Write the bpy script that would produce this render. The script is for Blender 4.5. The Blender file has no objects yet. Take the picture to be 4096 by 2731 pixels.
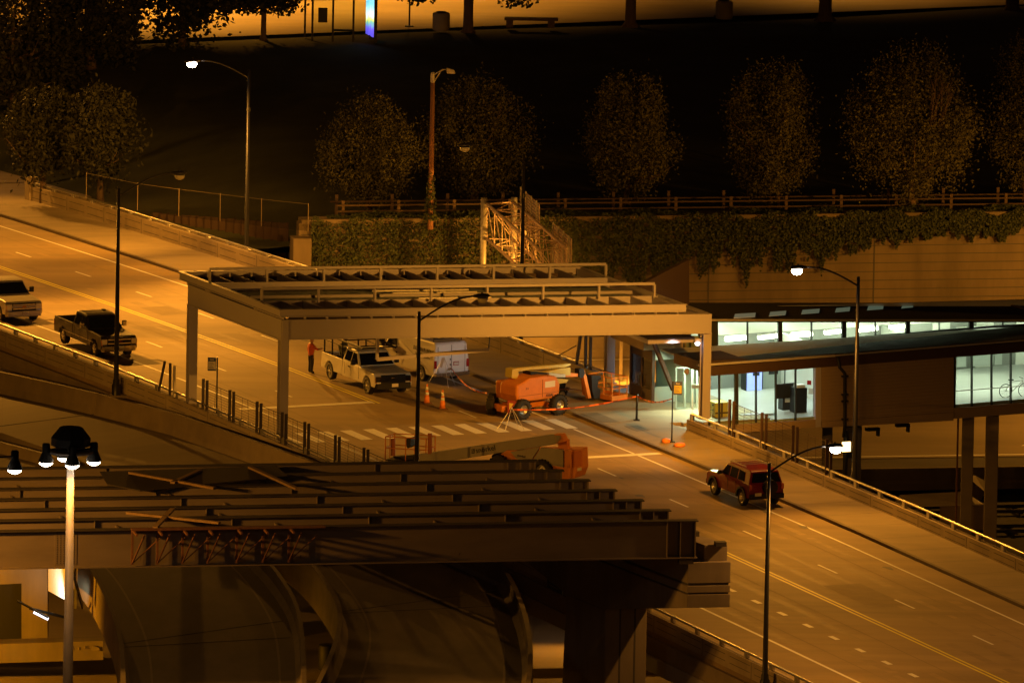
import bpy, bmesh, math, random
from math import sin, cos, tan, radians, pi, sqrt, atan2
from mathutils import Vector, Matrix
rnd = random.Random(7)
S = bpy.context.scene
V = Vector
# ------------------------------------------------------------------ camera
TH, ROLL, DIST, PXM = radians(9.5), radians(1.0), 760.0, 79.0
FPX = PXM*DIST                       # focal length in photo pixels (photo 4096 wide)
CAMP = V((0, -DIST*cos(TH), DIST*sin(TH)))
FWD = V((0, cos(TH), -sin(TH)))
_R0, _U0 = V((1, 0, 0)), V((0, sin(TH), cos(TH)))
RGT = _R0*cos(ROLL)+_U0*sin(ROLL)
UPV = -_R0*sin(ROLL)+_U0*cos(ROLL)
cd = bpy.data.cameras.new('camera')
cam = bpy.data.objects.new('camera', cd); S.collection.objects.link(cam)
cd.sensor_width = 36.0; cd.lens = 36.0*FPX/4096; cd.clip_start = 20; cd.clip_end = 3000
m = Matrix((RGT, UPV, -FWD)).transposed().to_4x4(); m.translation = CAMP
cam.matrix_world = m
S.camera = cam
# ------------------------------------------------------------------ world: faint amber city skyglow
wd = bpy.data.worlds.new('World'); S.world = wd; wd.use_nodes = True
bg = wd.node_tree.nodes['Background']
bg.inputs[0].default_value = (0.62, 0.225, 0.06, 1); bg.inputs[1].default_value = 0.017
S.view_settings.view_transform = 'Standard'; S.view_settings.look = 'None'
S.view_settings.exposure = 0.0; S.view_settings.gamma = 1.0
S.cycles.use_denoising = True
S.cycles.max_bounces = 5; S.cycles.diffuse_bounces = 2; S.cycles.glossy_bounces = 3
S.cycles.transmission_bounces = 4; S.cycles.transparent_max_bounces = 6
S.cycles.sample_clamp_indirect = 4.0; S.cycles.sample_clamp_direct = 0
S.cycles.caustics_reflective = False; S.cycles.caustics_refractive = False
try: S.cycles.use_light_tree = True
except Exception: pass
SODIUM = (1.0, 0.385, 0.034)
COOL = (0.92, 1.0, 0.70)
K = 4.7
# ------------------------------------------------------------------ geometry of the place
def ray(px, py): return FWD + RGT*((px-2048)/FPX) - UPV*((py-1365.5)/FPX)
def atz(px, py, z):
    d = ray(px, py); return CAMP + d*((z-CAMP.z)/d.z)
def aty(px, py, Y):
    d = ray(px, py); return CAMP + d*((Y-CAMP.y)/d.y)
PH = radians(67)
U3, W3 = V((cos(PH), -sin(PH), 0)), V((sin(PH), cos(PH), 0))   # along the bridge (towards the viewer), across it
P0 = atz(1489, 1606, 0)
KU = [-160, -120, -90, -70, -51, -36, -25, -11, 0, 20, 40, 46, 61, 75, 100, 140]
KZ = [-6.4, -4.4, -3.0, -2.05, -1.31, -.79, -.48, -.15, 0, .08, .03, -.05, -.24, -.45, -.95, -2.2]
def zd(x):
    if x <= KU[0]: return KZ[0]
    for i in range(len(KU)-1):
        if x <= KU[i+1]:
            t = (x-KU[i])/(KU[i+1]-KU[i]); return KZ[i]*(1-t)+KZ[i+1]*t
    return KZ[-1]
def RD(u, w, h=0.0):
    p = P0+U3*u+W3*w; return V((p.x, p.y, zd(u)+h))
def onroad(px, py, h=0.0):
    z = h
    for i in range(20):
        p = atz(px, py, z); z = zd((p-P0).dot(U3))+h
    return p
def uw(p): return (p-P0).dot(U3), (p-P0).dot(W3)
def onU(px, py, u0):
    P = RD(u0, 0); d = ray(px, py); return CAMP+d*((P-CAMP).dot(U3)/d.dot(U3))
AE = radians(10.5)
E3, N3 = V((cos(AE), sin(AE), 0)), V((-sin(AE), cos(AE), 0))   # along the expressway, across it (away)
# ------------------------------------------------------------------ objects
def tag(o, label=None, cat=None, group=None, kind=None):
    if label: o['label'] = label
    if cat: o['category'] = cat
    if group: o['group'] = group
    if kind: o['kind'] = kind
    return o
def thing(name, label, cat, loc=(0, 0, 0), rz=0.0, group=None):
    o = bpy.data.objects.new(name, None); S.collection.objects.link(o)
    o.location = loc; o.rotation_euler = (0, 0, rz); o.empty_display_size = .3
    return tag(o, label, cat, group)
class B:
    """collects shapes; done() links them as ONE mesh object"""
    def __init__(s): s.v = []; s.f = []; s.sm = []
    def add(s, vs, fs, smooth=False):
        n = len(s.v); s.v += [tuple(x) for x in vs]; s.f += [tuple(n+i for i in f) for f in fs]; s.sm += [smooth]*len(fs); return s
    def box(s, x0, x1, y0, y1, z0, z1):
        return s.hexa([(x0, y0, z0), (x1, y0, z0), (x1, y1, z0), (x0, y1, z0), (x0, y0, z1), (x1, y0, z1), (x1, y1, z1), (x0, y1, z1)])
    def hexa(s, p): return s.add(p, [(0, 3, 2, 1), (4, 5, 6, 7), (0, 1, 5, 4), (1, 2, 6, 5), (2, 3, 7, 6), (3, 0, 4, 7)])
    def obox(s, c, ax, ay, az, lx, ly, lz):
        """box centred at c with unit axes and full lengths"""
        c = V(c); ax = V(ax)*lx/2; ay = V(ay)*ly/2; az = V(az)*lz/2
        return s.hexa([c-ax-ay-az, c+ax-ay-az, c+ax+ay-az, c-ax+ay-az, c-ax-ay+az, c+ax-ay+az, c+ax+ay+az, c-ax+ay+az])
    def quad(s, a, b, c, d): return s.add([a, b, c, d], [(0, 1, 2, 3)])
    def slab(s, pts, t):
        pts = [V(p) for p in pts]; n = (pts[1]-pts[0]).cross(pts[2]-pts[1]).normalized()
        if n.length == 0: n = (pts[2]-pts[1]).cross(pts[3]-pts[2]).normalized()
        q = [p+n*t for p in pts]; k = len(pts)
        return s.add(pts+q, [tuple(range(k-1, -1, -1)), tuple(range(k, 2*k))]+[(i, (i+1) % k, k+(i+1) % k, k+i) for i in range(k)])
    def prism(s, prof, ya, yb, yf=None):
        """profile in (x,z) extruded along y from ya to yb; yf(z) scales y"""
        f = yf or (lambda x, z: 1.0); k = len(prof)
        a = [(x, ya*f(x, z), z) for x, z in prof]; b = [(x, yb*f(x, z), z) for x, z in prof]
        return s.add(a+b, [tuple(range(k)), tuple(range(2*k-1, k-1, -1))]+[(i, k+i, k+(i+1) % k, (i+1) % k) for i in range(k)])
    def bar(s, a, b, r, n=6, r2=None, cap=True):
        a = V(a); b = V(b); d = (b-a)
        if d.length < 1e-6: return s
        d.normalize(); x = d.orthogonal().normalized(); y = d.cross(x); r2 = r if r2 is None else r2
        vs = [a+(x*cos(2*pi*i/n)+y*sin(2*pi*i/n))*r for i in range(n)]+[b+(x*cos(2*pi*i/n)+y*sin(2*pi*i/n))*r2 for i in range(n)]
        s.add(vs, [(i, (i+1) % n, n+(i+1) % n, n+i) for i in range(n)], n > 6)
        if cap: s.add(vs, [tuple(range(n-1, -1, -1)), tuple(range(n, 2*n))])
        return s
    def beam(s, a, b, wy, wz, up=(0, 0, 1)):
        """rectangular bar from a to b, wy wide sideways, wz deep along up"""
        a = V(a); b = V(b); d = (b-a); L = d.length; d.normalize(); y = V(up).cross(d)
        if y.length < 1e-4: y = V((1, 0, 0))
        y.normalize(); z = d.cross(y); return s.obox((a+b)/2, d, y, z, L, wy, wz)
    def tube(s, path, r, n=8, closed=False):
        path = [V(p) for p in path]; rings = []; k = len(path)
        up = V((0.13, 0.21, 0.97))
        for i, p in enumerate(path):
            d = (path[min(i+1, k-1)]-path[max(i-1, 0)]).normalized()
            x = d.cross(up).normalized(); y = x.cross(d)
            rr = r(i/(k-1)) if callable(r) else r
            rings += [p+(x*cos(2*pi*j/n)+y*sin(2*pi*j/n))*rr for j in range(n)]
        fs = [(i*n+j, i*n+(j+1) % n, (i+1)*n+(j+1) % n, (i+1)*n+j) for i in range(k-1) for j in range(n)]
        fs += [tuple(range(n-1, -1, -1)), tuple(range((k-1)*n, k*n))]
        return s.add(rings, fs, True)
    def lathe(s, c, prof, n=16, axis='z', ring=False):
        c = V(c); vs = []
        for r, h in prof:
            for j in range(n):
                a = 2*pi*j/n
                p = V((r*cos(a), r*sin(a), h)) if axis == 'z' else V((r*cos(a), h, r*sin(a)))
                vs.append(c+p)
        k = len(prof)
        fs = [(i*n+j, i*n+(j+1) % n, (i+1)*n+(j+1) % n, (i+1)*n+j) for i in range(k-1) for j in range(n)]
        if ring: fs += [((k-1)*n+j, (k-1)*n+(j+1) % n, (j+1) % n, j) for j in range(n)]
        else: fs += [tuple(range(n-1, -1, -1)), tuple(range((k-1)*n, k*n))]
        return s.add(vs, fs, n > 8)
    def done(s, name, mat, parent=None, world=False, bevel=0.0, fix=True):
        me = bpy.data.meshes.new(name); vs = s.v
        if world and parent is not None:
            inv = (Matrix.Translation(parent.location) @ parent.rotation_euler.to_matrix().to_4x4()).inverted()
            if parent.parent: inv = inv  # parts only hang from things
            vs = [inv @ V(x) for x in vs]
        me.from_pydata([tuple(x) for x in vs], [], s.f)
        me.polygons.foreach_set('use_smooth', s.sm)
        if fix:
            bm = bmesh.new(); bm.from_mesh(me); bmesh.ops.recalc_face_normals(bm, faces=bm.faces[:]); bm.to_mesh(me); bm.free()
        me.update()
        if mat: me.materials.append(mat)
        o = bpy.data.objects.new(name, me); S.collection.objects.link(o); o.parent = parent
        if bevel:
            md = o.modifiers.new('bevel', 'BEVEL'); md.width = bevel; md.segments = 2; md.limit_method = 'ANGLE'; md.angle_limit = radians(35)
        return o
def struct(name, b, mat): return tag(b.done(name, mat), kind='structure')
def kids(o): return [c for c in bpy.data.objects if c.parent == o]
def copy_tree(o, parent=None):
    c = o.copy(); S.collection.objects.link(c); c.parent = parent
    for ch in kids(o): copy_tree(ch, c)
    return c
def textmesh(body, size, mat, parent, M, name='lettering', extrude=0.004, align='CENTER', squash=1.0):
    cu = bpy.data.curves.new('t', 'FONT'); cu.body = body; cu.size = size; cu.extrude = extrude
    cu.align_x = align; cu.align_y = 'CENTER'; cu.resolution_u = 2; cu.offset = size*0.012
    t = bpy.data.objects.new('t', cu); S.collection.objects.link(t)
    dg = bpy.context.evaluated_depsgraph_get(); me = bpy.data.meshes.new_from_object(t.evaluated_get(dg))
    bpy.data.objects.remove(t); bpy.data.curves.remove(cu)
    me.transform(Matrix.Diagonal((squash, 1, 1, 1))); me.transform(M); me.materials.clear(); me.materials.append(mat)
    o = bpy.data.objects.new(name, me); S.collection.objects.link(o); o.parent = parent; return o
def frame(org, xa, ya):
    """matrix whose xy plane is spanned by xa, ya at org"""
    xa = V(xa).normalized(); ya = V(ya); za = xa.cross(ya).normalized(); ya = za.cross(xa)
    m = Matrix((xa, ya, za)).transposed().to_4x4(); m.translation = V(org); return m
# ------------------------------------------------------------------ materials
def mat(name, col, rough=.6, metal=0.0, var=0.0, scale=3.0, stretch=None, rot=0.0, bump=0.0, spec=.5, coat=0.0, alpha=1.0, stains=0.0):
    M = bpy.data.materials.new(name); M.use_nodes = True; nt = M.node_tree; p = nt.nodes['Principled BSDF']
    p.inputs['Base Color'].default_value = (*col, 1); p.inputs['Roughness'].default_value = rough
    p.inputs['Metallic'].default_value = metal; p.inputs['Specular IOR Level'].default_value = spec
    if coat: p.inputs['Coat Weight'].default_value = coat; p.inputs['Coat Roughness'].default_value = .06
    if alpha < 1: p.inputs['Alpha'].default_value = alpha
    if var or bump or stains:
        tc = nt.nodes.new('ShaderNodeTexCoord'); mp = nt.nodes.new('ShaderNodeMapping'); nt.links.new(tc.outputs['Object'], mp.inputs[0])
        mp.inputs['Rotation'].default_value = (0, 0, rot)
        if stretch: mp.inputs['Scale'].default_value = stretch
        n = nt.nodes.new('ShaderNodeTexNoise'); n.inputs['Scale'].default_value = scale; n.inputs['Detail'].default_value = 6; n.inputs['Roughness'].default_value = .62
        nt.links.new(mp.outputs[0], n.inputs['Vector'])
        r = nt.nodes.new('ShaderNodeMapRange'); nt.links.new(n.outputs[0], r.inputs[0])
        r.inputs[1].default_value = .25; r.inputs[2].default_value = .75; r.inputs[3].default_value = 1-var; r.inputs[4].default_value = 1+var
        out = r.outputs[0]
        if stains:
            n2 = nt.nodes.new('ShaderNodeTexNoise'); n2.inputs['Scale'].default_value = scale*.23; n2.inputs['Detail'].default_value = 4
            nt.links.new(mp.outputs[0], n2.inputs['Vector'])
            r2 = nt.nodes.new('ShaderNodeMapRange'); nt.links.new(n2.outputs[0], r2.inputs[0])
            r2.inputs[1].default_value = .3; r2.inputs[2].default_value = .6; r2.inputs[3].default_value = 1-stains; r2.inputs[4].default_value = 1.0
            mm = nt.nodes.new('ShaderNodeMath'); mm.operation = 'MULTIPLY'; nt.links.new(out, mm.inputs[0]); nt.links.new(r2.outputs[0], mm.inputs[1]); out = mm.outputs[0]
        h = nt.nodes.new('ShaderNodeMix'); h.data_type = 'RGBA'; h.blend_type = 'MULTIPLY'; h.inputs['Factor'].default_value = 1
        h.inputs['A'].default_value = (*col, 1); nt.links.new(out, h.inputs['B']); nt.links.new(h.outputs['Result'], p.inputs['Base Color'])
        if bump:
            b = nt.nodes.new('ShaderNodeBump'); b.inputs['Strength'].default_value = bump; b.inputs['Distance'].default_value = .05
            nt.links.new(n.outputs[0], b.inputs['Height']); nt.links.new(b.outputs[0], p.inputs['Normal'])
    return M
def emis(name, col, st):
    M = bpy.data.materials.new(name); M.use_nodes = True; p = M.node_tree.nodes['Principled BSDF']
    p.inputs['Base Color'].default_value = (.6, .6, .6, 1); p.inputs['Emission Color'].default_value = (*col, 1); p.inputs['Emission Strength'].default_value = st
    return M
def glassmat(name, tint=(.75, .85, .8), clear=.8, rough=.05):
    """architectural glass: mostly see-through with a clear reflection"""
    M = bpy.data.materials.new(name); M.use_nodes = True; nt = M.node_tree; p = nt.nodes['Principled BSDF']; o = nt.nodes['Material Output']
    p.inputs['Base Color'].default_value = (*tint, 1); p.inputs['Roughness'].default_value = rough
    p.inputs['Base Color'].default_value = (.01, .012, .012, 1)
    t = nt.nodes.new('ShaderNodeBsdfTransparent'); t.inputs[0].default_value = (*tint, 1); mx = nt.nodes.new('ShaderNodeMixShader'); mx.inputs[0].default_value = clear
    nt.links.new(p.outputs[0], mx.inputs[1]); nt.links.new(t.outputs[0], mx.inputs[2]); nt.links.new(mx.outputs[0], o.inputs[0]); return M
RZ = -PH   # rotation that lays local x along the bridge
MT = dict(
 deck=mat('deck concrete', (.325, .238, .125), .75, var=.24, scale=.5, stretch=(.16, 1.1, 1), rot=PH, bump=.05, stains=.32),
 walk=mat('sidewalk concrete', (.31, .255, .175), .8, var=.14, scale=.9, stretch=(.3, 1, 1), rot=PH, bump=.05, stains=.18),
 kerb=mat('kerb concrete', (.17, .14, .10), .8, var=.15, scale=2),
 white=mat('white paint', (.78, .78, .74), .6, var=.10, scale=6),
 yellow=mat('yellow paint', (.80, .72, .05), .6, var=.10, scale=6),
 para=mat('parapet concrete', (.40, .33, .23), .85, var=.12, scale=1.6, bump=.06, stains=.15),
 dirt=mat('dirt joint', (.24, .185, .10), .9),
 groove=mat('dark joint', (.09, .085, .08), .9),  # plain dark grey for grooves, joints and seams
 rail=mat('galvanised rail', (.55, .54, .52), .35, metal=.7, var=.1, scale=8),
 canopy=mat('grey steel paint', (.34, .32, .37), .42, var=.03, scale=1.0, spec=.4),
 decking=mat('metal roof deck', (.055, .075, .10), .5, metal=.1, var=.15, scale=2),
 steel=mat('bare weathered steel', (.19, .155, .13), .7, metal=.1, var=.18, scale=1.1, stretch=(.3, 1, 1.4)),
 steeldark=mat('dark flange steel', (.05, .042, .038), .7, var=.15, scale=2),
 railwood=mat('weathered rail timber', (.07, .045, .025), .9, var=.25, scale=3),
 rust=mat('rusty bracket', (.16, .07, .035), .85, var=.3, scale=4),
 pier=mat('pier concrete', (.30, .25, .19), .85, var=.22, scale=.9, stretch=(1, 1, .3), bump=.1, stains=.35),
 ramp=mat('ramp concrete', (.20, .17, .13), .85, var=.3, scale=.5, stretch=(1, .3, 1), bump=.06, stains=.3),
 barrier=mat('barrier concrete', (.27, .22, .15), .85, var=.14, scale=1.2, stains=.25),
 pole=mat('black pole paint', (.018, .018, .020), .38, spec=.4),
 galv=mat('galvanised pole', (.52, .50, .47), .45, metal=.35, var=.1, scale=5),
 wood=mat('wooden pole', (.30, .15, .09), .85, var=.3, scale=9, stretch=(1, 1, .1)),
 grass=mat('dark grass', (.045, .050, .018), .95, var=.4, scale=.35, bump=.3, stains=.4),
 soil=mat('bare verge', (.20, .155, .11), .95, var=.4, scale=.5, stains=.5),
 asph=mat('asphalt', (.055, .052, .048), .85, var=.2, scale=.7, stretch=(.3, 1, 1), rot=-AE, stains=.3),
 exway=mat('expressway concrete', (.28, .23, .15), .85, var=.15, scale=.5, stretch=(.3, 1, 1), rot=-AE, stains=.3),
 wallc=mat('retaining wall concrete', (.20, .158, .105), .9, var=.3, scale=.6, stretch=(1, 1, .25), bump=.05, stains=.3),
 leaf=mat('tree leaf', (.075, .072, .024), .7, var=.5, scale=1.3),
 ivy=mat('ivy leaf', (.042, .056, .016), .7, var=.5, scale=2.0),
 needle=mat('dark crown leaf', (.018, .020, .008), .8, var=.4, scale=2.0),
 bark=mat('bark', (.11, .075, .05), .95, var=.3, scale=6, stretch=(1, 1, .2)),
 tyre=mat('tyre rubber', (.018, .017, .017), .8, var=.3, scale=6),
 chrome=mat('chrome', (.75, .75, .74), .16, metal=1),
 alloy=mat('alloy wheel', (.5, .5, .5), .3, metal=.85),
 blackp=mat('black plastic', (.012, .012, .012), .6, spec=.3),
 carglass=mat('car glass', (.008, .01, .012), .06, spec=.8),
 whitecar=mat('white car paint', (.80, .80, .78), .32, coat=.6, var=.03, scale=2),
 silvercar=mat('silver car paint', (.42, .40, .37), .32, metal=.4, coat=.6),
 darkcar=mat('dark grey car paint', (.022, .018, .018), .3, coat=.5),
 redcar=mat('dark red car paint', (.16, .003, .002), .4, spec=.3, coat=.12),
 redlens=mat('red lamp lens', (.35, .01, .01), .2, coat=1),
 amber=mat('amber lens', (.5, .18, .02), .2, coat=1),
 clearlens=mat('headlamp lens', (.6, .6, .58), .12, metal=.5, coat=1),
 orange=mat('orange machine paint', (.56, .19, .015), .5, var=.1, scale=3),
 cream=mat('pale yellow boom paint', (.50, .42, .08), .45, var=.08, scale=3),
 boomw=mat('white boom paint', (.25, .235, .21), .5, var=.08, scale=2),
 conem=mat('cone orange', (.75, .23, .04), .55), conew=mat('cone white band', (.8, .8, .78), .4),
 tape=mat('orange tape', (.75, .16, .04), .5), skin=mat('skin', (.38, .20, .13), .6),
 shirt=mat('orange red shirt', (.55, .10, .02), .85, var=.15, scale=9), jeans=mat('dark jeans', (.02, .022, .03), .9, var=.2, scale=9),
 green=mat('dark green jacket', (.13, .15, .09), .9, var=.2, scale=9), capm=mat('red cap', (.5, .06, .015), .8), hair=mat('dark hair', (.02, .015, .01), .8),
 lens=emis('lit lamp lens', (1, .80, .58), 70), mlens=emis('mast lamp lens', (1, .78, .55), 26), mastpole=mat('mast pole', (.30, .27, .23), .5, metal=.2, var=.1, scale=3),
 wornline=mat('worn line', (.30, .26, .19), .8),
 dlens=mat('unlit drop lens', (.5, .48, .42), .25, coat=.5),
 signback=mat('sign back aluminium', (.75, .60, .50), .6, metal=.05, var=.2, scale=2),
 truss=mat('truss steel', (.75, .58, .50), .5, metal=.1, var=.2, scale=3),
 bluesign=mat('blue sign', (.06, .08, .22), .5), paper=mat('sign face', (.62, .60, .55), .6), black=mat('black', (.012, .012, .012), .6),
 brownm=mat('brown metal cladding', (.05, .027, .017), .6, var=.1, scale=2), stationwall=mat('station wall panel', (.27, .20, .13), .75, var=.06, scale=1.5, stretch=(1, 1, 6)),
 roofm=mat('dark roof membrane', (.012, .011, .010), .8, var=.2, scale=1), stationfl=mat('station floor', (.40, .42, .42), .5, var=.05, scale=2),
 cream2=mat('interior wall', (.62, .64, .60), .7), mullion=mat('dark mullion', (.02, .025, .022), .5), zinc=mat('curved metal cladding', (.40, .44, .41), .35, metal=.5, var=.08, scale=.8),
 glass=glassmat('window glass', (.86, .95, .86), .88), pileb=mat('rusty sheet pile', (.055, .033, .022), .85, var=.35, scale=1.5, stretch=(1, 1, .2)),
 mesh=glassmat('wire mesh infill', (.8, .8, .8), .80, .6),
)
# ================================================================== the bridge deck
US = [-150+4*i for i in range(66)]      # -150 .. 110
def strip(w0, w1, h, u0=-150, u1=112, step=4.0):
    b = B(); n = max(1, int(math.ceil((u1-u0)/step)))
    vs = []; fs = []
    for i in range(n+1):
        u = u0+(u1-u0)*i/n; vs += [RD(u, w0, h), RD(u, w1, h)]
    fs = [(2*i, 2*i+2, 2*i+3, 2*i+1) for i in range(n)]
    return b.add(vs, fs)
def sweep(b, prof, u0, u1, step=4.0):
    """closed (w,h) profile swept along the bridge"""
    n = max(1, int(math.ceil((u1-u0)/step))); k = len(prof); vs = []; fs = []
    for i in range(n+1):
        u = u0+(u1-u0)*i/n; vs += [RD(u, w, h) for w, h in prof]
    fs = [(i*k+j, (i+1)*k+j, (i+1)*k+(j+1) % k, i*k+(j+1) % k) for i in range(n) for j in range(k)]
    fs += [tuple(range(k)), tuple(range((n+1)*k-1, n*k-1, -1))]
    return b.add(vs, fs)
def rect(w0, w1, h0, h1): return [(w0, h0), (w1, h0), (w1, h1), (w0, h1)]
WN, WF = -10.4, 11.1          # faces of the near and far parapets
struct('road', sweep(B(), rect(WN-.35, 11.9, -.9, 0), -78, 112), MT['deck'])
rb = sweep(B(), rect(-12, 9.0, -1.5, 0), -160, -78.02); struct('road_approach', rb, MT['deck'])
# markings (sheets 4 mm above the deck)
mk = B()
for a, w0, w1 in ((0, 6.28, 6.42), (0, -6.44, -6.28)):
    for s, e in ((-150, 7.2), (10.5, 112)):
        s2 = strip(w0, w1, .006, s, e); mk.add(s2.v, s2.f)
for k in range(-12, 11):        # lane dashes
    u = 21.2+8.7*k
    if 4 < u < 20: continue
    s2 = strip(3.0, 3.12, .006, u, u+2.2); mk.add(s2.v, s2.f)
for k in range(-14, 1):
    u = -4.75+8.75*k
    s2 = strip(-3.3, -3.18, .006, u, u+2.15); mk.add(s2.v, s2.f)
for u in (25.2, 33.9, 42.6):
    s2 = strip(-3.3, -3.18, .006, u, u+2.15); mk.add(s2.v, s2.f)
for k in range(0, 18):          # short wide dashes on the near side past the crossing
    u = 48.4+k*2.92
    s2 = strip(-3.44, -3.19, .006, u, u+.85); mk.add(s2.v, s2.f)
s2 = strip(-7.1, -.02, .006, -.12, .42); mk.add(s2.v, s2.f)       # stop lines
s2 = strip(.4, 7.65, .006, 17.95, 18.5); mk.add(s2.v, s2.f)
struct('white_road_marking', mk, MT['white'])
cw = B()
for i in range(13):
    w = -8.4+i*1.205
    if w > 7.2: break
    s2 = strip(w, w+.6, .007, 7.47, 10.3); cw.add(s2.v, s2.f)
struct('crosswalk_marking', cw, MT['white'])
yk = B()
for w0, w1 in ((-.17, -.05), (.09, .21)):
    for s, e in ((-150, .6), (18.6, 112)):
        s2 = strip(w0, w1, .006, s, e); yk.add(s2.v, s2.f)
struct('yellow_road_marking', yk, MT['yellow'])
jt = B()
for w in (-4.95, -1.6, 4.75):
    s2 = strip(w, w+.05, .003, -78, 112); jt.add(s2.v, s2.f)
for u in (2.6, 6.1):
    s2 = strip(-10, 7.9, .003, u, u+.03); jt.add(s2.v, s2.f)
struct('road_joint', jt, MT['dirt'])
wt_ = B()      # tyre-worn bands in each lane and a few repair patches
for w in (-5.75, -4.25, -2.5, -1.0, 1.1, 2.4, 3.9, 5.3):
    for u in range(-78, 112, 6):
        if rnd.random() < .25: continue
        o = rnd.uniform(-.1, .1); s2 = strip(w+o, w+o+rnd.uniform(.25, .5), .0025, u, u+rnd.uniform(4, 6)); wt_.add(s2.v, s2.f)
wm = mat('tyre worn band', (.29, .208, .107), .7, var=.2, scale=.8, stretch=(.2, 2, 1), rot=PH); struct('road_wear', wt_, wm)
pt = B()
for u, w, l, d in ((-34, 1.0, 3.2, 1.6), (27, -5.2, 4.0, 1.4), (52, 1.2, 5.5, 1.9), (-12, 4.2, 2.5, 1.3), (80, -5.6, 4, 1.5)):
    s2 = strip(w, w+d, .0035, u, u+l); pt.add(s2.v, s2.f)
struct('road_patch', pt, mat('repair patch', (.25, .185, .10), .8, var=.15, scale=1.5))
# tyre-darkened and oil stains with a shape of their own
st = B()
for u, w, r in ((28.6, 2.1, .5), (34.5, 6.1, .45), (38.6, 6.2, .5), (33.2, -1.2, .35), (24, 3.1, .3), (49, 5.9, .5), (-41, 7.2, .6), (-20, 4.5, .4), (31, 5.2, .3)):
    n = 9; st.add([RD(u+r*cos(2*pi*i/n)*rnd.uniform(.5, 1.4), w+.4*r*sin(2*pi*i/n)*rnd.uniform(.5, 1.3), .0045) for i in range(n)], [tuple(range(n))])
struct('road_stain', st, mat('oil stain', (.13, .12, .11), .7))
# far sidewalk with kerb
sw = sweep(B(), rect(8.05, 11.85, -.3, .15), -78, 11.0); s2 = sweep(B(), rect(8.05, 11.2, -.3, .15), 11.0, 112); sw.add(s2.v, s2.f); struct('sidewalk', sw, MT['walk'])
struct('kerb', sweep(B(), rect(7.87, 8.05, -.3, .147), -150, 112), MT['kerb'])
struct('sidewalk_approach', sweep(B(), rect(8.05, 15.5, -.3, .13), -160, -78.02), MT['walk'])
struct('near_kerb', sweep(B(), rect(-10.4, -9.9, -.1, .12), -78, 112), MT['kerb'])
sj = B()
for k in range(60):
    u = -76+3.05*k
    s2 = strip(8.06, 11.05, .1535, u, u+.025); sj.add(s2.v, s2.f)
struct('sidewalk_joint', sj, MT['groove'])
pl = thing('drain_plate', 'dark square steel plate set in the sidewalk beside the kerb', 'plate', RD(12.05, 9.05, .15), RZ)
B().box(-.75, .75, -.35, .35, 0, .012).done('plate', MT['kerb'], pl)
pl2 = thing('drain_plate', 'dark tactile mat on the kerb ramp at the far end of the crosswalk', 'plate', RD(8.6, 8.55, .15), RZ)
B().box(-1.4, 1.4, -.45, .45, 0, .012).done('plate', MT['kerb'], pl2)
# forecourt by the station entrance, beyond the sidewalk
struct('station_forecourt', sweep(B(), rect(11.86, 16.5, -.5, .148), 2, 11.3), MT['walk'])
# abutment and outer face below the deck edge
struct('bridge_fascia_beam', sweep(B(), rect(-10.95, -10.4, -1.0, -.2), -78, 112), MT['barrier'])
struct('bridge_fascia_beam', sweep(B(), rect(11.1, 11.6, -2.3, -.2), 13, 112), MT['barrier'])
struct('bridge_edge_girder', sweep(B(), rect(-11.0, -10.7, -1.75, -1.002), -78, 112), MT['canopy'])
t = thing('route_plate', 'dark plate sign fixed to the outer side of the bridge, left of the pier', 'sign', onU(2225, 2332, 0)*0+RD(0, 0), 0)
# ------------------------------------------------------------------ parapets
def parapet(label, w0, w1, u0, u1, hh, railw, inner, endpost=True, post=2.75, gap=.2):
    t = thing('bridge_parapet', label, 'parapet wall', RD(u0, (w0+w1)/2), RZ)
    b = sweep(B(), rect(w0, w1, -.25, hh), u0, u1, 2.75); b.done('wall', MT['para'], t, world=True)
    g = B(); s = -1 if inner < 0 else 1
    for side, wf in ((0, w0), (1, w1)):
        off = -.003 if side == 0 else .003
        for h in (hh*.33, hh*.72):
            n = int((u1-u0)/2.75)
            for i in range(n):
                ua = u0+i*2.75+.25; ub = ua+2.25
                g.hexa([RD(ua, wf+off*2, h), RD(ub, wf+off*2, h), RD(ub, wf-off, h), RD(ua, wf-off, h), RD(ua, wf+off*2, h+.025), RD(ub, wf+off*2, h+.025), RD(ub, wf-off, h+.025), RD(ua, wf-off, h+.025)])
        for i in range(int((u1-u0)/5.5)):
            ua = u0+i*5.5+5.4; g.hexa([RD(ua, wf+off*2, 0), RD(ua+.03, wf+off*2, 0), RD(ua+.03, wf-off, 0), RD(ua, wf-off, 0), RD(ua, wf+off*2, hh-.03), RD(ua+.03, wf+off*2, hh-.03), RD(ua+.03, wf-off, hh-.03), RD(ua, wf-off, hh-.03)])
    g.done('groove', MT['groove'], t, world=True)
    r = B(); n = int((u1-u0)/2.75)
    for dz, rr in ((gap, .06), ):
        r.tube([RD(u0+.3+(u1-u0-.6)*i/n, railw, hh+dz) for i in range(n+1)], rr, 7)
    r.done('rail', MT['rail'], t, world=True)
    for i in range(n+1):
        u = u0+.3+(u1-u0-.6)*i/n
        B().obox(RD(u, railw, hh+gap/2), U3, W3, (0, 0, 1), .3, .14, gap).done('rail_post', MT['rail'], t, world=True)
    if endpost:
        B().obox(RD(u0-.35, (w0+w1)/2, (hh+.36)/2), U3, W3, (0, 0, 1), .7, .55, hh+.56).done('end_pillar', MT['para'], t, world=True, bevel=.03)
    return t
parapet('pale far side parapet with steel top rail, from its end pillar to the canopy', 11.75, 12.1, -77.5, 2.0, .95, 11.92, -1, gap=.15)
parapet('pale far side parapet with steel top rail, from the canopy corner down to the right', WF, WF+.33, 13.4, 112, .72, WF+.16, -1, endpost=False, gap=.3)
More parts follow.
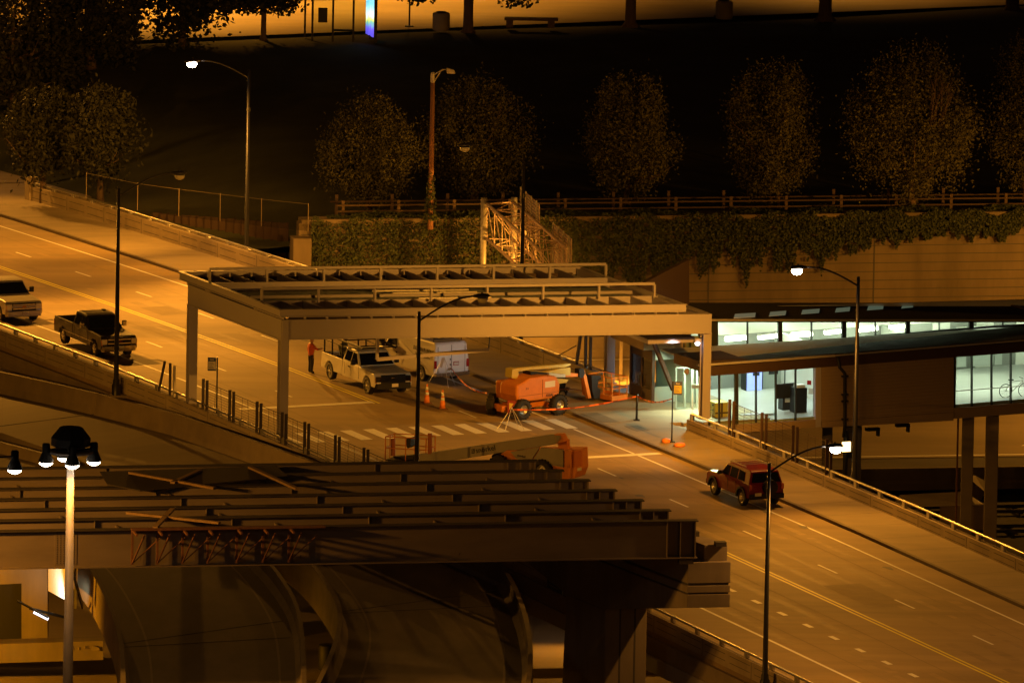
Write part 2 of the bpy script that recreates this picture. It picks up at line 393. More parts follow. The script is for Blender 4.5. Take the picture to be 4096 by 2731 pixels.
parapet('pale concrete parapet with steel top rail along the near side of the bridge', WN-.33, WN, -77.5, 112, .8, WN-.16, 1, gap=.24)
# ================================================================== expressway, retaining wall, park
ZX = -7.0
WO = V((5.9, 39.8, 0))                   # point on the wall top line
def EW(e, n, z=0.0):
    p = WO+E3*e+N3*n; return V((p.x, p.y, z))
def esheet(name, e0, e1, n0, n1, z, m, thick=0.0):
    b = B()
    if thick: b.hexa([EW(e0, n0, z-thick), EW(e1, n0, z-thick), EW(e1, n1, z-thick), EW(e0, n1, z-thick), EW(e0, n0, z), EW(e1, n0, z), EW(e1, n1, z), EW(e0, n1, z)])
    else: b.quad(EW(e0, n0, z), EW(e1, n0, z), EW(e1, n1, z), EW(e0, n1, z))
    return struct(name, b, m)
esheet('ground', -700, 700, -900, 0, ZX-.6, MT['soil'])
esheet('expressway', -300, 300, -34, -.2, ZX, MT['exway'])
esheet('shoulder', -300, 300, -42.5, -34.02, ZX-.03, mat('worn asphalt', (.10, .092, .082), .85, var=.2, scale=.7, stretch=(.3, 1, 1), rot=-AE, stains=.3))
esheet('track_bed', -300, 300, -60, -43.0, ZX-.35, mat('dark ballast', (.03, .026, .022), .95, var=.5, scale=2))
mk = B()
for n, wd in ((-3.2, .14), (-33.6, .16)):
    mk.quad(EW(-300, n, ZX+.005), EW(300, n, ZX+.005), EW(300, n+wd*1.6, ZX+.005), EW(-300, n+wd*1.6, ZX+.005))
for k in range(-20, 30):
    for n in (-10.5, -17.2, -38.3):
        mk.quad(EW(k*12.2, n, ZX+.005), EW(k*12.2+3.6, n, ZX+.005), EW(k*12.2+3.6, n+.16, ZX+.005), EW(k*12.2, n+.16, ZX+.005))
for k in range(6):     # chevron strokes on the gore beside the exit lane
    e = 15+k*9.0; mk.quad(EW(e, -31.0, ZX+.006), EW(e+.9, -31.0, ZX+.006), EW(e+5.4, -24.5, ZX+.006), EW(e+4.5, -24.5, ZX+.006))
struct('expressway_marking', mk, MT['white'])
for nm, n, lb in (('median_barrier', -42.8, 'long concrete barrier between the expressway lanes and the dark railway tracks'), ('roadside_barrier', -1.9, 'pale concrete barrier at the foot of the retaining wall, seen under the canopy')):
    t = thing(nm, lb, 'barrier', EW(0, n, ZX), AE)
    B().prism([(-.3, -.05), (.3, -.05), (.22, .3), (.1, .45), (.09, 1.05), (-.09, 1.05), (-.1, .45), (-.22, .3)], -1, 1).done('x', None)
    bpy.data.objects.remove(bpy.data.objects['x'])
    b = B(); pr = [(-.3, -.05), (.3, -.05), (.22, .3), (.1, .45), (.09, 1.05), (-.09, 1.05), (-.1, .45), (-.22, .3)]
    k = len(pr); vs = [(x, y, z) for x in (-300, 300) for y, z in pr]
    b.add(vs, [tuple(range(k)), tuple(range(2*k-1, k-1, -1))]+[(i, (i+1) % k, k+(i+1) % k, k+i) for i in range(k)])
    b.done('barrier_wall', MT['barrier'], t)
# rails of the track bed
tr = thing('railway_track', 'dark railway tracks running between the expressway carriageways', 'track', EW(20, -50, ZX-.35), AE)
for y in (-4.3, -2.86, 1.2, 2.64): B().box(-200, 200, y, y+.07, .1, .27).done('rail', MT['steeldark'], tr)
b = B()
for i in range(-60, 80):
    for y in (-5, .5): b.box(i*1.5, i*1.5+.25, y, y+2.8, .0, .1)
tag(b.done('sleepers', MT['steeldark'], tr), kind='stuff')
# ------------------------------------------------------------------ retaining wall (right part clean, ivy from the top)
rw = thing('retaining_wall', 'tall tan concrete retaining wall with horizontal joints, ivy hanging over its top', 'retaining wall', EW(0, 0, ZX), AE)
EL = -17.6
b = B().hexa([EW(EL, 0, ZX-.5), EW(300, 0, ZX-.5), EW(300, .8, ZX-.5), EW(EL, .8, ZX-.5), EW(EL, 0, .02), EW(300, 0, .02), EW(300, .8, .02), EW(EL, .8, .02)])
b.done('wall', MT['wallc'], rw, world=True)
g = B()
for z in [-.6-.47*i for i in range(13)]:
    g.obox(EW(141, -.004, z), E3, N3, (0, 0, 1), 317, .02, .04)
for e in range(-14, 120, 9):
    g.obox(EW(e+.6, -.006, -3.4), E3, N3, (0, 0, 1), .07, .02, 6.8)
g.done('joint', MT['groove'], rw, world=True)
B().obox(EW(141, .3, .13), E3, N3, (0, 0, 1), 317, 1.1, .22).done('coping', MT['wallc'], rw, world=True)
# stone block end of the wall beside the sheet piles
sb = thing('wall_end_block', 'rough stone block at the left end of the ivy covered retaining wall', 'wall', EW(-17.3, -.6, ZX), AE)
B().box(-.7, .3, .0, 1.1, 0, 6.3).done('block', MT['wallc'], sb, bevel=.05)
# sheet pile wall going up-left behind the bridge parapet
PA, PB = atz(1145, 893, -.35), atz(600, 850, -1.75)
sp = thing('sheet_pile_wall', 'rusty corrugated sheet pile wall behind the far parapet', 'wall', (PA.x, PA.y, -3))
b = B(); d = (PB-PA); L = d.length; d.normalize(); nrm = V((-d.y, d.x, 0)); n = int(L/.38)
pts = []
for i in range(n*2+1):
    o = .16 if (i//2) % 2 else -.16; pts.append(PA+d*(i*.19)+nrm*o)
for a, c in zip(pts, pts[1:]):
    z0, z1 = [PA.z+(PB.z-PA.z)*min(1, (q-PA).length/L)+rnd.uniform(-.05, .05) for q in (a, c)]
    lo = lambda q, z: V((q.x, q.y, z))
    b.hexa([lo(a, -7), lo(c, -7), lo(c, -7)+nrm*.03, lo(a, -7)+nrm*.03, lo(a, z0), lo(c, z0), lo(c, z0)+nrm*.03, lo(a, z0)+nrm*.03])
b.done('sheet_pile', MT['pileb'], sp, world=True)
# ------------------------------------------------------------------ park terrain
def hpark(x, y):
    p = V((x, y, 0)); u, w = uw(p)
    t = max(0, min(1, (w-15)/14)); t = t*t*(3-2*t)
    base = 0.0+.15*sin(x*.13)*sin(y*.09)
    return (zd(u)-.05)*(1-t)+base*t if w < 29 else base
b = B(); NX, NY = 90, 44; vs = []
for j in range(NY+1):
    n = .8+ (j/NY)**1.6*160
    for i in range(NX+1):
        e = -90+i*(220/NX); p = EW(e, n); vs.append(V((p.x, p.y, hpark(p.x, p.y))))
fs = []
for j in range(NY):
    for i in range(NX):
        k = j*(NX+1)+i; c = (vs[k]+vs[k+NX+2])/2; u, w = uw(c)
        if w < 12.6: continue
        fs.append((k, k+1, k+NX+2, k+NX+1))
b.add(vs, fs, True); struct('park_ground', b, MT['grass'])
# ground left of the piles, between the bridge and the park
b = B()
q = [RD(-78, 12.2, -.1), RD(-55, 12.2, -.4), EW(-18, .8, -.3), EW(-22, 3, 0)]
b2 = B(); vs = []; 
for i in range(13):
    u = -150+i*9.6
    for j in range(7):
        w = 12.1+j*2.4; p = RD(u, w); z = zd(u)-.06 if u < -40 else zd(u)-.06-(u+40)*.12
        vs.append(V((p.x, p.y, z-.25*(j > 0))))
fs = []
for i in range(12):
    for j in range(6):
        k = i*7+j; c = (vs[k]+vs[k+8])/2
        if (c-WO).dot(N3) < -1.2 and c.x > -20: continue
        fs.append((k, k+7, k+8, k+1))
struct('verge', B().add(vs, fs), MT['grass'])
# worn earth under the row of trees and on the wall verge
v2 = B(); vs = []
for i in range(61):
    for j, n in enumerate((.85, 2.0, 3.4)):
        e = -16+i*2; p = EW(e, n+.4*sin(i*1.7+j)); vs.append(V((p.x, p.y, hpark(p.x, p.y)+.012)))
v2.add(vs, [(i*3+j, i*3+3+j, i*3+4+j, i*3+1+j) for i in range(60) for j in range(2)], True); struct('worn_verge', v2, MT['soil'])
# far street (top of the picture) with its pavement
def gy(px, py, z=0): return atz(px, py, z)
FS0, FS1 = gy(690, 168), gy(4096, 30)      # near edge of the far pavement
FD = (FS1-FS0).normalized(); FN = V((-FD.y, FD.x, 0))
def FSP(a, n, z=0): p = FS0+FD*a+FN*n; return V((p.x, p.y, z))
far = B().quad(FSP(-60, 0, .17), FSP(140, 0, .17), FSP(140, 12, .17), FSP(-60, 12, .17)); struct('far_sidewalk', far, MT['walk'])
far = B().quad(FSP(-60, 13, .14), FSP(140, 13, .14), FSP(140, 60, .14), FSP(-60, 60, .14)); struct('far_street', far, MT['exway'])
struct('far_kerb', B().hexa([FSP(-60, 12, 0), FSP(140, 12, 0), FSP(140, 13, 0), FSP(-60, 13, 0), FSP(-60, 12, .18), FSP(140, 12, .18), FSP(140, 13, .18), FSP(-60, 13, .18)]), MT['kerb'])
fm = B().quad(FSP(-60, 34, .145), FSP(140, 34, .145), FSP(140, 34.4, .145), FSP(-60, 34.4, .145)); struct('far_street_marking', fm, MT['yellow'])
# guard rails on the wall top
for lab, n0, hs in (('low wooden guard rail along the top of the ivy covered wall', .55, (.3, .62)), ('second pale guard rail behind the first above the retaining wall', 2.6, (.5, ))):
    t = thing('guard_rail', lab, 'guard rail', EW(0, n0, .2), AE)
    for h in hs:
        B().box(-15.5, 90, -.03, .05, h, h+.08).done('rail', MT['railwood'], t)
    for i in range(35): B().box(-15.2+i*3, -15.05+i*3, .06, .2, -.2, .9).done('rail_post', MT['bark'], t)
# chain link fence left
fc = thing('chain_link_fence', 'thin chain link fence on the grass behind the sheet piles', 'fence', atz(1230, 880, .2))
pts = [atz(x, y, -.2) for x, y in ((345, 800), (550, 842), (715, 865), (880, 885), (1045, 905), (1232, 925))]
for a in pts: B().bar(a, a+V((0, 0, 1.5)), .022, 6).done('fence_post', MT['wallc'], fc, world=True)
b = B()
for a, c in zip(pts, pts[1:]):
    b.slab([a, c, c+V((0, 0, 1.4)), a+V((0, 0, 1.4))], .01)
b.done('wire_mesh', glassmat('fence mesh', (.85, .85, .85), .93, .6), fc, world=True)
b = B()
for a, c in zip(pts, pts[1:]): b.bar(a+V((0, 0, 1.45)), c+V((0, 0, 1.45)), .008, 4)
b.done('top_rail', MT['wallc'], fc, world=True)
# ================================================================== lamps and the light they give
def spot(loc, aim, P, col=SODIUM, ang=150, blend=.6, r=.12, parent=None):
    l = bpy.data.lights.new('lamp_light', 'SPOT'); l.energy = P*K; l.color = col; l.spot_size = radians(ang); l.spot_blend = blend; l.shadow_soft_size = r
    o = bpy.data.objects.new('lamp_light', l); S.collection.objects.link(o); o.location = loc
    o.rotation_euler = (V(aim)-V(loc)).to_track_quat('-Z', 'Y').to_euler(); return o
def point(loc, P, col=SODIUM, r=.15):
    l = bpy.data.lights.new('lamp_light', 'POINT'); l.energy = P*K; l.color = col; l.shadow_soft_size = r
    o = bpy.data.objects.new('lamp_light', l); S.collection.objects.link(o); o.location = loc; return o
def area(loc, aim, sx, sy, P, col, spread=180):
    l = bpy.data.lights.new('area_light', 'AREA'); l.shape = 'RECTANGLE'; l.size = sx; l.size_y = sy; l.energy = P*K; l.color = col; l.spread = radians(spread)
    o = bpy.data.objects.new('area_light', l); S.collection.objects.link(o); o.location = loc
    o.rotation_euler = (V(aim)-V(loc)).to_track_quat('-Z', 'Y').to_euler(); return o
def street_lamp(label, u, w, side, lit, P=2600, hp=10.35, reach=2.75, h0=.0, throw=1.0):
    """black bridge lamp: side=+1 arm over the road from the near parapet"""
    base = RD(u, w, h0); t = thing('street_lamp', label, 'street lamp', base, RZ+(0 if side > 0 else pi), 'curved arm street lamps on the bridge')
    # local y points over the road
    B().lathe((0, 0, 0), [(.22, -1.6), (.22, .5), (.17, .55), (.17, .75), (.125, .8), (.075, hp)], 12).done('pole', MT['pole'], t)
    arm = [V((0, 0, hp-.45))]
    for i in range(1, 10):
        a = i/9; arm.append(V((0, reach*a, hp-.45+1.05*sin(a*pi/2))))
    B().tube(arm, .045, 7).done('arm', MT['pole'], t)
    hy = reach; hz = hp+.6
    n = 14; b = B(); rings = []
    for k, (y, sx, zt, zb) in enumerate(((hy-.05, .04, .02, -.03), (hy+.05, .10, .07, -.06), (hy+.25, .17, .12, -.09), (hy+.55, .19, .12, -.10), (hy+.75, .13, .08, -.09), (hy+.85, .03, 0, -.05))):
        rings.append([V((sx*cos(2*pi*j/n), y, hz+(zt if sin(2*pi*j/n) > 0 else -zb)*sin(2*pi*j/n))) for j in range(n)])
    k = len(rings); b.add([q for r_ in rings for q in r_], [(i*n+j, i*n+(j+1) % n, (i+1)*n+(j+1) % n, (i+1)*n+j) for i in range(k-1) for j in range(n)]+[tuple(range(n)), tuple(range((k-1)*n, k*n))], True)
    b.done('lamp_head', MT['pole'], t)
    b = B(); b.lathe((0, hy+.48, hz-.13), [(.25, .03), (.26, -.06), (.19, -.17), (.05, -.22)], 14)
    b.done('lens', MT['lens'] if lit else MT['dlens'], t)
    B().box(-.03, .03, hy+.4, hy+.46, hz+.1, hz+.17).done('photocell', MT['blackp'], t)
    B().box(-.16, -.08, -.05, .05, hp-2.2, hp-2.0).done('junction_box', MT['pole'], t)
    if lit:
        s = 1 if side > 0 else -1
        p = RD(u, w, h0)+W3*s*(hy+.48)+V((0, 0, hz-.36))
        spot(p, RD(u, w+s*(hy+2.2), 0), P*.32, ang=165, blend=.4, r=.15)
        for k_ in (-1, 1): spot(p+U3*k_*.05, p+U3*k_*13+W3*s*2.0-V((0, 0, 5.0)), P*1.35*(.2 if (u > 60 and k_ < 0) else 2.1 if (29 < u < 31 and k_ < 0) else throw if k_ > 0 else 1), ang=(78 if 29 < u < 31 and k_ < 0 else 100), blend=.9, r=.15)
    return t
street_lamp('lit street lamp with curved arm beyond the far parapet, at upper left', -47.9, 12.5, -1, True, 4600)
street_lamp('unlit street lamp behind the far parapet, its thin dark pole rising past the sign truss', -10.8, 12.5, -1, False)
street_lamp('lit street lamp with curved arm in front of the station windows', 30.3, 12.5, -1, True, 2700)
street_lamp('unlit street lamp on the near parapet beside the dark pickup', -6.1, -11.2, 1, False)
street_lamp('unlit street lamp on the near parapet crossing the middle of the canopy', 32.7, -11.2, 1, False, hp=10.2)
street_lamp('lit street lamp on the near parapet beside the red off-roader', 73.5, -11.2, 1, True, 2000)
# the same row goes on outside the picture
street_lamp('street lamp further left on the near parapet, out of frame', -44.5, -11.2, 1, True, 3800, throw=1.3)
spot(RD(-44.4, -8.0, 10.4), RD(-7, -1.5, .8), 14500, ang=30, blend=.9, r=.15)  # extra narrow spot added at this lamp to brighten the white pickup
street_lamp('street lamp further up the road behind the far sidewalk, out of frame', -86, 12.5, -1, True, 1800)
street_lamp('street lamp further right behind the far parapet, out of frame', 68, 12.5, -1, True, 900)
street_lamp('street lamp at the far right end of the near parapet, out of frame', 113, -11.2, 1, True, 900)
for u, s in ((-6.1, 1), (32.7, 1), (73.5, 1), (-44.5, 1)):
    t = thing('lamp_pilaster', 'concrete lamp pilaster on the near parapet, at %s' % {-6.1: 'the dark pickup', 32.7: 'the middle of the canopy', 73.5: 'the lower right', -44.5: 'the far left, out of frame'}[u], 'pilaster', RD(u, -11.1, -1.8), RZ)
    B().box(-.33, .33, -.33, .37, 0, 1.8).done('pilaster', MT['barrier'], t, bevel=.02)
# ------------------------------------------------------------------ old wooden pole lamp behind the ivy wall
def wood_lamp():
    p = atz(1722, 880, .2); t = thing('wooden_street_lamp', 'unlit street lamp with cobra head on a pale wooden pole above the ivy', 'street lamp', p)
    top = aty(1727, 330, p.y).z; hh = top-p.z
    B().tube([(0, 0, -.5), (0, 0, hh)], lambda a: .15-.04*a, 10).done('pole', MT['wood'], t)
    B().lathe((0, 0, hh), [(.12, 0), (.12, .45), (.08, .55)], 8).done('pole_cap', MT['galv'], t)
    B().tube([(0, 0, hh-.1), (.42, -.1, hh+.62), (.56, -.15, hh+.72), (.8, -.18, hh+.72)], .035, 6).tube([(0, 0, hh+.35), (.52, -.12, hh+.74)], .03, 6).done('arm', MT['galv'], t)
    b = B().hexa([(.72, -.28, hh+.52), (1.2, -.28, hh+.5), (1.2, -.02, hh+.5), (.72, -.02, hh+.52), (.72, -.22, hh+.82), (1.12, -.24, hh+.72), (1.12, -.06, hh+.72), (.72, -.08, hh+.82)])
    b.done('lamp_head', MT['galv'], t, bevel=.04)
    iv = thing('climbing_ivy', 'ivy climbing the foot of the wooden lamp pole', 'ivy', p)
    b = B()
    for i in range(420):
        z = rnd.random()**1.3*2.6; a = rnd.uniform(0, 2*pi); r = rnd.uniform(.14, .30)*(1.25-z/3.2); c = V((r*cos(a), r*sin(a), z)); leafquad(b, c, .13)
    b.done('leaves', MT['ivy'], iv); B().tube([(.12, 0, -.2), (.14, -.08, 1), (.1, -.1, 2.3)], .03, 5).done('stem', MT['bark'], iv)
def leafquad(b, c, s):
    n = V((rnd.gauss(0, 1), rnd.gauss(-.4, 1), rnd.gauss(.4, 1))).normalized(); x = n.orthogonal().normalized(); x.rotate(Matrix.Rotation(rnd.uniform(0, 6.3), 3, n)); y = n.cross(x)
    x *= s*rnd.uniform(.5, 1.1); y *= s*rnd.uniform(.35, .8)
    b.add([c-x, c-y*.8, c+x, c+y], [(0, 1, 2, 3)])
wood_lamp()
# ------------------------------------------------------------------ steel canopy over the road
cn = thing('steel_canopy', 'grey steel canopy frame on tall columns spanning the road', 'canopy', RD(2.0, -10.4), 0)
def atop(px, py, h): return onroad(px, py, h)
A0, B0 = RD(2.06, -10.45), RD(12.85, -10.0); C0 = RD(12.35, 12.5); D0 = RD(1.55, 12.05)
HT = {'A': 6.68, 'B': 6.66, 'C': 5.78, 'D': 5.8}
def TP(p, h): return V((p.x, p.y, h))
TA, TB, TC, TD = TP(A0, HT['A']), TP(B0, HT['B']), TP(C0, HT['C']), TP(D0, HT['D'])
LB = (TC-TB).normalized(); LU = (TB-TA).normalized()
def col(p, top, zb):
    b = B(); L = top-zb
    cx = V((p.x, p.y, (top+zb)/2))
    b.obox(cx+U3*.19, U3, W3, (0, 0, 1), .045, .42, L); b.obox(cx-U3*.19, U3, W3, (0, 0, 1), .045, .42, L)
    b.obox(cx, U3, W3, (0, 0, 1), .335, .06, L)
    b.obox(V((p.x, p.y, zb+.02)), U3, W3, (0, 0, 1), .62, .62, .05)
    return b.done('column', MT['canopy'], cn, world=True)
for p, t_ in ((A0, TA), (B0, TB), (C0, TC), (D0, TD)): col(p, t_.z-1.0, zd(5)+.55)
def tribeam(a, b_, d, wd=.42, name='main_beam', fl=.05):
    b = B(); a = V(a); b_ = V(b_); up = V((0, 0, 1)); dr = (b_-a).normalized(); y = up.cross(dr).normalized()
    m_ = (a+b_)/2; L = (b_-a).length
    b.obox(m_-up*fl/2, dr, y, up, L, wd, fl); b.obox(m_-up*(d-fl/2), dr, y, up, L, wd, fl); b.obox(m_-up*d/2, dr, y, up, L-.004, wd*.8, d-2*fl-.004)
    return b.done(name, MT['canopy'], cn, world=True)
ex = .22
tribeam(TA-LU*ex, TB+LU*ex, 1.02)
tribeam(TB-LB*ex+LU*0, TC+LB*ex, .98)
tribeam(TA+LB*.25, TD, .98)
tribeam(TD+LU*.25, TC-LU*.25, .9)
# upper frame: sits .5 above the main beams
up = V((0, 0, 1)); HZ = .48
OA, OB = TA-LB*.35-LU*.75, TB-LB*.35+LU*.35; OC, OD = TC-LB*1.3+LU*.35, TD-LB*1.3-LU*.75
def lin(a, b, t): return a+(b-a)*t
fz = .31
for a, b_, nm in ((OA, OB, 'fascia'), (OB, OC, 'fascia'), (OA, OD, 'fascia')):
    b = B(); d = (b_-a).normalized(); y = up.cross(d).normalized(); m_ = (a+b_)/2+up*(HZ-.0)
    b.obox(m_-up*fz/2+up*.02, d, y, up, (b_-a).length+.05, .05, fz); b.obox(m_+up*.04, d, y, up, (b_-a).length+.1, .2, .035); b.obox(m_-up*(fz-.0), d, y, up, (b_-a).length, .18, .035)
    b.done(nm, MT['canopy'], cn, world=True)
for a, b_ in ((OA, OB), (OB, OC), (OA, OD)):  # dark strips added inside the fascia gap, standing in for its shade
    ins = (lin(OA, OC, .5)-lin(a, b_, .5)).normalized()*.42
    B().beam(lin(a, b_, .03)+ins+up*(HZ-fz-.06), lin(a, b_, .97)+ins+up*(HZ-fz-.06), .05, .36).done('gap_shade_strip', MT['brownm'], cn, world=True)
b = B(); b.beam(OD+up*(HZ-.15), OC+up*(HZ-.15), .06, .4); b.done('fascia', MT['canopy'], cn, world=True)
# two saw-tooth gutters of folded plates run across the road, front and back
NB = 18
def bridgeband(f0, f1, name):
    """saw-tooth plates between the inner and outer edge of the roof; f = fraction along the bridge"""
    b = B(); n = NB
    for i in range(n+1):
        t = (i+.25)/(n+.5)
        o = lin(lin(OA, OD, t), lin(OB, OC, t), f1)+up*(HZ-.02); q = lin(lin(OA, OD, t), lin(OB, OC, t), f0)+up*(HZ-.02)
        b.slab([o, q, q-up*.56, o-up*.56], .05)
    return b.done(name, MT['canopy'], cn, world=True)
bridgeband(.74, .985, 'bracket_row'); bridgeband(.26, .015, 'bracket_row')
for f in (.26, .74):
    a, b_ = lin(OA, OB, f), lin(OD, OC, f); b = B(); b.beam(a+up*(HZ-.25), b_+up*(HZ-.25), .05, .45); b.done('gutter_beam', MT['canopy'], cn, world=True)
# guard frames standing on the gutter beams
for f, t0, t1, n, lb in ((.24, .0, 1.0, 7, 0), (.76, .0, .985, 7, 1)):
    a, b_ = lin(lin(OA, OD, t0), lin(OB, OC, t0), f), lin(lin(OA, OD, t1), lin(OB, OC, t1), f); b = B()
    a += LB*.3
    b.beam(a+up*(HZ+.62), b_+up*(HZ+.62), .11, .13); b.done('guard_rail', MT['canopy'], cn, world=True)
    for i in range(n+1):
        q = lin(a, b_, i/n); B().beam(q+up*(HZ-.1), q+up*(HZ+.58), .1, .13, up=tuple(LU)).done('rail_post', MT['canopy'], cn, world=True)
# metal deck between the gutters: ribbed sheets, and purlins still bare further right
b = B(); n = 26; f0, f1 = .285, .715
for i in range(n):
    fa = f0+(f1-f0)*(i+.12)/n; fb = f0+(f1-f0)*(i+.62)/n
    a = lin(lin(OA, OD, .015), lin(OB, OC, .015), fa); c = lin(lin(OA, OD, .98), lin(OB, OC, .98), fa)
    d = lin(lin(OA, OD, .98), lin(OB, OC, .98), fb); e = lin(lin(OA, OD, .015), lin(OB, OC, .015), fb)
    z = up*(HZ-.42); b.hexa([a+z, c+z, d+z, e+z, a+z+up*.06, c+z+up*.06, d+z+up*.06, e+z+up*.06])
a = lin(lin(OA, OD, .012), lin(OB, OC, .012), f0); c = lin(lin(OA, OD, .985), lin(OB, OC, .985), f0)
d = lin(lin(OA, OD, .985), lin(OB, OC, .985), f1); e = lin(lin(OA, OD, .012), lin(OB, OC, .012), f1)
b.hexa([q+up*(HZ-.47) for q in (a, c, d, e)]+[q+up*(HZ-.44) for q in (a, c, d, e)])
b.done('roof_deck', MT['decking'], cn, world=True)
b = B()
for i, f in enumerate((.32, .38, .46, .60, .66)):
    a = lin(lin(OA, OD, .35+.03*i), lin(OB, OC, .35+.03*i), f); c = lin(lin(OA, OD, .62), lin(OB, OC, .62), f)
    b.beam(a+up*(HZ-.28), c+up*(HZ-.28), .12, .1)
b.done('purlin', MT['galv'], cn, world=True)
mid = B(); a, b_ = lin(OA, OB, .5), lin(OD, OC, .5); mid.beam(a+LB*1+up*(HZ-.3), b_+up*(HZ-.3), .1, .16); mid.done('centre_beam', MT['canopy'], cn, world=True)
# hanging steel angle below the canopy over the white pickup
ha = thing('hanging_steel_frame', 'thin grey steel beam hanging under the canopy in front of the white van', 'steel beam', RD(6, 0, 4))
def onplaneU(px, py, u0): return onU(px, py, u0)
q1, q2, q3, q4 = [onU(x, y, 8.0) for x, y in ((1512, 1330), (1508, 1437), (1955, 1398), (1958, 1330))]
B().beam(q2, q3, .16, .17).done('beam', MT['canopy'], ha, world=True)
B().beam(q1, q2, .14, .1, up=tuple(U3)).done('hanger', MT['canopy'], ha, world=True); B().bar(q3, q4, .035, 6).done('hanger', MT['black'], ha, world=True)
# small flood lamp on the corner column
fl = thing('flood_lamp', 'small white flood lamp fixed to the right column of the canopy', 'lamp', onU(2790, 1362, 12.3))
q = V(fl.location); fq = V(q); B().obox(q+V((0, 0, 0)), U3, W3, up, .22, .3, .22).done('housing', MT['galv'], fl, world=True, bevel=.03)
B().lathe((0, -.12, -.1), [(.02, .05), (.13, .0), (.10, -.1), (.03, -.12)], 10).done('lens', emis('cool lamp', (.95, .92, 1), 7), fl)
B().bar(q+V((.1, 0, .1)), q+V((.35, .1, .25)), .03).done('bracket', MT['black'], fl, world=True)
spot(q+V((-.1, -.4, -.3)), RD(-6.5, 7.5, .6), 420, (1, .74, .66), ang=29, blend=.8)
up = V((0, 0, 1))
# ================================================================== unfinished flyover: girders, pier, scaffold brackets
GZ = 7.0
G0 = atz(2785, 2078, GZ)                           # top right end of the front girder
AG = radians(10.6); GE = V((cos(AG), sin(AG), 0))
def along(px, py): p = atz(px, py, GZ); return p
GEND = [G0]
E1 = atz(1815, 1738+0, GZ)
stepv = (atz(2355, 1918, GZ)-atz(2785, 2078, GZ))/4
def girder(i, label):
    e = G0+stepv*i; L = 95; t = thing('bridge_girder', label, 'girder', e, AG, 'parallel steel girders of the unfinished flyover'); dep = 1.66
    B().box(-L, 0, -.008, .008, -dep, -.04).done('web', MT['steel'], t)
    B().box(-L, .06, -.26, .26, -.04, .0).done('top_flange', MT['steeldark'], t)
    B().box(-L, .04, -.28, .28, -dep-.045, -dep).done('bottom_flange', MT['steel'], t)
    for x in (-.08, -.75, -1.35):
        for s in (-1, 1): B().box(x, x+.025, min(s*.24, s*.01), max(s*.24, s*.01), -dep, -.042).done('stiffener', MT['steel'], t)
    for k in range(1, 9):
        x = -1.3-k*6.2; s = -1 if i else 1; B().box(x, x+.02, min(s*.2, s*.01), max(s*.2, s*.01), -dep, -.042).done('stiffener', MT['steel'], t)
    if i == 0:
        b = B(); b.box(-29.0, -28.0, -.03, -.009, -dep+.1, -.1)
        b.done('splice_plate', MT['steel'], t)
        b = B()
        for x in range(6):
            for z in range(18): b.box(-28.9+x*.15, -28.86+x*.15, -.045, -.031, -dep+.15+z*.08, -dep+.19+z*.08)
        b.done('bolt_row', MT['steeldark'], t)
    return t
labs = ['long steel girder nearest the viewer, its full web visible above the ramps', 'second steel girder behind the front one', 'third steel girder from the front', 'fourth steel girder from the front', 'fifth steel girder from the front', 'sixth steel girder, just under the orange end of the white boom lift', 'rearmost steel girder with its end hidden under the white boom lift']
for i in range(7): girder(i, labs[i])
# cross frames between the girders
nc = 0
for i in range(6):
    for k in range(9):
        x = -3.5-k*7.2-(i % 2)*1.4
        a = G0+stepv*i+GE*x; c = G0+stepv*(i+1)+GE*x
        t = thing('cross_frame', 'steel cross frame between neighbouring flyover girders', 'cross frame', a, 0, 'cross frames between the girders')
        b = B(); b.beam(a-up*.35, c-up*1.35, .1, .1); b.beam(a-up*1.35, c-up*.35, .1, .1); b.beam(a-up*1.4, c-up*1.4, .12, .1)
        b.done('brace', MT['steel'], t, world=True)
# timber walkways and planks lying on the flanges
for k, (x0, y0, x1, y1, lb) in enumerate(((508, 2050, 878, 2090, 'long pale plank lying across the girders at left'), (1000, 1868, 1190, 1955, 'plank lying askew on the rear girders'), (520, 1890, 860, 1952, 'pale timber lying on the girders above the mast lamp shadow'), (690, 1930, 800, 1880, 'short timber leaning across the rear girders'), (620, 2110, 690, 2035, 'short prop standing up from the front girders'))):
    a, c = atz(x0, y0, GZ+.1), atz(x1, y1, GZ+.1)
    t = thing('timber_plank', lb, 'plank', a); B().beam(a, c, .22, .1).done('plank', mat('plank timber', (.30, .20, .10), .9, var=.3, scale=4), t, world=True)
# plywood sheet area: dark sheets over the rear left girders
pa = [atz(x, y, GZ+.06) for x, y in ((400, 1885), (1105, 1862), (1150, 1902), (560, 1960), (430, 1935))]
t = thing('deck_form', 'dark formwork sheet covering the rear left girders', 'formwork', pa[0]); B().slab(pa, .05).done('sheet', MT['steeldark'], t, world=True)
# scaffold brackets hung on the front girder
for k in range(7):
    px = 528+102*k+ (4*k if k > 3 else 0); a = atz(px, 2116, GZ); a = G0+GE*((a-G0).dot(GE))
    n_ = V((GE.y, -GE.x, 0)); a0 = a+n_*.28-up*.02
    t = thing('scaffold_bracket', 'rusty triangular scaffold bracket hung on the front girder', 'bracket', a0, 0, 'scaffold brackets on the front girder')
    b = B(); b.beam(a0, a0+n_*1.3, .08, .1); b.beam(a0+n_*.02, a0+n_*.02-up*1.55, .1, .1, up=tuple(n_)); b.beam(a0-up*1.5+n_*.03, a0+n_*1.25+GE*.35, .06, .06); b.bar(a0-up*1.5+n_*.05, a0+n_*.9+GE*1.1-up*.2, .025)
    b.done('bracket', MT['rust'], t, world=True)
a0 = G0+GE*((atz(520, 2116, GZ)-G0).dot(GE)); a1 = G0+GE*((atz(1290, 2100, GZ)-G0).dot(GE)); n_ = V((GE.y, -GE.x, 0))
t = thing('walkway_plank', 'rusty walkway along the top edge of the front girder on its brackets', 'walkway', a0+up*.05)
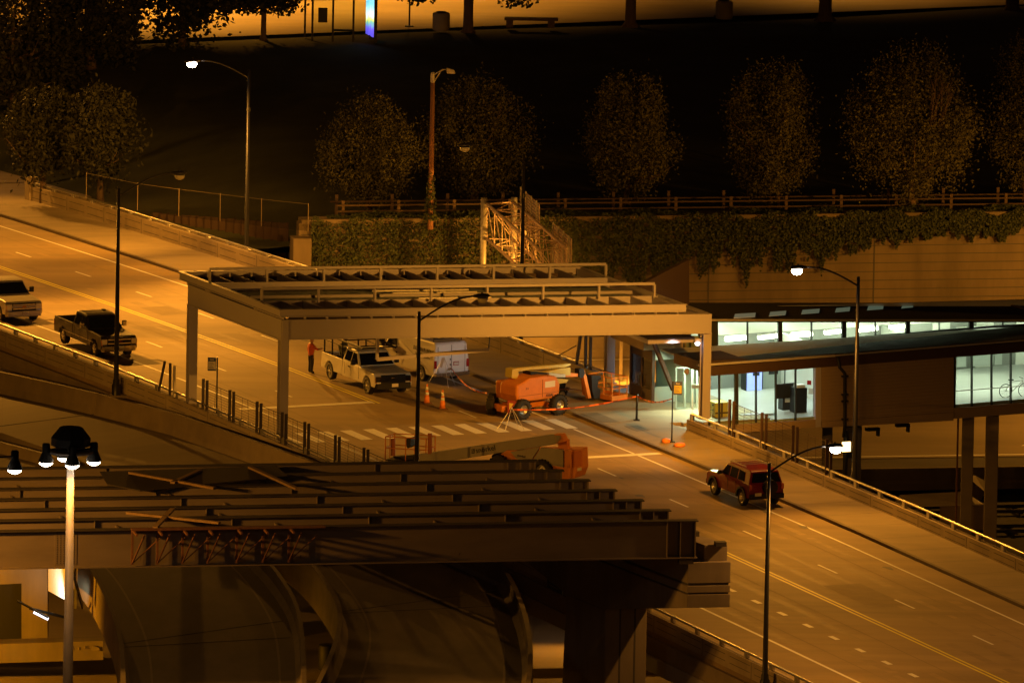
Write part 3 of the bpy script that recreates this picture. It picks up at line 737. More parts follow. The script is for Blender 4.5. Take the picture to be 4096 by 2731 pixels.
b = B(); b.hexa([a0+n_*.3+up*.03, a1+n_*.3+up*.03, a1+n_*.75+up*.03, a0+n_*.75+up*.03, a0+n_*.3+up*.09, a1+n_*.3+up*.09, a1+n_*.75+up*.09, a0+n_*.75+up*.09]); b.done('plank', MT['rust'], t, world=True)
# pier with hammerhead cap
CB = GZ-1.66-.05-.28        # top of the pier seats
pn = V((GE.y, -GE.x, 0))
pr = thing('bridge_pier', 'massive concrete pier with stepped cap carrying the ends of the flyover girders', 'pier', V((0, 0, ZX)), 0)
pr.location = atz(2500, 2731, 2)*1; pr.location.z = ZX
# near end face of the cap: corners in the picture (2750..2912, 2210..2410)
f1 = atz(2752, 2249, CB); f2 = f1+GE*1.95
back = (stepv).normalized()
def capbox(a, b_, back_len, z0, z1, m_, name, bev=.02):
    q = back*back_len
    o = B().hexa([TP(a, z0), TP(b_, z0), TP(b_+q, z0), TP(a+q, z0), TP(a, z1), TP(b_, z1), TP(b_+q, z1), TP(a+q, z1)]).done(name, m_, pr, world=True, bevel=bev); return o
T1, T2, T3, TZ = 8.2, 12.3, 20.5, 1.5
def capprism(o0, o1, prof, m_, name, bev=.02):
    """profile in (distance back, height) given width from o0 to o1 along the girders"""
    A_ = [TP(f1+GE*o0+back*x, z) for x, z in prof]; C_ = [TP(f1+GE*o1+back*x, z) for x, z in prof]; k = len(prof); b = B()
    b.add(A_+C_, [tuple(range(k)), tuple(range(2*k-1, k-1, -1))]+[(i, k+i, k+(i+1) % k, (i+1) % k) for i in range(k)]); return b.done(name, m_, pr, world=True, bevel=bev)
WC = (f2-f1).length
capprism(0, WC, [(0, CB-.95), (0, CB), (T3, CB), (T3, CB-.95)], MT['pier'], 'pier_cap')
capprism(.06, WC-.06, [(.06, CB-1.06), (.06, CB-.94), (T3-.06, CB-.94), (T3-.06, CB-1.06)], MT['groove'], 'cap_recess', 0)
capprism(0, WC, [(0, CB-1.38), (0, CB-1.06), (T3, CB-1.06), (T3, CB-1.38)], MT['pier'], 'pier_cap')
capprism(.06, WC-.06, [(.06, CB-1.47), (.06, CB-1.37), (T3-.06, CB-1.37), (T3-.06, CB-1.47)], MT['groove'], 'cap_recess', 0)
capprism(0, WC, [(0, CB-2.05), (0, CB-1.46), (T3, CB-1.46), (T3, CB-2.05), (T2, CB-2.05-TZ), (T1, CB-2.05-TZ)], MT['pier'], 'pier_cap')
capprism(.9, WC-.003, [(.35, CB), (.35, CB+.72), (T3, CB+.72), (T3, CB)], MT['pier'], 'cap_upstand')
zc = CB-2.05-TZ+.01
B().hexa([TP(f1+back*(T1-.0)-GE*.02, ZX-.5), TP(f2+back*T1, ZX-.5), TP(f2+back*T2, ZX-.5), TP(f1+back*(T2+.5)-GE*.02, ZX-.5), TP(f1+back*T1, zc), TP(f2+back*T1-GE*.01, zc), TP(f2+back*T2-GE*.01, zc), TP(f1+back*T2, zc)]).done('column', MT['pier'], pr, world=True, bevel=.08)
g_ = B()
for k in (.35, .7): g_.obox(TP(f1+GE*WC*k+back*(T1-.005), (zc+ZX)/2), GE, back, up, .07, .03, zc-ZX)
g_.done('column_groove', MT['groove'], pr, world=True)
for i in range(7):
    e = G0+stepv*i-GE*.45
    B().obox(TP(e, CB+.14), GE, pn, up, .62, .5, .22).done('bearing', MT['steeldark'], pr, world=True)
    e = e+GE*1.75+back*.4
    if i < 6: B().obox(TP(e, CB+.72+.1), GE, pn, up, .5, .42, .2).done('bearing', MT['steeldark'], pr, world=True)
# ------------------------------------------------------------------ curved ramps passing under the flyover
def rampdeck(label, left, right, z, n=16, wallh=.85, thick=1.1, joints=()):
    """left/right: picture points of the parapet tops' inner feet, swept at height z"""
    def cr(pts, t):
        k = len(pts)-1; x = t*k; i = min(int(x), k-1); f = x-i
        p0, p1, p2, p3 = pts[max(i-1, 0)], pts[i], pts[i+1], pts[min(i+2, k)]
        return (p1*2+(p2-p0)*f+(p0*2-p1*5+p2*4-p3)*f*f+(p1*3-p0-p2*3+p3)*f*f*f)*.5
    Lp = [atz(x, y, z) for x, y in left]; Rp = [atz(x, y, z) for x, y in right]
    LL = [cr(Lp, i/n) for i in range(n+1)]; RR = [cr(Rp, i/n) for i in range(n+1)]
    t = thing('curved_ramp', label, 'ramp', LL[n//2]); b = B(); vs = []
    for a, c in zip(LL, RR): vs += [a, c, TP(c, z-thick), TP(a, z-thick)]
    b.add(vs, [(i*4+j, i*4+4+j, i*4+4+(j+1) % 4, i*4+(j+1) % 4) for i in range(n) for j in range(4)]+[(0, 1, 2, 3), (4*n+3, 4*n+2, 4*n+1, 4*n)], False)
    b.done('ramp_deck', MT['ramp'], t, world=True)
    for side, (P, Q) in enumerate(((LL, RR), (RR, LL))):
        b = B(); vs = []
        for i in range(n+1):
            o = (P[i]-Q[i]).normalized()
            pf = [(-.42, .003), (-.2, .3), (-.16, wallh), (.06, wallh), (.1, -thick+.1), (-.0, -thick+.1)]
            vs += [P[i]+o*a+up*h for a, h in pf]
        k = 6; b.add(vs, [(i*k+j, (i+1)*k+j, (i+1)*k+(j+1) % k, i*k+(j+1) % k) for i in range(n) for j in range(k)]+[tuple(range(k)), tuple(range((n+1)*k-1, n*k-1, -1))])
        b.done('parapet', MT['barrier'], t, world=True)
    b = B()
    for f, wd in ((.86, .012), (.16, .012)):
        ln = B()
        for i in range(n):
            a0_, a1_ = LL[i].lerp(RR[i], f), LL[i+1].lerp(RR[i+1], f); c0, c1 = LL[i].lerp(RR[i], f+wd), LL[i+1].lerp(RR[i+1], f+wd)
            ln.quad(a0_+up*.005, a1_+up*.005, c1+up*.005, c0+up*.005)
        ln.done('edge_line', MT['wornline'], t, world=True)
    for a, c in joints:
        p, q = atz(*a, z), atz(*c, z); b.beam(p+up*.003, q+up*.003, .07, .012)
    if joints: b.done('joint', MT['groove'], t, world=True)
    return t
RZ1 = -1.2
rampdeck('curved concrete ramp at lower left sweeping under the front girder', [(150, 2120), (330, 2300), (430, 2480), (478, 2640), (490, 2860)], [(790, 2100), (1000, 2240), (1140, 2400), (1205, 2560), (1222, 2860)], RZ1, joints=(((470, 2575), (1130, 2482)), ((475, 2588), (1160, 2548))))
rampdeck('curved concrete ramp in the lower middle, between the left ramp and the pier', [(980, 2110), (1180, 2260), (1300, 2400), (1355, 2520), (1330, 2660), (1240, 2860)], [(1700, 2080), (1900, 2210), (2030, 2360), (2100, 2520), (2125, 2680), (2110, 2860)], RZ1, n=20, joints=(((1350, 2446), (1990, 2362)), ((1350, 2452), (2020, 2420))))
# ramp roads at middle left, climbing beside the bridge
def zr(px):
    K_ = [(-400, -3.1), (0, -2.2), (375, -1.35), (700, -.8), (1100, -.1), (1500, .3), (1700, .3)]
    for (x0, z0), (x1, z1) in zip(K_, K_[1:]):
        if px <= x1: return z0+(z1-z0)*(px-x0)/(x1-x0)
    return .3
def slabpoly(name, label, pts, zf_, m_, th=.8):
    q = [atz(x, y, zf_(x)) for x, y in pts]; t = thing(name, label, 'ramp', q[0]); b = B(); k = len(q)//2
    # two rows of equal length (far edge, near edge) joined by quads
    F_, N_ = q[:k], q[k:][::-1]
    for i in range(k-1):
        b.hexa([TP(N_[i], N_[i].z-th), TP(N_[i+1], N_[i+1].z-th), TP(F_[i+1], F_[i+1].z-th), TP(F_[i], F_[i].z-th), N_[i], N_[i+1], F_[i+1], F_[i]])
    b.done('ramp_deck', m_, t, world=True); return t
def jersey(label, pts, zf_, h=1.05, name='concrete_barrier'):
    q = [atz(x, y, zf_(x)) for x, y in pts]; t = thing(name, label, 'barrier', q[0]); pf = [(-.32, 0), (.32, 0), (.2, .35), (.12, h), (-.12, h), (-.2, .35)]
    b = B(); vs = []; k = 6
    for i, p in enumerate(q):
        d = (q[min(i+1, len(q)-1)]-q[max(i-1, 0)]).normalized(); y = V((-d.y, d.x, 0)); vs += [p+y*a+up*hh for a, hh in pf]
    b.add(vs, [(i*k+j, (i+1)*k+j, (i+1)*k+(j+1) % k, i*k+(j+1) % k) for i in range(len(q)-1) for j in range(k)]+[tuple(range(k)), tuple(range(len(q)*k-1, (len(q)-1)*k-1, -1))])
    b.done('barrier_wall', MT['barrier'], t, world=True); return t
t = slabpoly('merge_ramp', 'lit concrete ramp climbing beside the near side of the bridge at left', [(-300, 1480), (0, 1560), (200, 1608), (400, 1658), (700, 1737), (1000, 1842), (1250, 1930), (1500, 2020), (1500, 2120), (1150, 2060), (900, 2010), (650, 1950), (460, 1890), (240, 1812), (0, 1728), (-300, 1640)], zr, MT['exway'])
b = B(); b.beam(atz(-60, 1712, zr(-60))+up*.006, atz(375, 1655, zr(375))+up*.006, .12, .014); b.done('joint', MT['groove'], t, world=True)
jersey('tall smooth concrete barrier along the ramp below the dark pickup, joined by a dark gap', [(-300, 1487), (0, 1568), (200, 1612), (385, 1655)], zr)
jersey('smooth concrete barrier continuing right of the dark gap towards the girders', [(397, 1658), (700, 1737), (1000, 1842), (1250, 1930), (1500, 2025)], zr)
t = slabpoly('lower_ramp', 'dim second ramp surface left of the mast behind the rear girders', [(-300, 1740), (60, 1822), (300, 1890), (500, 1975), (700, 2100), (500, 2120), (200, 2110), (-300, 2090)], lambda x: zr(x)-.3, MT['exway'])
jersey('low dark barrier edge between the two ramp levels at left', [(-300, 1735), (0, 1806), (150, 1845), (300, 1890)], lambda x: zr(x)-.3, .5)
ZR = -1.5
# debris along the barrier foot
for i, (x, y) in enumerate(((533, 1693), (585, 1708), (672, 1730), (340, 1648), (827, 1778))):
    t = thing('litter', 'scrap of pale litter at the foot of the smooth ramp barrier', 'litter', atz(x, y, zr(x)+.01), rnd.uniform(0, 3), 'scraps of litter along the barrier')
    B().hexa([(-.09, -.06, 0), (.1, -.05, 0), (.08, .06, 0), (-.08, .05, 0), (-.05, -.03, .05), (.07, -.04, .06), (.05, .03, .07), (-.06, .04, .04)]).done('scrap', MT['white'], t)
# ================================================================== high masts
def mast(label, x, y, ztop, P, lamps, frame_visible=True, aim=None):
    t = thing('high_mast_lamp', label, 'mast light', (x, y, ZX))
    H = ztop-ZX
    B().tube([(0, 0, -.5), (0, 0, H+.2)], lambda a: .30-.15*a, 14).done('pole', MT['mastpole'], t)
    b = B()
    for k in range(14): b.box(-.19, -.15, -.02, .02, H-1.5-k*1.05, H-1.46-k*1.05)
    b.done('climbing_peg', MT['galv'], t)
    n = 8; hood = B(); pr = [(.55, H+.15), (.85, H+.2), (.85, H+.55), (.5, H+1.0)]
    hood.lathe((0, 0, 0), pr, 8); hood.done('hood', MT['blackp'], t)
    B().lathe((0, 0, 0), [(.92, H-.1), (1.0, H-.1), (1.0, H-.02), (.92, H-.02)], 16).done('ring', MT['galv'], t)
    for k, (lx, ly) in enumerate(lamps):
        h = B(); h.lathe((lx, ly, H-.4), [(.13, .75), (.17, .7), (.17, .35), (.2, .3), (.33, .0), (.33, -.08)], 14); o = h.done('luminaire', MT['blackp'], t)
        l = B(); l.lathe((lx, ly, H-.5), [(.3, .02), (.28, -.06), (.16, -.14), (.04, -.17)], 14); l.done('lens', MT['mlens'], o)
        B().bar((0, 0, H-.05), (lx, ly, H+.1), .04).done('arm', MT['blackp'], t)
    for lx, ly in lamps[:3]:
        a = V((x+lx, y+ly, ztop-.85)); q = aim or V((x+lx*3, y+ly*3, ZX))
        spot(a, q, P, ang=150, blend=.5, r=.2)
    return t
mp = aty(283, 1800, -112)
mast('bright high mast lamp at lower left, lit luminaires ringed under a dark hood', mp.x, -112, mp.z, 90, [(-1.05, -.35), (.1, -.9), (1.0, .1), (-.3, .9)])
mp2 = aty(-95, 1830, -118)
mast('high mast lamp at the left edge, only one lit luminaire showing', mp2.x, -118, mp2.z, 60, [(1.65, 0), (-1, 0), (0, -1), (0, 1)])
mast('high mast lamp out of frame below the pier', 40, -150, 16, 450, [(-1, .5), (1, 0), (0, 1)])
mast('high mast lamp added far left of the frame to brighten the flyover girders', -32.5, -104, 13, 1300, [(-1, .5), (.6, 0), (0, 1)], aim=V((-19, -86, 5)))  # unseen mast added to brighten the left part of the girders
# far street lamps above the frame
for i, (a, n, P) in enumerate(((6, 16, 2600), (-22, 16, 4200), (22, 17, 1500), (48, 17, 900), (74, 16, 700))):
    p = FSP(a, n, 0); t = thing('park_street_lamp', 'street lamp on the far street above the frame, above ' + ('the bus shelter', 'the top left trees', 'the bench', 'the upper right trunk', 'the top right corner')[i], 'street lamp', p)
    B().tube([(0, 0, 0), (0, 0, 10)], .1, 8).done('pole', MT['pole'], t); B().box(-.2, .2, -1.6, -.9, 9.7, 9.95).done('lamp_head', MT['pole'], t); B().box(-.14, .14, -1.5, -1.0, 9.64, 9.69).done('lens', MT['lens'], t); B().bar((0, 0, 9.8), (0, -1, 9.85), .05).done('arm', MT['pole'], t)
    spot(p+V((0, -1.2, 9.5)), p+V((0, -1.2, 0)), P*1.7, ang=132, blend=.45)
# expressway lamps beside the frame, two fill lamps added behind the canopy, and the warm wall lamp under the ramps
for i, (e, n, P) in enumerate(((28.5, -11, 650), (33, -30, 5000), (-39, -14, 3500), (-10, -19, 2400), (-2, -10, 1700))):
    p = EW(e, n, ZX); t = thing('unseen_expressway_lamp', ['expressway lamp right of the frame', 'second expressway lamp right of the frame by the tracks', 'expressway lamp left of the bridge, behind the parapet', 'unseen fill lamp added behind the canopy roof to brighten the sign truss', 'unseen low fill lamp added behind the canopy to brighten the roadside barrier'][i], 'street lamp', p)
    hh = (9.5, 9, 6.2, 4.7, 5.2)[i]
    B().tube([(0, 0, 0), (0, 0, hh)], .09, 8).done('pole', MT['galv'], t); B().box(-.2, .2, -.7, .1, hh, hh+.25).done('lamp_head', MT['galv'], t); B().box(-.14, .14, -.6, 0, hh-.05, hh-.01).done('lens', MT['lens'], t)
    spot(p+V((0, -.3, hh-.3)), p+V((-6, 1, 0)), P, ang=165, blend=.4)

# ramp lamp left of the frame
p = V((-44, -62, ZX)); t = thing('ramp_lamp', 'ramp street lamp left of the frame below the bridge', 'street lamp', p)
B().tube([(0, 0, 0), (0, 0, 15)], .1, 8).done('pole', MT['galv'], t); B().box(0, 1.0, -.2, .2, 15, 15.2).done('lamp_head', MT['galv'], t); B().box(.1, .9, -.15, .15, 14.93, 14.98).done('lens', MT['lens'], t)
spot(p+V((.6, 0, 14.6)), V((-17, -29, -2)), 4000, ang=76, blend=.5)
# warm wall lamp under the ramps, lower left
p = V((-33, -60, -4.0)); t = thing('wall_lamp', 'warm wall lamp below the ramps left of the frame', 'lamp', p); B().box(-.2, .2, -.2, .2, 0, .25).done('housing', MT['blackp'], t); B().box(-.15, .15, -.15, .15, -.06, -.01).done('lens', MT['lens'], t)
# ================================================================== station house over the expressway
UF, UC, UB = 11.5, 6.0, 2.4     # planes: lower front, clerestory, back wall
stn = thing('station_house', 'long lit station house with clerestory windows standing on columns over the expressway', 'station', RD(UF, 20), RZ)
stn.location.z = 0
def F(px, py, du=0.0): return onU(px, py, UF)-U3*0+U3*du
def FU(px, py, u): return onU(px, py, u)
def zq(p, z): return V((p.x, p.y, z))
def wz(u, w, z): p = P0+U3*u+W3*w; return V((p.x, p.y, z))
def prw(p): return (p-P0).dot(W3)
def wslab(pts, name, m_, par=stn, th=.12):
    """polygon given on the front plane, thickened towards the inside"""
    n = -U3*th; b = B(); k = len(pts); pts = [V(p) for p in pts]; q = [p+n for p in pts]
    b.add(pts+q, [tuple(range(k)), tuple(range(2*k-1, k-1, -1))]+[(i, k+i, k+(i+1) % k, (i+1) % k) for i in range(k)])
    return b.done(name, m_, par, world=True)
GL = [F(2790, 1460), F(3030, 1447), F(3335, 1421), F(4400, 1336)]    # gutter edge
WT1, WT2 = F(2800, 1506), F(3262, 1470.5)
# fascia above the windows
wslab([F(2796, 1461), F(3335, 1421), F(4400, 1336), F(4400, 1385), F(3262, 1471), F(2800, 1507)], 'fascia', MT['brownm'], th=.25)
B().beam(F(2790, 1459, .12), F(3335, 1420, .12), .14, .1).beam(F(3335, 1420, .12), F(4400, 1335, .12), .1, .06).done('gutter', MT['galv'], stn, world=True)
# panel wall and floor beam
wslab([F(3286, 1469), F(3815, 1429), F(3815, 1647), F(3286, 1685)], 'wall_panel', MT['stationwall'], th=.3)
wslab([F(3262, 1470), F(3285, 1469), F(3285, 1706), F(3262, 1708)], 'corner_post', MT['canopy'], th=.3)
b = B()
for k in range(16):
    y = 1478+k*13.4; b.beam(F(3288, y, .004), F(3813, y-39.5, .004), .01, .012)
b.done('panel_joint', mat('panel joint', (.20, .15, .10), .8), stn, world=True)
wslab([F(2945, 1699), F(3262, 1677), F(3262, 1708), F(2945, 1731)], 'floor_beam', MT['stationwall'], th=.4)
wslab([F(3286, 1686.5, .05), F(3813, 1648, .05), F(3813, 1681, .05), F(3286, 1709, .05)], 'floor_beam', MT['stationwall'], th=.5)
wslab([F(3817, 1632), F(4400, 1585), F(4400, 1632), F(3817, 1674)], 'floor_beam', MT['stationwall'], th=.4)
# floor slab, back wall, ceiling
zf = lambda w: .02+(w-15)*.028
b = B().hexa([wz(UF-.15, 12.8, -.45), wz(UF-.15, 52, .4), wz(UB-3, 52, .4), wz(UB-3, 12.8, -.45), wz(UF-.15, 12.8, .02), wz(UF-.15, 52, zf(52)), wz(UB-3, 52, zf(52)), wz(UB-3, 12.8, .02)]); b.done('floor', MT['stationfl'], stn, world=True)
b = B().hexa([wz(UB, 14.6, 0), wz(UB, 52, .9), wz(UB-.2, 52, .9), wz(UB-.2, 14.6, 0), wz(UB, 14.6, 4.3), wz(UB, 52, 3.4), wz(UB-.2, 52, 3.4), wz(UB-.2, 14.6, 4.3)]); b.done('back_wall', MT['cream2'], stn, world=True)
B().hexa([wz(UB+.02, 14.6, .05), wz(UB+.02, 52, .9), wz(UB-.01, 52, .9), wz(UB-.01, 14.6, .05), wz(UB+.02, 14.6, 2.85), wz(UB+.02, 52, 3.0), wz(UB-.01, 52, 3.0), wz(UB-.01, 14.6, 2.85)]).done('hall_lining', mat('grey hall lining', (.20, .21, .20), .6), stn, world=True)
for w_ in (26.9, 29.2, 31.6, 33.8, 36): B().hexa([wz(UB+.12, w_, zf(w_)), wz(UB+.12, w_+.95, zf(w_)), wz(UB+.03, w_+.95, zf(w_)), wz(UB+.03, w_, zf(w_)), wz(UB+.12, w_, 2.9), wz(UB+.12, w_+.95, 2.9), wz(UB+.03, w_+.95, 2.9), wz(UB+.03, w_, 2.9)]).done('wall_lining', MT['cream2'], stn, world=True)
# sloping lower roof between clerestory foot and gutter
c0, c1 = FU(2735, 1414, UC), FU(4400, 1278, UC)
b = B(); g0, g1 = F(2790, 1456), F(4400, 1333)
b.hexa([g0-up*.16, g1-up*.16, c1-up*.16, c0-up*.16, g0, g1, c1, c0]); b.done('lower_roof', MT['roofm'], stn, world=True)
# clerestory: dark frame with window openings
groups = [(2739, 2762, 1408, 1406), (2765, 2796, 1406, 1403), (2873, 2990, 1390, 1382), (2994, 3114, 1381.5, 1374), (3130, 3246, 1371, 1362.5), (3250, 3369, 1362, 1353.5), (3386, 3502, 1351, 1341), (3505, 3624, 1340.7, 1331.6), (3641, 3758, 1330.6, 1320.5), (3760, 3878, 1320, 1310), (3895, 4012, 1309, 1301), (4015, 4110, 1300.8, 1296)]
T = 1288; wi = []
xs = 2735
for (x0, x1, y0, y1) in groups:
    wslab([FU(xs, T, UC), FU(x0, T, UC), FU(x0, y0+8, UC), FU(xs, y0+9, UC)], 'mullion', MT['mullion'], th=.14); xs = x1
    wslab([FU(x0, y0, UC), FU(x1, y1, UC), FU(x1, y1+8, UC), FU(x0, y0+8, UC)], 'sill', MT['mullion'], th=.14)
wslab([FU(xs, T, UC), FU(4400, T, UC), FU(4400, 1310, UC), FU(xs, 1304, UC)], 'mullion', MT['mullion'], th=.14)
wslab([FU(2757, 1276, UC), FU(4400, 1279, UC), FU(4400, T+1, UC), FU(2757, T+1, UC)], 'header', MT['mullion'], th=.2)
for (x0, x1, y0, y1) in groups:
    B().quad(FU(x0, T, UC-.05), FU(x1, T, UC-.05), FU(x1, y1, UC-.05), FU(x0, y0, UC-.05)).done('window', MT['glass'], stn, world=True)
B().beam(FU(2757, 1278, UC+.2), FU(4400, 1279, UC+.2), .35, .1).done('gutter', MT['galv'], stn, world=True)
# upper roof
r0, r1 = FU(2752, 1274, UC+.35), FU(4400, 1277, UC+.35); k0, k1 = FU(2745, 1213, 1.2), FU(4400, 1213, 1.2)
ceil = MT['cream2']
b = B().hexa([r0-up*.1, r1-up*.1, k1-up*.1, k0-up*.1, r0+up*.03, r1+up*.03, k1+up*.03, k0+up*.03]); b.done('upper_roof', MT['roofm'], stn, world=True)
b = B().hexa([r0-up*.16-U3*.5, r1-up*.16-U3*.5, k1-up*.2, k0-up*.2, r0-up*.12-U3*.5, r1-up*.12-U3*.5, k1-up*.16, k0-up*.16]); b.done('ceiling', ceil, stn, world=True)
b = B().beam(FU(3990, 1213, 1.2)+up*.08, FU(4220, 1273, 6)+up*.08, .12, .06); b.done('roof_seam', MT['brownm'], stn, world=True)
# faintly glowing strips laid on the upper roof
for x0, x1, y in ((2935, 3020, 1266), (3076, 3142, 1258), (3205, 3276, 1250), (3340, 3398, 1243), (3468, 3532, 1235), (3605, 3652, 1228)):
    def onroof(px, py):
        n = (r1-r0).cross(k0-r0).normalized(); d = ray(px, py); return CAMP+d*((r0+up*.03-CAMP).dot(n)/d.dot(n))
    q = [onroof(x0, y+8), onroof(x1, y+3), onroof(x1+3, y-13), onroof(x0+5, y-8)]
    B().slab([p+up*.005 for p in q], .03).done('roof_glow_strip', emis('roof_glow_strip', (.55, .8, .55), .10), stn, world=True)
# lamp tubes in the clerestory and hall
tub = emis('fluorescent tube', (.95, 1, .78), 16)
for x0, x1, y0, y1 in ((2902, 2988, 1358, 1350), (3034, 3112, 1351, 1342), (3165, 3247, 1343, 1335), (3300, 3365, 1331, 1323), (3430, 3508, 1321, 1312), (3560, 3622, 1309, 1303)):
    a, c = FU(x0, y0, 4.2), FU(x1, y1, 4.2)
    f = thing('tube_light', 'bright fluorescent batten hanging behind the clerestory glass', 'ceiling light', (a+c)/2, 0, 'fluorescent battens in the station house')
    B().beam(a, c, .25, .16).done('tube', tub, f, world=True); B().beam(a+up*.13, c+up*.13, .3, .06).done('housing', MT['galv'], f, world=True)
for w in (17.5, 21, 24.5, 28, 31.5, 35):
    area(wz(4.0, w, 3.45), wz(4.0, w, 0), 1.4, 3.0, 22, COOL, 110)
    area(wz(5.3, w, 3.0), wz(2.4, w, 3.35), 3.0, .4, 13, COOL, 120)  # added wash on the back wall, makes the clerestory windows brighter
for w, P in ((15.0, 14), (17.2, 20), (19.6, 20)):
    area(wz(8.6, w, 2.75), wz(8.6, w, 0), 1.5, 1.5, P, (.88, 1, .90))
for w in (28.5, 31.5, 34.5):
    area(wz(8.6, w, 3.0), wz(8.6, w, 0), 2.0, 2.0, 28, (.95, 1, .74))
# hall ceiling below the lower roof and cross wall behind the panel
b = B().hexa([wz(UF-.3, 12.8, 2.95), wz(UF-.3, 52, 3.55), wz(UC+.2, 52, 3.3), wz(UC+.2, 12.8, 2.95), wz(UF-.3, 12.8, 3.0), wz(UF-.3, 52, 3.6), wz(UC+.2, 52, 3.35), wz(UC+.2, 12.8, 3.0)])
b.done('ceiling', MT['cream2'], stn, world=True)
for w in (20.6, 26.4): B().hexa([wz(UF-.3, w, .1), wz(UF-.3, w+.15, .1), wz(UB+.01, w+.15, .1), wz(UB+.01, w, .1), wz(UF-.3, w, 2.95), wz(UF-.3, w+.15, 2.95), wz(UB+.01, w+.15, 2.95), wz(UB+.01, w, 2.95)]).done('cross_wall', MT['cream2'], stn, world=True)
# storefront glass
def pane(x0, x1, t0, t1, b0, b1):
    B().quad(F(x0, t0, -.06), F(x1, t1, -.06), F(x1, b1, -.06), F(x0, b0, -.06)).done('window', MT['glass'], stn, world=True)
def mul(x, y0, y1, wd=6, m_='mullion'):
    wslab([F(x-wd/2, y0), F(x+wd/2, y0), F(x+wd/2, y1), F(x-wd/2, y1)], 'mullion', MT[m_], th=.14)
for x0, x1 in ((2839, 2879), (2879, 2941), (2954, 3026), (3026, 3105), (3105, 3184), (3184, 3258)):
    l = lambda x: 1506-(x-2800)*.0775; m_ = lambda x: 1706-(x-2800)*.0665
    pane(x0, x1, l(x0), l(x1), m_(x0), m_(x1))
for x in (2839, 2879, 2947, 3026, 3105, 3184): mul(x, 1506-(x-2800)*.0775, 1706-(x-2800)*.0665, 14 if x == 2947 else 5)
for x0, x1 in ((3819, 3889), (3889, 3968), (3968, 4045), (4045, 4120), (4120, 4200)):
    l = lambda x: 1428-(x-3819)*.0735; m_ = lambda x: 1631-(x-3819)*.08
    pane(x0, x1, l(x0), l(x1), m_(x0), m_(x1)); mul(x0, l(x0), m_(x0), 5)
    wslab([F(x0, m_(x0)-68), F(x1, m_(x1)-68), F(x1, m_(x1)-65), F(x0, m_(x0)-65)], 'glazing_bar', MT['galv'], th=.06)
# downspout on the panel wall
ds = thing('downspout', 'dark jointed drain pipe running down the panel wall of the station house', 'pipe', F(3365, 1480, .25))
B().tube([F(3345, 1425, .2), F(3350, 1465, .25), F(3371, 1490, .25), F(3371, 1700, .25), F(3366, 1745, .25)], .085, 8).done('pipe', MT['black'], ds, world=True)
b = B()
for y in (1501, 1574, 1600, 1672): b.obox(F(3371, y, .25), U3, W3, up, .1, .36, .08)
b.done('pipe_bracket', MT['black'], ds, world=True)
# columns below
for px, py, wd, lb in ((3560-145, 1710, 62, 'dark concrete'), (3873, 1672, 46, 'slim'), (3970, 1668, 50, 'slim'), (3310, 1712, 40, 'slim')):
    q = FU(px, py, UF-1.2); t = thing('station_column', {3415: 'widest dark column under the station house, beside the lit sign', 3873: 'left column of the pair under the right part of the station house', 3970: 'right column of the pair under the right part of the station house', 3310: 'dark column under the station house nearest the bridge parapet'}[px], 'column', TP(q, ZX))
    hw = wd/79/2; B().box(-hw, hw, -hw, hw, -.5, q.z-ZX+.1).done('column', MT['barrier'] if px > 3500 else MT['steeldark'], t, bevel=.04)
    if px == 3873:
        B().bar((-.5, -.1, 0), (-.5, -.1, q.z-ZX), .05).done('drain_pipe', MT['rust'], t)
# illuminated sign under the station and floodlights
q = FU(3385, 1786, UF-.3); t = thing('lit_sign', 'small glowing square sign on a post under the station house', 'sign', q, RZ+pi/2)
B().obox(q, W3, up, U3, .44, .48, .1).done('light_box', emis('sign glow', (1, .62, .22), 5), t, world=True); B().obox(q-U3*.07, W3, up, U3, .5, .54, .08).done('sign_case', MT['black'], t, world=True)
B().bar(q-U3*.14+up*.8, q-U3*.14-up*6, .09, 8).done('post', MT['black'], t, world=True)
for i, (x, y) in enumerate(((3490, 1716), (3610, 1700))):
    q = FU(x, y, UF-.8); t = thing('bracket_light', ['dark floodlight bracket under the floor beam, left one', 'dark angled floodlight bracket under the floor beam, right one'][i], 'bracket', q)
    B().obox(q, W3, up, U3, .7, .14, .3).obox(q+W3*.3-up*.2, W3, up, U3, .12, .3, .2).done('housing', MT['black'], t, world=True)
# dark wedge shaped fin wall above the roof
wf = [FU(2556, 1142, 3.2), FU(2757, 1038, 3.2), FU(2757, 1230, 3.2), FU(2640, 1232, 3.2), FU(2560, 1170, 3.2)]
fin = thing('fin_wall', 'tall dark brown wedge shaped wall rising behind the canopy corner', 'wall', wf[3]); wslab(wf, 'fin_panel', MT['brownm'], fin, .35)
# ------------------------------------------------------------------ entrance: vestibule, curved cladding, awnings, doors
ev = thing('entrance_vestibule', 'small glazed corner vestibule with thick flat roof at the station entrance', 'entrance', RD(4.5, 13.5, .15))
bz = .15
def bxr(u0, u1, w0, w1, z0, z1): return B().hexa([wz(u0, w0, z0), wz(u1, w0, z0), wz(u1, w1, z0), wz(u0, w1, z0), wz(u0, w0, z1), wz(u1, w0, z1), wz(u1, w1, z1), wz(u0, w1, z1)])
bxr(2.45, 2.6, 12.75, 12.9, bz, 2.9).done('frame_post', MT['brownm'], ev, world=True); bxr(5.2, 5.35, 12.72, 12.87, bz, 2.9).done('frame_post', MT['brownm'], ev, world=True)
bxr(3.85, 3.95, 12.76, 12.86, bz, 2.9).done('frame_post', MT['brownm'], ev, world=True)
bxr(2.6, 5.2, 12.77, 12.85, bz, .75).done('base_panel', MT['brownm'], ev, world=True); bxr(2.6, 5.2, 12.77, 12.85, 2.25, 2.9).done('head_panel', MT['brownm'], ev, world=True)
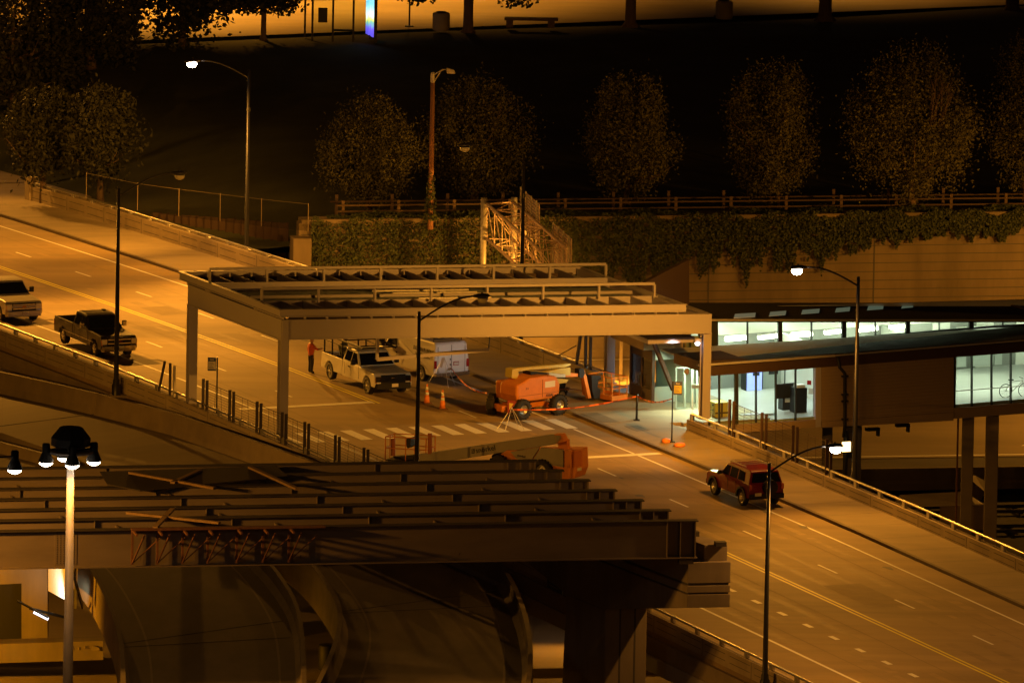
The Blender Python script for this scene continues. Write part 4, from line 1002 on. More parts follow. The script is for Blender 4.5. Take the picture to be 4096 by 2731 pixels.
B().quad(wz(2.6, 12.81, .75), wz(5.2, 12.81, .75), wz(5.2, 12.81, 2.25), wz(2.6, 12.81, 2.25)).done('window', MT['carglass'], ev, world=True)
bxr(5.22, 5.3, 12.9, 15.2, bz, .95).done('base_panel', MT['zinc'], ev, world=True); bxr(5.22, 5.3, 12.9, 15.2, 2.3, 2.9).done('head_panel', MT['zinc'], ev, world=True)
B().quad(wz(5.27, 12.95, .95), wz(5.27, 15.2, .95), wz(5.27, 15.2, 2.3), wz(5.27, 12.95, 2.3)).done('window', MT['glass'], ev, world=True)
bxr(5.23, 5.31, 14.1, 14.2, .95, 2.3).done('frame_post', MT['mullion'], ev, world=True)
bxr(1.2, 5.9, 12.0, 14.3, 2.92, 3.55).done('roof_slab', MT['stationwall'], ev, world=True)
bxr(1.0, 6.1, 12.0, 14.4, 3.56, 3.66).done('roof_cap', MT['roofm'], ev, world=True)
# leaning brace and curved lit cladding
b = B(); b.beam(FU(2612, 1362, 7.6), FU(2693, 1560, 7.6), .16, .3, up=tuple(U3)); b.done('brace', MT['brownm'], ev, world=True)
cl = thing('curved_cladding', 'pale curved metal wall catching the green white light beside the doors', 'wall', RD(6, 16)); b = B(); vs = []
for i in range(15):
    a = i/14; u = 4.6+1.5*sin(a*1.5); w = 13.3+2.2*a; vs += [wz(u, w, .15), wz(u, w, 3.5)]
b.add(vs, [(2*i, 2*i+2, 2*i+3, 2*i+1) for i in range(14)], True); b.add([v_-U3*.1 for v_ in vs], [(2*i, 2*i+2, 2*i+3, 2*i+1) for i in range(14)], True); b.done('cladding', MT['zinc'], cl, world=True)
aw = thing('entrance_awning', 'upper flat awning with pale orange-lit edge above the station doors', 'awning', RD(9, 15, 4))
q = [FU(2592, 1357, 10.8), FU(2781, 1349, 10.8)]
B().hexa([q[0]-up*.24, q[1]-up*.24, q[1]-up*.24-U3*5, q[0]-up*.24-U3*5, q[0], q[1], q[1]-U3*5, q[0]-U3*5]).done('slab', MT['canopy'], aw, world=True)
aw2 = thing('entrance_awning', 'lower brown box awning over the station doors', 'awning', RD(9, 15, 3))
q = [FU(2696, 1412, 9.0), FU(2796, 1440, 11.2)]
a, c = V(q[0]), V((FU(2800, 1446, 11.3)))
B().hexa([a-up*.5, c-up*.5, c-up*.5+W3*2.5, a-up*.5+W3*2.5, a, c, c+W3*2.5, a+W3*2.5]).done('box', MT['brownm'], aw2, world=True)
sd = thing('station_door', 'glazed station doors lit from inside below the brown awning', 'door', RD(8, 16, .15))
for x0, x1, t0, t1, b0_, b1_ in ((2702, 2735, 1470, 1470, 1632, 1632), (2738, 2765, 1470, 1470, 1633, 1633), (2768, 2785, 1470, 1470, 1634, 1634)):
    pts = [FU(x0, t0, 7.5), FU(x1, t1, 7.5), FU(x1, b1_, 7.5), FU(x0, b0_, 7.5)]
    n = U3*.05; b = B()
    for i in range(4): b.beam(pts[i]+n, pts[(i+1) % 4]+n, .08, .08, up=tuple(U3))
    b.done('door_frame', MT['zinc'], sd, world=True); B().quad(*pts).done('door_glass', MT['glass'], sd, world=True)
# roof of the entrance zone
area(wz(8.2, 14.4, 2.55), wz(8.8, 12.6, 0), 1.2, .8, 95, (.80, 1, .62))
area(wz(4.0, 14.6, 2.8), wz(4.0, 14.6, 0), 1.0, 1.0, 25, (.8, .95, 1))
scs = thing('security_camera', 'pale dome camera hanging under the brown awning', 'camera', FU(2748, 1488, 10))
B().lathe(FU(2748, 1488, 10)-V(scs.location), [(.05, .18), (.14, .12), (.14, 0), (.08, -.1), (.01, -.13)], 10).done('housing', MT['stationwall'], scs)
# ------------------------------------------------------------------ things inside the hall
vm = FU(3019, 1570, UB+1.2); t = thing('vending_machine', 'glowing blue vending machine at the back of the station hall', 'vending machine', TP(vm, zf(17)), RZ+pi/2)
B().box(-.45, .45, .1, .7, 0, 1.85).done('cabinet', MT['black'], t); B().box(-.4, .4, .05, .099, .12, 1.05).done('front_panel', emis('blue panel', (.03, .12, .9), 1.6), t); B().box(-.4, .4, .05, .099, 1.07, 1.8).done('display', emis('vending display', (.75, .8, 1), 3.0), t)
b = B(); b.box(-.1, .25, .02, .048, .85, 1.0); b.done('coin_panel', MT['black'], t)
for i, px in enumerate((3088, 3168)):
    q = FU(px, 1560, UB+.9); t = thing('ticket_machine', ['grey ticket machine right of the blue vending machine', 'second grey ticket machine behind the hanging screen'][i], 'ticket machine', TP(q, zf(18)), RZ+pi/2)
    B().box(-.5, .5, .0, .5, 0, 1.7).done('cabinet', MT['zinc'], t); B().box(-.35, .35, -.03, -.002, 1.25, 1.65).done('screen', emis('ticket screen', (.3, .75, .8), .8), t); B().box(-.2, .3, -.03, -.002, .8, 1.1).done('slot_panel', MT['black'], t)
q = [FU(3106, 1537, 9.5), FU(3178, 1531, 9.5), FU(3178, 1590, 9.5), FU(3106, 1595, 9.5)]
t = thing('hanging_screen', 'dark blank screen hanging behind the hall windows', 'screen', q[0]); wslab(q, 'screen', MT['black'], t, .12); B().bar((q[0]+q[1])/2-U3*.1, (q[0]+q[1])/2-U3*.1+up*.9, .03).done('mount', MT['black'], t, world=True)
for i, (px, py, s, h, m_, lb) in enumerate(((3204, 1668, .5, 1.45, 'blackp', 'tall dark cabinet at the right end of the hall windows'), (3150, 1656, .42, 1.0, 'black', 'low black fare machine under the hanging screen'), (2886, 1686, .55, .95, 'cream', 'pale yellow wooden crate behind the left hall windows'))):
    q = FU(px, py, 10.2 if i != 1 else 9.2); t = thing(('cabinet', 'fare_machine', 'wooden_crate')[i], lb, ('cabinet', 'machine', 'crate')[i], q, RZ+pi/2)
    B().box(-s/1.6, s/1.6, 0, s*1.4, 0, h).done(('body', 'body', 'box')[i], MT[m_], t, bevel=.02)
    if i == 0: B().box(-.2, .25, .1, .5, h+.002, h+.14).done('paper_stack', MT['paper'], t)
    if i == 1: B().box(-.15, .15, -.02, -.002, .6, .85).done('panel', MT['paper'], t)
    if i == 2: B().box(-.35, .35, -.03, -.002, .4, .48).box(-.05, .05, -.03, -.002, 0, .95).done('strap', MT['bark'], t)
q0, q1 = FU(2962, 1660, 10), FU(3092, 1651, 10); t = thing('bench', 'long grey metal bench inside the hall windows', 'bench', (q0+q1)/2)
B().beam(q0, q1, .4, .06).done('seat', MT['alloy'], t, world=True)
for a in (.1, .9): B().bar(lin(q0, q1, a), lin(q0, q1, a)-up*.4, .03).done('leg', MT['black'], t, world=True)
def bicycle(px, py, u, label, rz=0.0):
    q = FU(px, py, u); t = thing('bicycle', label, 'bicycle', q, RZ+pi/2+rz); r = .34
    for x in (-.52, .52):
        w_ = B(); w_.tube([V((x+r*cos(a*pi/10), 0, r+r*sin(a*pi/10))) for a in range(21)], .02, 5); o = w_.done('wheel', MT['black'], t)
        s_ = B(); [s_.bar((x, 0, r), (x+.31*cos(a*pi/5), 0, r+.31*sin(a*pi/5)), .004, 3) for a in range(10)]; s_.done('spokes', MT['chrome'], o)
    f = B(); 
    for a, c in (((-.52, 0, r), (-.15, 0, .3)), ((-.15, 0, .3), (-.25, 0, .85)), ((-.52, 0, r), (-.23, 0, .78)), ((-.15, 0, .3), (.36, 0, .76)), ((-.23, 0, .78), (.36, 0, .82)), ((.36, 0, .9), (.52, 0, r))): f.bar(a, c, .018)
    f.done('frame', MT['paper'], t); B().box(-.36, -.12, -.06, .06, .86, .91).done('saddle', MT['black'], t); B().bar((.34, -.25, .95), (.34, .25, .95), .015).done('handlebar', MT['black'], t)
bicycle(4060, 1588, 10.6, 'white framed bicycle standing inside the right hand windows')
bicycle(2868, 1688, 9.8, 'pale bicycle leaning by the crate behind the left hall windows', .5)
for x, wd in ((3840, .28), (3930, .55), (3990, .2)):
    q = FU(x, 1550, 4.0); t = thing('display_panel', {3840: 'narrow dark panel on the hall back wall behind the first right window', 3930: 'wide dark panel on the hall back wall behind the second right window', 3990: 'slim dark panel on the hall back wall behind the third right window'}[x], 'panel', TP(q, zf(30))); B().obox(TP(q, 1.9), W3, U3, up, wd*2, .08, 2.0).done('panel', MT['zinc'], t, world=True)
q = FU(3237, 1530, 9.2); t = thing('notice', 'small red and white notices on the hall end wall', 'notice', q); B().obox(q, U3*.7+W3*.7, U3*.7-W3*.7, up, .22, .02, .22).done('notice_sheet', MT['redlens'], t, world=True); B().obox(q+V((.12, 0, -.42)), U3*.7+W3*.7, U3*.7-W3*.7, up, .3, .02, .3).done('notice_sheet', MT['paper'], t, world=True)
# wall shrub at right
# ================================================================== trees, ivy, sign truss, far street
def tree(label, base, crown_w, crown_h, trunk_h, nleaf=2600, leaf=.17, bare=0, name='park_tree', lm='leaf', group='row of trees in the dark park', squash=.8, seed=1, clump=26, low=0):
    r = random.Random(seed); t = thing(name, label, 'tree', base, r.uniform(0, 6), group)
    tb = B(); H = trunk_h+crown_h*.75; rt = max(.11, crown_w*.035)
    pth = [V((0, 0, -.2)), V((.02, .03, trunk_h*.5)), V((-.05, .02, trunk_h)), V((.05, 0, trunk_h+crown_h*.35)), V((0, 0, H))]
    tb.tube(pth, lambda a: rt*(1.25-a*1.05), 8)
    tips = []
    for i in range(11):
        a = r.uniform(0, 2*pi); z0 = trunk_h+crown_h*r.uniform(0, .4); L = crown_w*.5*r.uniform(.6, 1.0)
        tip = V((cos(a)*L, sin(a)*L*squash, z0+crown_h*r.uniform(.15, .5))); md = V((cos(a)*L*.5, sin(a)*L*.5*squash, z0+crown_h*.1)); tb.tube([V((0, 0, z0)), md, tip], lambda a_: rt*.45*(1.1-a_), 5); tips.append(tip)
    tb.done('trunk', MT['bark'], t)
    cs = []
    for i in range(clump):
        while True:
            x, y, z = r.uniform(-1, 1), r.uniform(-1, 1), r.uniform(-1, 1)
            d = x*x+y*y+z*z
            if .12 < d < 1: break
        wz_ = 1-.25*abs(z)
        cs.append((V((x*crown_w/2*wz_, y*crown_w/2*squash*wz_, trunk_h+crown_h*.5+z*crown_h*.5)), crown_w*r.uniform(.09, .17)))
    b = B(); L = random.Random(seed+99)
    def lq(c, s):
        n = V((L.gauss(0, 1), L.gauss(0, 1), L.gauss(.5, 1))).normalized(); x = n.orthogonal().normalized(); x.rotate(Matrix.Rotation(L.uniform(0, 6.3), 3, n)); y = n.cross(x); x *= s*L.uniform(.6, 1.15); y *= s*L.uniform(.35, .7)
        b.add([c-x, c-y*.9, c+x, c+y], [(0, 1, 2, 3)])
    for i in range(nleaf):
        c, rr = cs[L.randrange(len(cs))]
        p = c+V((L.gauss(0, 1)*rr*.42, L.gauss(0, 1)*rr*.42, L.gauss(0, 1)*rr*.75)); lq(p, leaf)
    # upright shoots give the feathered outline
    for i in range(60):
        a = L.uniform(0, 6.3); q = V((cos(a)*crown_w*.4*L.random()**.5, sin(a)*crown_w*.4*squash*L.random()**.5, 0)); q.z = trunk_h+crown_h*(1.0-.55*((q.x**2+q.y**2)/(crown_w*.5)**2))
        for k in range(26): lq(q+V((L.gauss(0, .07), L.gauss(0, .07), (k/14-.5)*crown_h*.2)), leaf*.8)
    b.done('crown', MT[lm], t, fix=False)
    if bare:
        d = B()
        for i in range(bare):
            a = r.uniform(-.5, .5); bs = V((crown_w*.16+r.uniform(-.5, .5), r.uniform(-.3, .3)-crown_w*.2, trunk_h+crown_h*.55)); tp = bs+V((sin(a)*1.1+.3, -.1, crown_h*r.uniform(.3, .48))); d.tube([bs, (bs+tp)/2+V((r.uniform(-.1, .1), 0, 0)), tp], lambda a_: .05*(1.05-a_), 4)
            for j in range(3): m_ = bs.lerp(tp, r.uniform(.3, .8)); d.bar(m_, m_+V((r.uniform(-.35, .35), 0, r.uniform(.4, .8))), .018, 4, .006)
        d.done('bare_branch', MT['bark'], t); t.rotation_euler = (0, 0, 0)
    return t
def vt(x, y): return atz(x*1.7415, y*1.7415, 0)
rows = [(848, 470, 222, 230, 0), (1090, 460, 250, 240, 1), (1440, 472, 230, 262, 0), (1773, 480, 235, 300, 0), (2093, 492, 290, 345, 14), (2352, 470, 210, 340, 0)]
tl = ['low rounded tree left of the wooden lamp pole', 'broad tree directly behind the wooden lamp pole, brightest of the row', 'dim tree between the sign truss and the empty grass', 'tree with feathery top above the middle of the ivy wall', 'large tree at right with bare dead branches in its top', 'tree cut by the right edge of the picture']
for i, (x, yb, wd, h, bare) in enumerate(rows):
    p = vt(x, yb); s = 1.7415/ (FPX/(760+p.y))/1
    w_, h_ = wd*s, h*s
    tree(tl[i], TP(p, hpark(p.x, p.y)), w_*1.04, h_*.84, h_*.16, 27000, .095, bare, seed=11+i*7, clump=74)
# dim pair of trees at left
for x, yb, wd, h, lb in ((232, 395, 300, 260, 'dark spreading tree with leaning trunk on the slope at left'), (100, 375, 280, 250, 'dark spreading tree at the left edge of the slope'), ):
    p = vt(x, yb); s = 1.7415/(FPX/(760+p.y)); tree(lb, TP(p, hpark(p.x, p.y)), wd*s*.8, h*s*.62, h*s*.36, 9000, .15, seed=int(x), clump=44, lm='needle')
# tall dark trees top left in front of the far street
for x, yb, wd, h, lb in ((30, 185, 330, 330, 'tall dark tree in the top left corner'), (210, 150, 330, 330, 'tall dark tree second from the top left corner, hiding the far street'), (420, 105, 300, 320, 'tall dark tree with several thin stems before the lit far street')):
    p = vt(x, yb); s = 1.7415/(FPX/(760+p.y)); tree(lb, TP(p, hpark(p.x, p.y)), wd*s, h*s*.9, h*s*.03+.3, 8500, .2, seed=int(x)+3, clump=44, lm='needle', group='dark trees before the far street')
for i, (x, yb, tw) in enumerate(((605, 92, 14), (1075, 75, 26), (1448, 60, 28), (1895, 45, 34), (2325, 26, 34))):
    p = vt(x, yb); s = 1.7415/(FPX/(760+p.y)); t = thing('street_tree', ['slim tree trunk left of the bus shelter', 'thick trunk between the litter bin and the bench', 'thick flared trunk right of the bench', 'broad trunk at upper right beside the second bin', 'double trunk at the top right corner'][i], 'tree', p, 0, 'trees along the far street')
    r0 = tw*s/2; th_ = 3.1 if i else 2.2
    B().tube([(0, 0, -.1), (0, 0, .25), (0, 0, .9), (0.05, 0, 6)], lambda a: r0*(1.6 if a < .1 else 1.0-.2*a), 10).done('trunk', MT['bark'], t)
    b = B(); L = random.Random(50+i); cw_ = (1.3, 3.7, 3.9, 3.4, 2.4)[i]
    cs = [(V((L.uniform(-1, 1)*cw_*1.0, L.uniform(-1.2, 1.2), th_*.82+abs(L.gauss(0, .9))+(.35 if abs(L.random()) < .3 else 0))), .5) for k in range(26)]
    if i == 1: cs += [(V((-2.6, 0, 2.0)), .4), (V((-3.1, 0, 2.2)), .45), (V((2.6, 0, 1.9)), .5), (V((3.2, 0, 2.1)), .5)]
    for k in range(3400):
        c, rr = cs[L.randrange(len(cs))]; q = c+V((L.gauss(0, rr), L.gauss(0, rr), L.gauss(0, rr*.55)))
        if q.z < 1.55: continue
        n = V((L.gauss(0, 1), L.gauss(0, 1), L.gauss(0, 1))).normalized(); xx = n.orthogonal().normalized()*.13; yy = n.cross(xx)*.7; b.add([q-xx, q-yy, q+xx, q+yy], [(0, 1, 2, 3)])
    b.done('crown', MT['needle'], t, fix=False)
# ------------------------------------------------------------------ ivy over the retaining wall
iv = B(); L = random.Random(5)
def ivyedge(e):
    """how far down the ivy hangs (m) at distance e along the wall"""
    k = [(-17, 3.6), (-12, 5.2), (-6, 5.4), (-2, 4.2), (3, 2.9), (5, 2.2), (8, 2.4), (11, 1.9), (14, 1.3), (15.2, 1.1), (16, .9), (19, 1.0), (22, .8), (25, .55), (40, .3), (60, .2)]
    for (a, x), (c, y) in zip(k, k[1:]):
        if e <= c: v = x+(y-x)*(e-a)/(c-a); break
    else: v = .2
    return v*(1+.2*sin(e*3.1)+.2*sin(e*7.7+1)+.12*sin(e*17+2))
for i in range(72000):
    e = -17+44*L.random()
    d = ivyedge(e); z = .3+.25*sin(e*2.1)*sin(e*.7)-(d+.35)*L.random()**.9
    if sin(e*1.9+z*2.3)*sin(e*.8-z*3.1) > .93: continue
    if L.random() < .25*(.35-z)/max(d, .1)*.8: continue
    q = EW(e, -.12-.38*L.random()*(1-.5*(-z/6 if z < 0 else 0)), z)
    n = V((L.gauss(0, .8), -1+L.gauss(0, .5), .5+L.gauss(0, .6))).normalized(); x = n.orthogonal().normalized(); x.rotate(Matrix.Rotation(L.uniform(0, 6.3), 3, n)); y = n.cross(x); s = L.uniform(.04, .085); x *= s; y *= s*.8
    iv.add([q-x, q-y, q+x*.9, q+y*1.2], [(0, 1, 2, 3)])
for i in range(9000):       # spilling back over the coping and on the verge
    e = -16+44*L.random(); q = EW(e, .1+1.0*L.random()**2, .26+.22*L.random()*(1+sin(e*1.3))*.7); n = V((L.gauss(0, .6), -.4+L.gauss(0, .5), 1)).normalized(); x = n.orthogonal().normalized()*.1; y = n.cross(x)*.8
    if sin(e*.9)+sin(e*2.3)*.5 < -.5 and e > 2: continue
    iv.add([q-x, q-y, q+x, q+y], [(0, 1, 2, 3)])
tag(iv.done('ivy', MT['ivy'], fix=False), 'dense ivy hanging over the retaining wall', 'ivy', kind='stuff')
sh = thing('wall_shrub', 'small leafy shrub on the ledge at the foot of the wall above the station roof', 'shrub', FU(4010, 1205, 0)); b = B(); L = random.Random(8); q0 = aty(4010, 1212, EW(20, -.6).y+3)
for i in range(520):
    a = L.uniform(-1.2, 1.2); r_ = L.random()*.75; leafp = q0+V((sin(a)*r_*1.3, L.uniform(-.2, .2), cos(a)*r_*.75)); n = V((L.gauss(0, 1), L.gauss(0, 1), 1)).normalized(); x = n.orthogonal().normalized()*.1; y = n.cross(x)*.6; b.add([leafp-x, leafp-y, leafp+x, leafp+y], [(0, 1, 2, 3)])
b.done('leaves', MT['ivy'], sh, world=True, fix=False)
b = B(); [b.bar(q0-up*1.6, q0+V((.5*k_, 0, .35)), .02, 5) for k_ in (-1, 0, 1)]; b.done('stem', MT['bark'], sh, world=True)
# ------------------------------------------------------------------ overhead sign truss seen end-on
YT = 34.5
ta = [aty(1948, 815, YT), aty(2052, 808, YT+.2), aty(1948, 955, YT), aty(2052, 958, YT+.2)]
TD_ = (-N3*1.0); TL = 15.5
tt = thing('sign_truss', 'tubular overhead sign truss running away from two posts with sign backs on it', 'sign truss', TP(ta[0], ZX))
for p, y0, nm in ((aty(1936, 792, YT), 0, 0), (aty(2057, 790, YT+.2), 0, 1)):
    B().tube([TP(p, ZX), p], .17, 12).done('post', MT['galv'], tt, world=True)
for q in ta: B().tube([q, q+TD_*TL], .085, 8).done('chord', MT['truss'], tt, world=True)
b = B(); n = 7
for i in range(n+1):
    o = TD_*(TL*i/n); A_, B_, C_, D_ = [q+o for q in ta]; b.bar(A_, B_, .035, 6); b.bar(C_, D_, .03, 6); b.bar(A_, C_, .022, 6); b.bar(B_, D_, .022, 6); b.bar(A_, D_, .022, 6)
    if i < n:
        o2 = TD_*(TL*(i+1)/n); b.bar(A_, ta[2]+o2, .03, 5); b.bar(B_, ta[3]+o2, .03, 5); b.bar(A_ if i % 2 else B_, (ta[1] if i % 2 else ta[0])+o2, .03, 5); b.bar(C_ if i % 2 else D_, (ta[3] if i % 2 else ta[2])+o2, .03, 5)
b.done('lattice', MT['truss'], tt, world=True)
def signback(label, px, py0, py1, a0, a1, off):
    # panel plane contains the truss direction
    base = aty(px, py0, YT-a0*cos(AE)); low = aty(px, py1, YT-a0*cos(AE)); d = TD_*(a1-a0)
    t = thing('road_sign', label, 'sign', low, 0, 'backs of the overhead road signs'); b = B(); n_ = E3*.03
    b.hexa([low, low+d, low+d+n_, low+n_, base, base+d, base+d+n_, base+n_]); b.done('sign_panel', MT['signback'], t, world=True)
    r_ = B(); H = (base-low)
    for i in range(12): z = low+H*(.04+.92*i/11)-E3*.05; r_.beam(z, z+d, .04, .035)
    r_.done('rib', MT['galv'], t, world=True)
    for i in range(4): z = low+d*(.06+.88*i/3)-E3*.1; B().beam(z-up*.15, z+H+up*.15, .07, .07, up=tuple(TD_)).done('bracket_post', MT['galv'], t, world=True)
signback('larger ribbed sign back on the truss nearest the posts', 2086, 755, 905, 0.8, 6.0, 0)
signback('lower ribbed sign back further along the truss', 2216, 895, 1052, 8.4, 13.4, 0)
# ------------------------------------------------------------------ bus shelter, bins, bench on the far pavement
bs0 = vt(715, 98); bs = thing('bus_shelter', 'dark glazed bus shelter with a bright poster panel at its end', 'bus shelter', TP(bs0, .17)); s_ = 1.7415/(FPX/(760+bs0.y))
Lh = 2.75; X = lambda v_: (v_-718)*s_
for v_, y in ((720, 0), (767, 0), (814, 0), (702, 1.6), (866, 0)):
    B().box(X(v_)-.06, X(v_)+.06, y-.06, y+.06, -.1, Lh).done('post', MT['black'], bs)
B().box(X(695), X(869), -.25, 1.9, Lh, Lh+.22).done('roof', MT['black'], bs, bevel=.03)
B().box(X(733), X(754), -.04, .0, 1.0, 1.85).done('notice_board', MT['black'], bs)
B().box(X(768), X(812), .1, .5, .48, .55).done('seat', MT['black'], bs); B().box(X(850), X(862), .05, 1.7, .05, .3).done('panel_base', MT['black'], bs)
for a, c in ((721, 766), (768, 813), (815, 849)): B().quad((X(a), 0, .3), (X(c), 0, .3), (X(c), 0, 2.5), (X(a), 0, 2.5)).done('glass_pane', MT['glass'], bs)
# poster light box: slightly turned end panel
pm = bpy.data.materials.new('poster light box'); pm.use_nodes = True; nt = pm.node_tree; pb = nt.nodes['Principled BSDF']; tc = nt.nodes.new('ShaderNodeTexCoord'); sx = nt.nodes.new('ShaderNodeSeparateXYZ'); cr_ = nt.nodes.new('ShaderNodeValToRGB'); nz = nt.nodes.new('ShaderNodeTexNoise'); ad = nt.nodes.new('ShaderNodeMath'); ad.operation = 'MULTIPLY_ADD'
nt.links.new(tc.outputs['Generated'], sx.inputs[0]); nt.links.new(nz.outputs[0], ad.inputs[0]); nt.links.new(tc.outputs['Generated'], nz.inputs['Vector']); nz.inputs['Scale'].default_value = 5; ad.inputs[1].default_value = .35; nt.links.new(sx.outputs[2], ad.inputs[2]); nt.links.new(ad.outputs[0], cr_.inputs[0])
el = cr_.color_ramp.elements; el[0].position = .2; el[0].color = (.03, .03, .35, 1); el[1].position = .62; el[1].color = (.45, .42, .05, 1)
for po, co in ((.4, (.06, .05, .5, 1)), (.55, (.1, .3, .2, 1)), (.75, (.5, .75, .8, 1)), (1.0, (.1, .35, .5, 1))):
    e = el.new(po); e.color = co
nt.links.new(cr_.outputs[0], pb.inputs['Emission Color']); pb.inputs['Emission Strength'].default_value = 2.6
pp = B().hexa([(X(842), .35, .35), (X(859), -.1, .2), (X(861), -.1, .2), (X(844), .35, .35), (X(842), .35, 2.5), (X(859), -.1, 2.4), (X(861), -.1, 2.4), (X(844), .35, 2.5)]); pp.done('poster', pm, bs); B().box(X(861)+.0, X(868), -.12, .1, .1, 2.6).done('poster_frame', MT['black'], bs)
for x, yb, h, lb in ((1013, 77, 30, 'pale concrete litter bin left of the thick trunk on the far pavement'), (1663, 50, 30, 'dim concrete litter bin beside a thin sign post at the top right')):
    p = vt(x, yb); t = thing('litter_bin', lb, 'bin', TP(p, .17)); B().lathe((0, 0, 0), [(.46, 0), (.5, .05), (.5, .95), (.46, 1.02), (.3, 1.05)], 14).done('body', MT['barrier'], t); B().lathe((0, 0, 1.05), [(.28, 0), (.28, .04)], 12).done('lid', MT['black'], t)
for x, yb, lb in ((940, 68, 'thin dark sign post with square foot on the far pavement'), (1650, 45, 'thin dark post behind the second litter bin')):
    p = vt(x, yb); t = thing('sign_post', lb, 'post', TP(p, .17)); B().bar((0, 0, 0), (0, 0, 4), .05, 8).done('post', MT['black'], t); B().box(-.25, .25, -.2, .2, 0, .06).done('foot', MT['black'], t)
p = vt(1220, 70); t = thing('park_bench', 'low stone bench on the far pavement between two trunks', 'bench', TP(p, .17)); B().box(-1.55, 1.55, -.3, .3, .42, .55).done('seat', MT['bark'], t)
for x in (-1.3, 1.1): B().box(x-.15, x+.25, -.28, .28, 0, .42).done('leg', MT['bark'], t)
# ================================================================== vehicles
def wheel(t, x, y, r, wd, rim, side, spokes=6, name='wheel'):
    b = B(); pr = [(r*.62, -wd/2), (r*.93, -wd/2), (r, -wd/2+.03), (r, wd/2-.03), (r*.93, wd/2), (r*.62, wd/2)]
    b.lathe((x, y, r), pr, 24, 'y', ring=True); w_ = b.done(name, MT['tyre'], t)
    s = 1 if side > 0 else -1
    h = B(); h.lathe((x, y+s*(wd/2-.05), r), [(r*.62, -.01*s), (r*.64, .03*s), (r*.56, .04*s), (r*.52, .0), (r*.16, .005*s), (r*.14, .05*s), (.01, .055*s)], 20, 'y')
    for i in range(spokes):
        a = 2*pi*i/spokes; h.obox((x+r*.33*cos(a), y+s*(wd/2-.02), r+r*.33*sin(a)), (cos(a), 0, sin(a)), (0, 1, 0), (-sin(a), 0, cos(a)), r*.5, .04, r*.13)
    h.done('rim', rim, w_); return w_
def archprof(x0, x1, zb, top, wheels, ra, zc):
    """bottom edge with round wheel cut-outs from x0 to x1, then the top outline points back"""
    p = [(x0, zb)]
    for xw in sorted(wheels):
        if x0 < xw-ra and xw+ra < x1:
            for i in range(9):
                a = pi-pi*i/8; p.append((xw+ra*cos(a), max(zb, zc+ra*sin(a)) if i not in (0, 8) else zb))
    p.append((x1, zb)); return p+top
def greenhouse(t, prof, y0, y1, zb, zt, body_m, wins, shieldf=None, shieldr=None, roofz=None):
    """cab shell (prism with tumblehome) and slightly proud glass"""
    yf = lambda x, z: (y0+(y1-y0)*(z-zb)/(zt-zb))
    b = B(); k = len(prof); a = [(x, yf(x, z), z) for x, z in prof]; c = [(x, -yf(x, z), z) for x, z in prof]
    b.add(a+c, [tuple(range(k)), tuple(range(2*k-1, k-1, -1))]+[(i, k+i, k+(i+1) % k, (i+1) % k) for i in range(k)])
    o = b.done('cab', body_m, t, bevel=.05)
    for w_ in wins:
        for s in (1, -1):
            pts = [(x, s*(yf(x, z)+.012), z) for x, z in w_]
            if s < 0: pts = pts[::-1]
            B().slab(pts, .012).done('side_window', MT['carglass'], t)
    for f, nm in ((shieldf, 'windscreen'), (shieldr, 'rear_window')):
        if f:
            (xa, za), (xb, zb2), m_ = f; d = V((xb-xa, 0, zb2-za)).normalized(); n = V((-d.z, 0, d.x)); n = n if (n.x > 0) == (nm == 'windscreen') else -n
            pts = [V((xa, yf(xa, za)-m_, za)), V((xa, -yf(xa, za)+m_, za)), V((xb, -yf(xb, zb2)+m_, zb2)), V((xb, yf(xb, zb2)-m_, zb2))]
            B().slab([p+n*.012 for p in pts], .01).done(nm, MT['carglass'], t)
    return o
def plate(t, x, y, z, rx, m_=None): return B().box(x-.012, x+.012, y-.17, y+.17, z-.08, z+.08).done('licence_plate', m_ or MT['paper'], t)
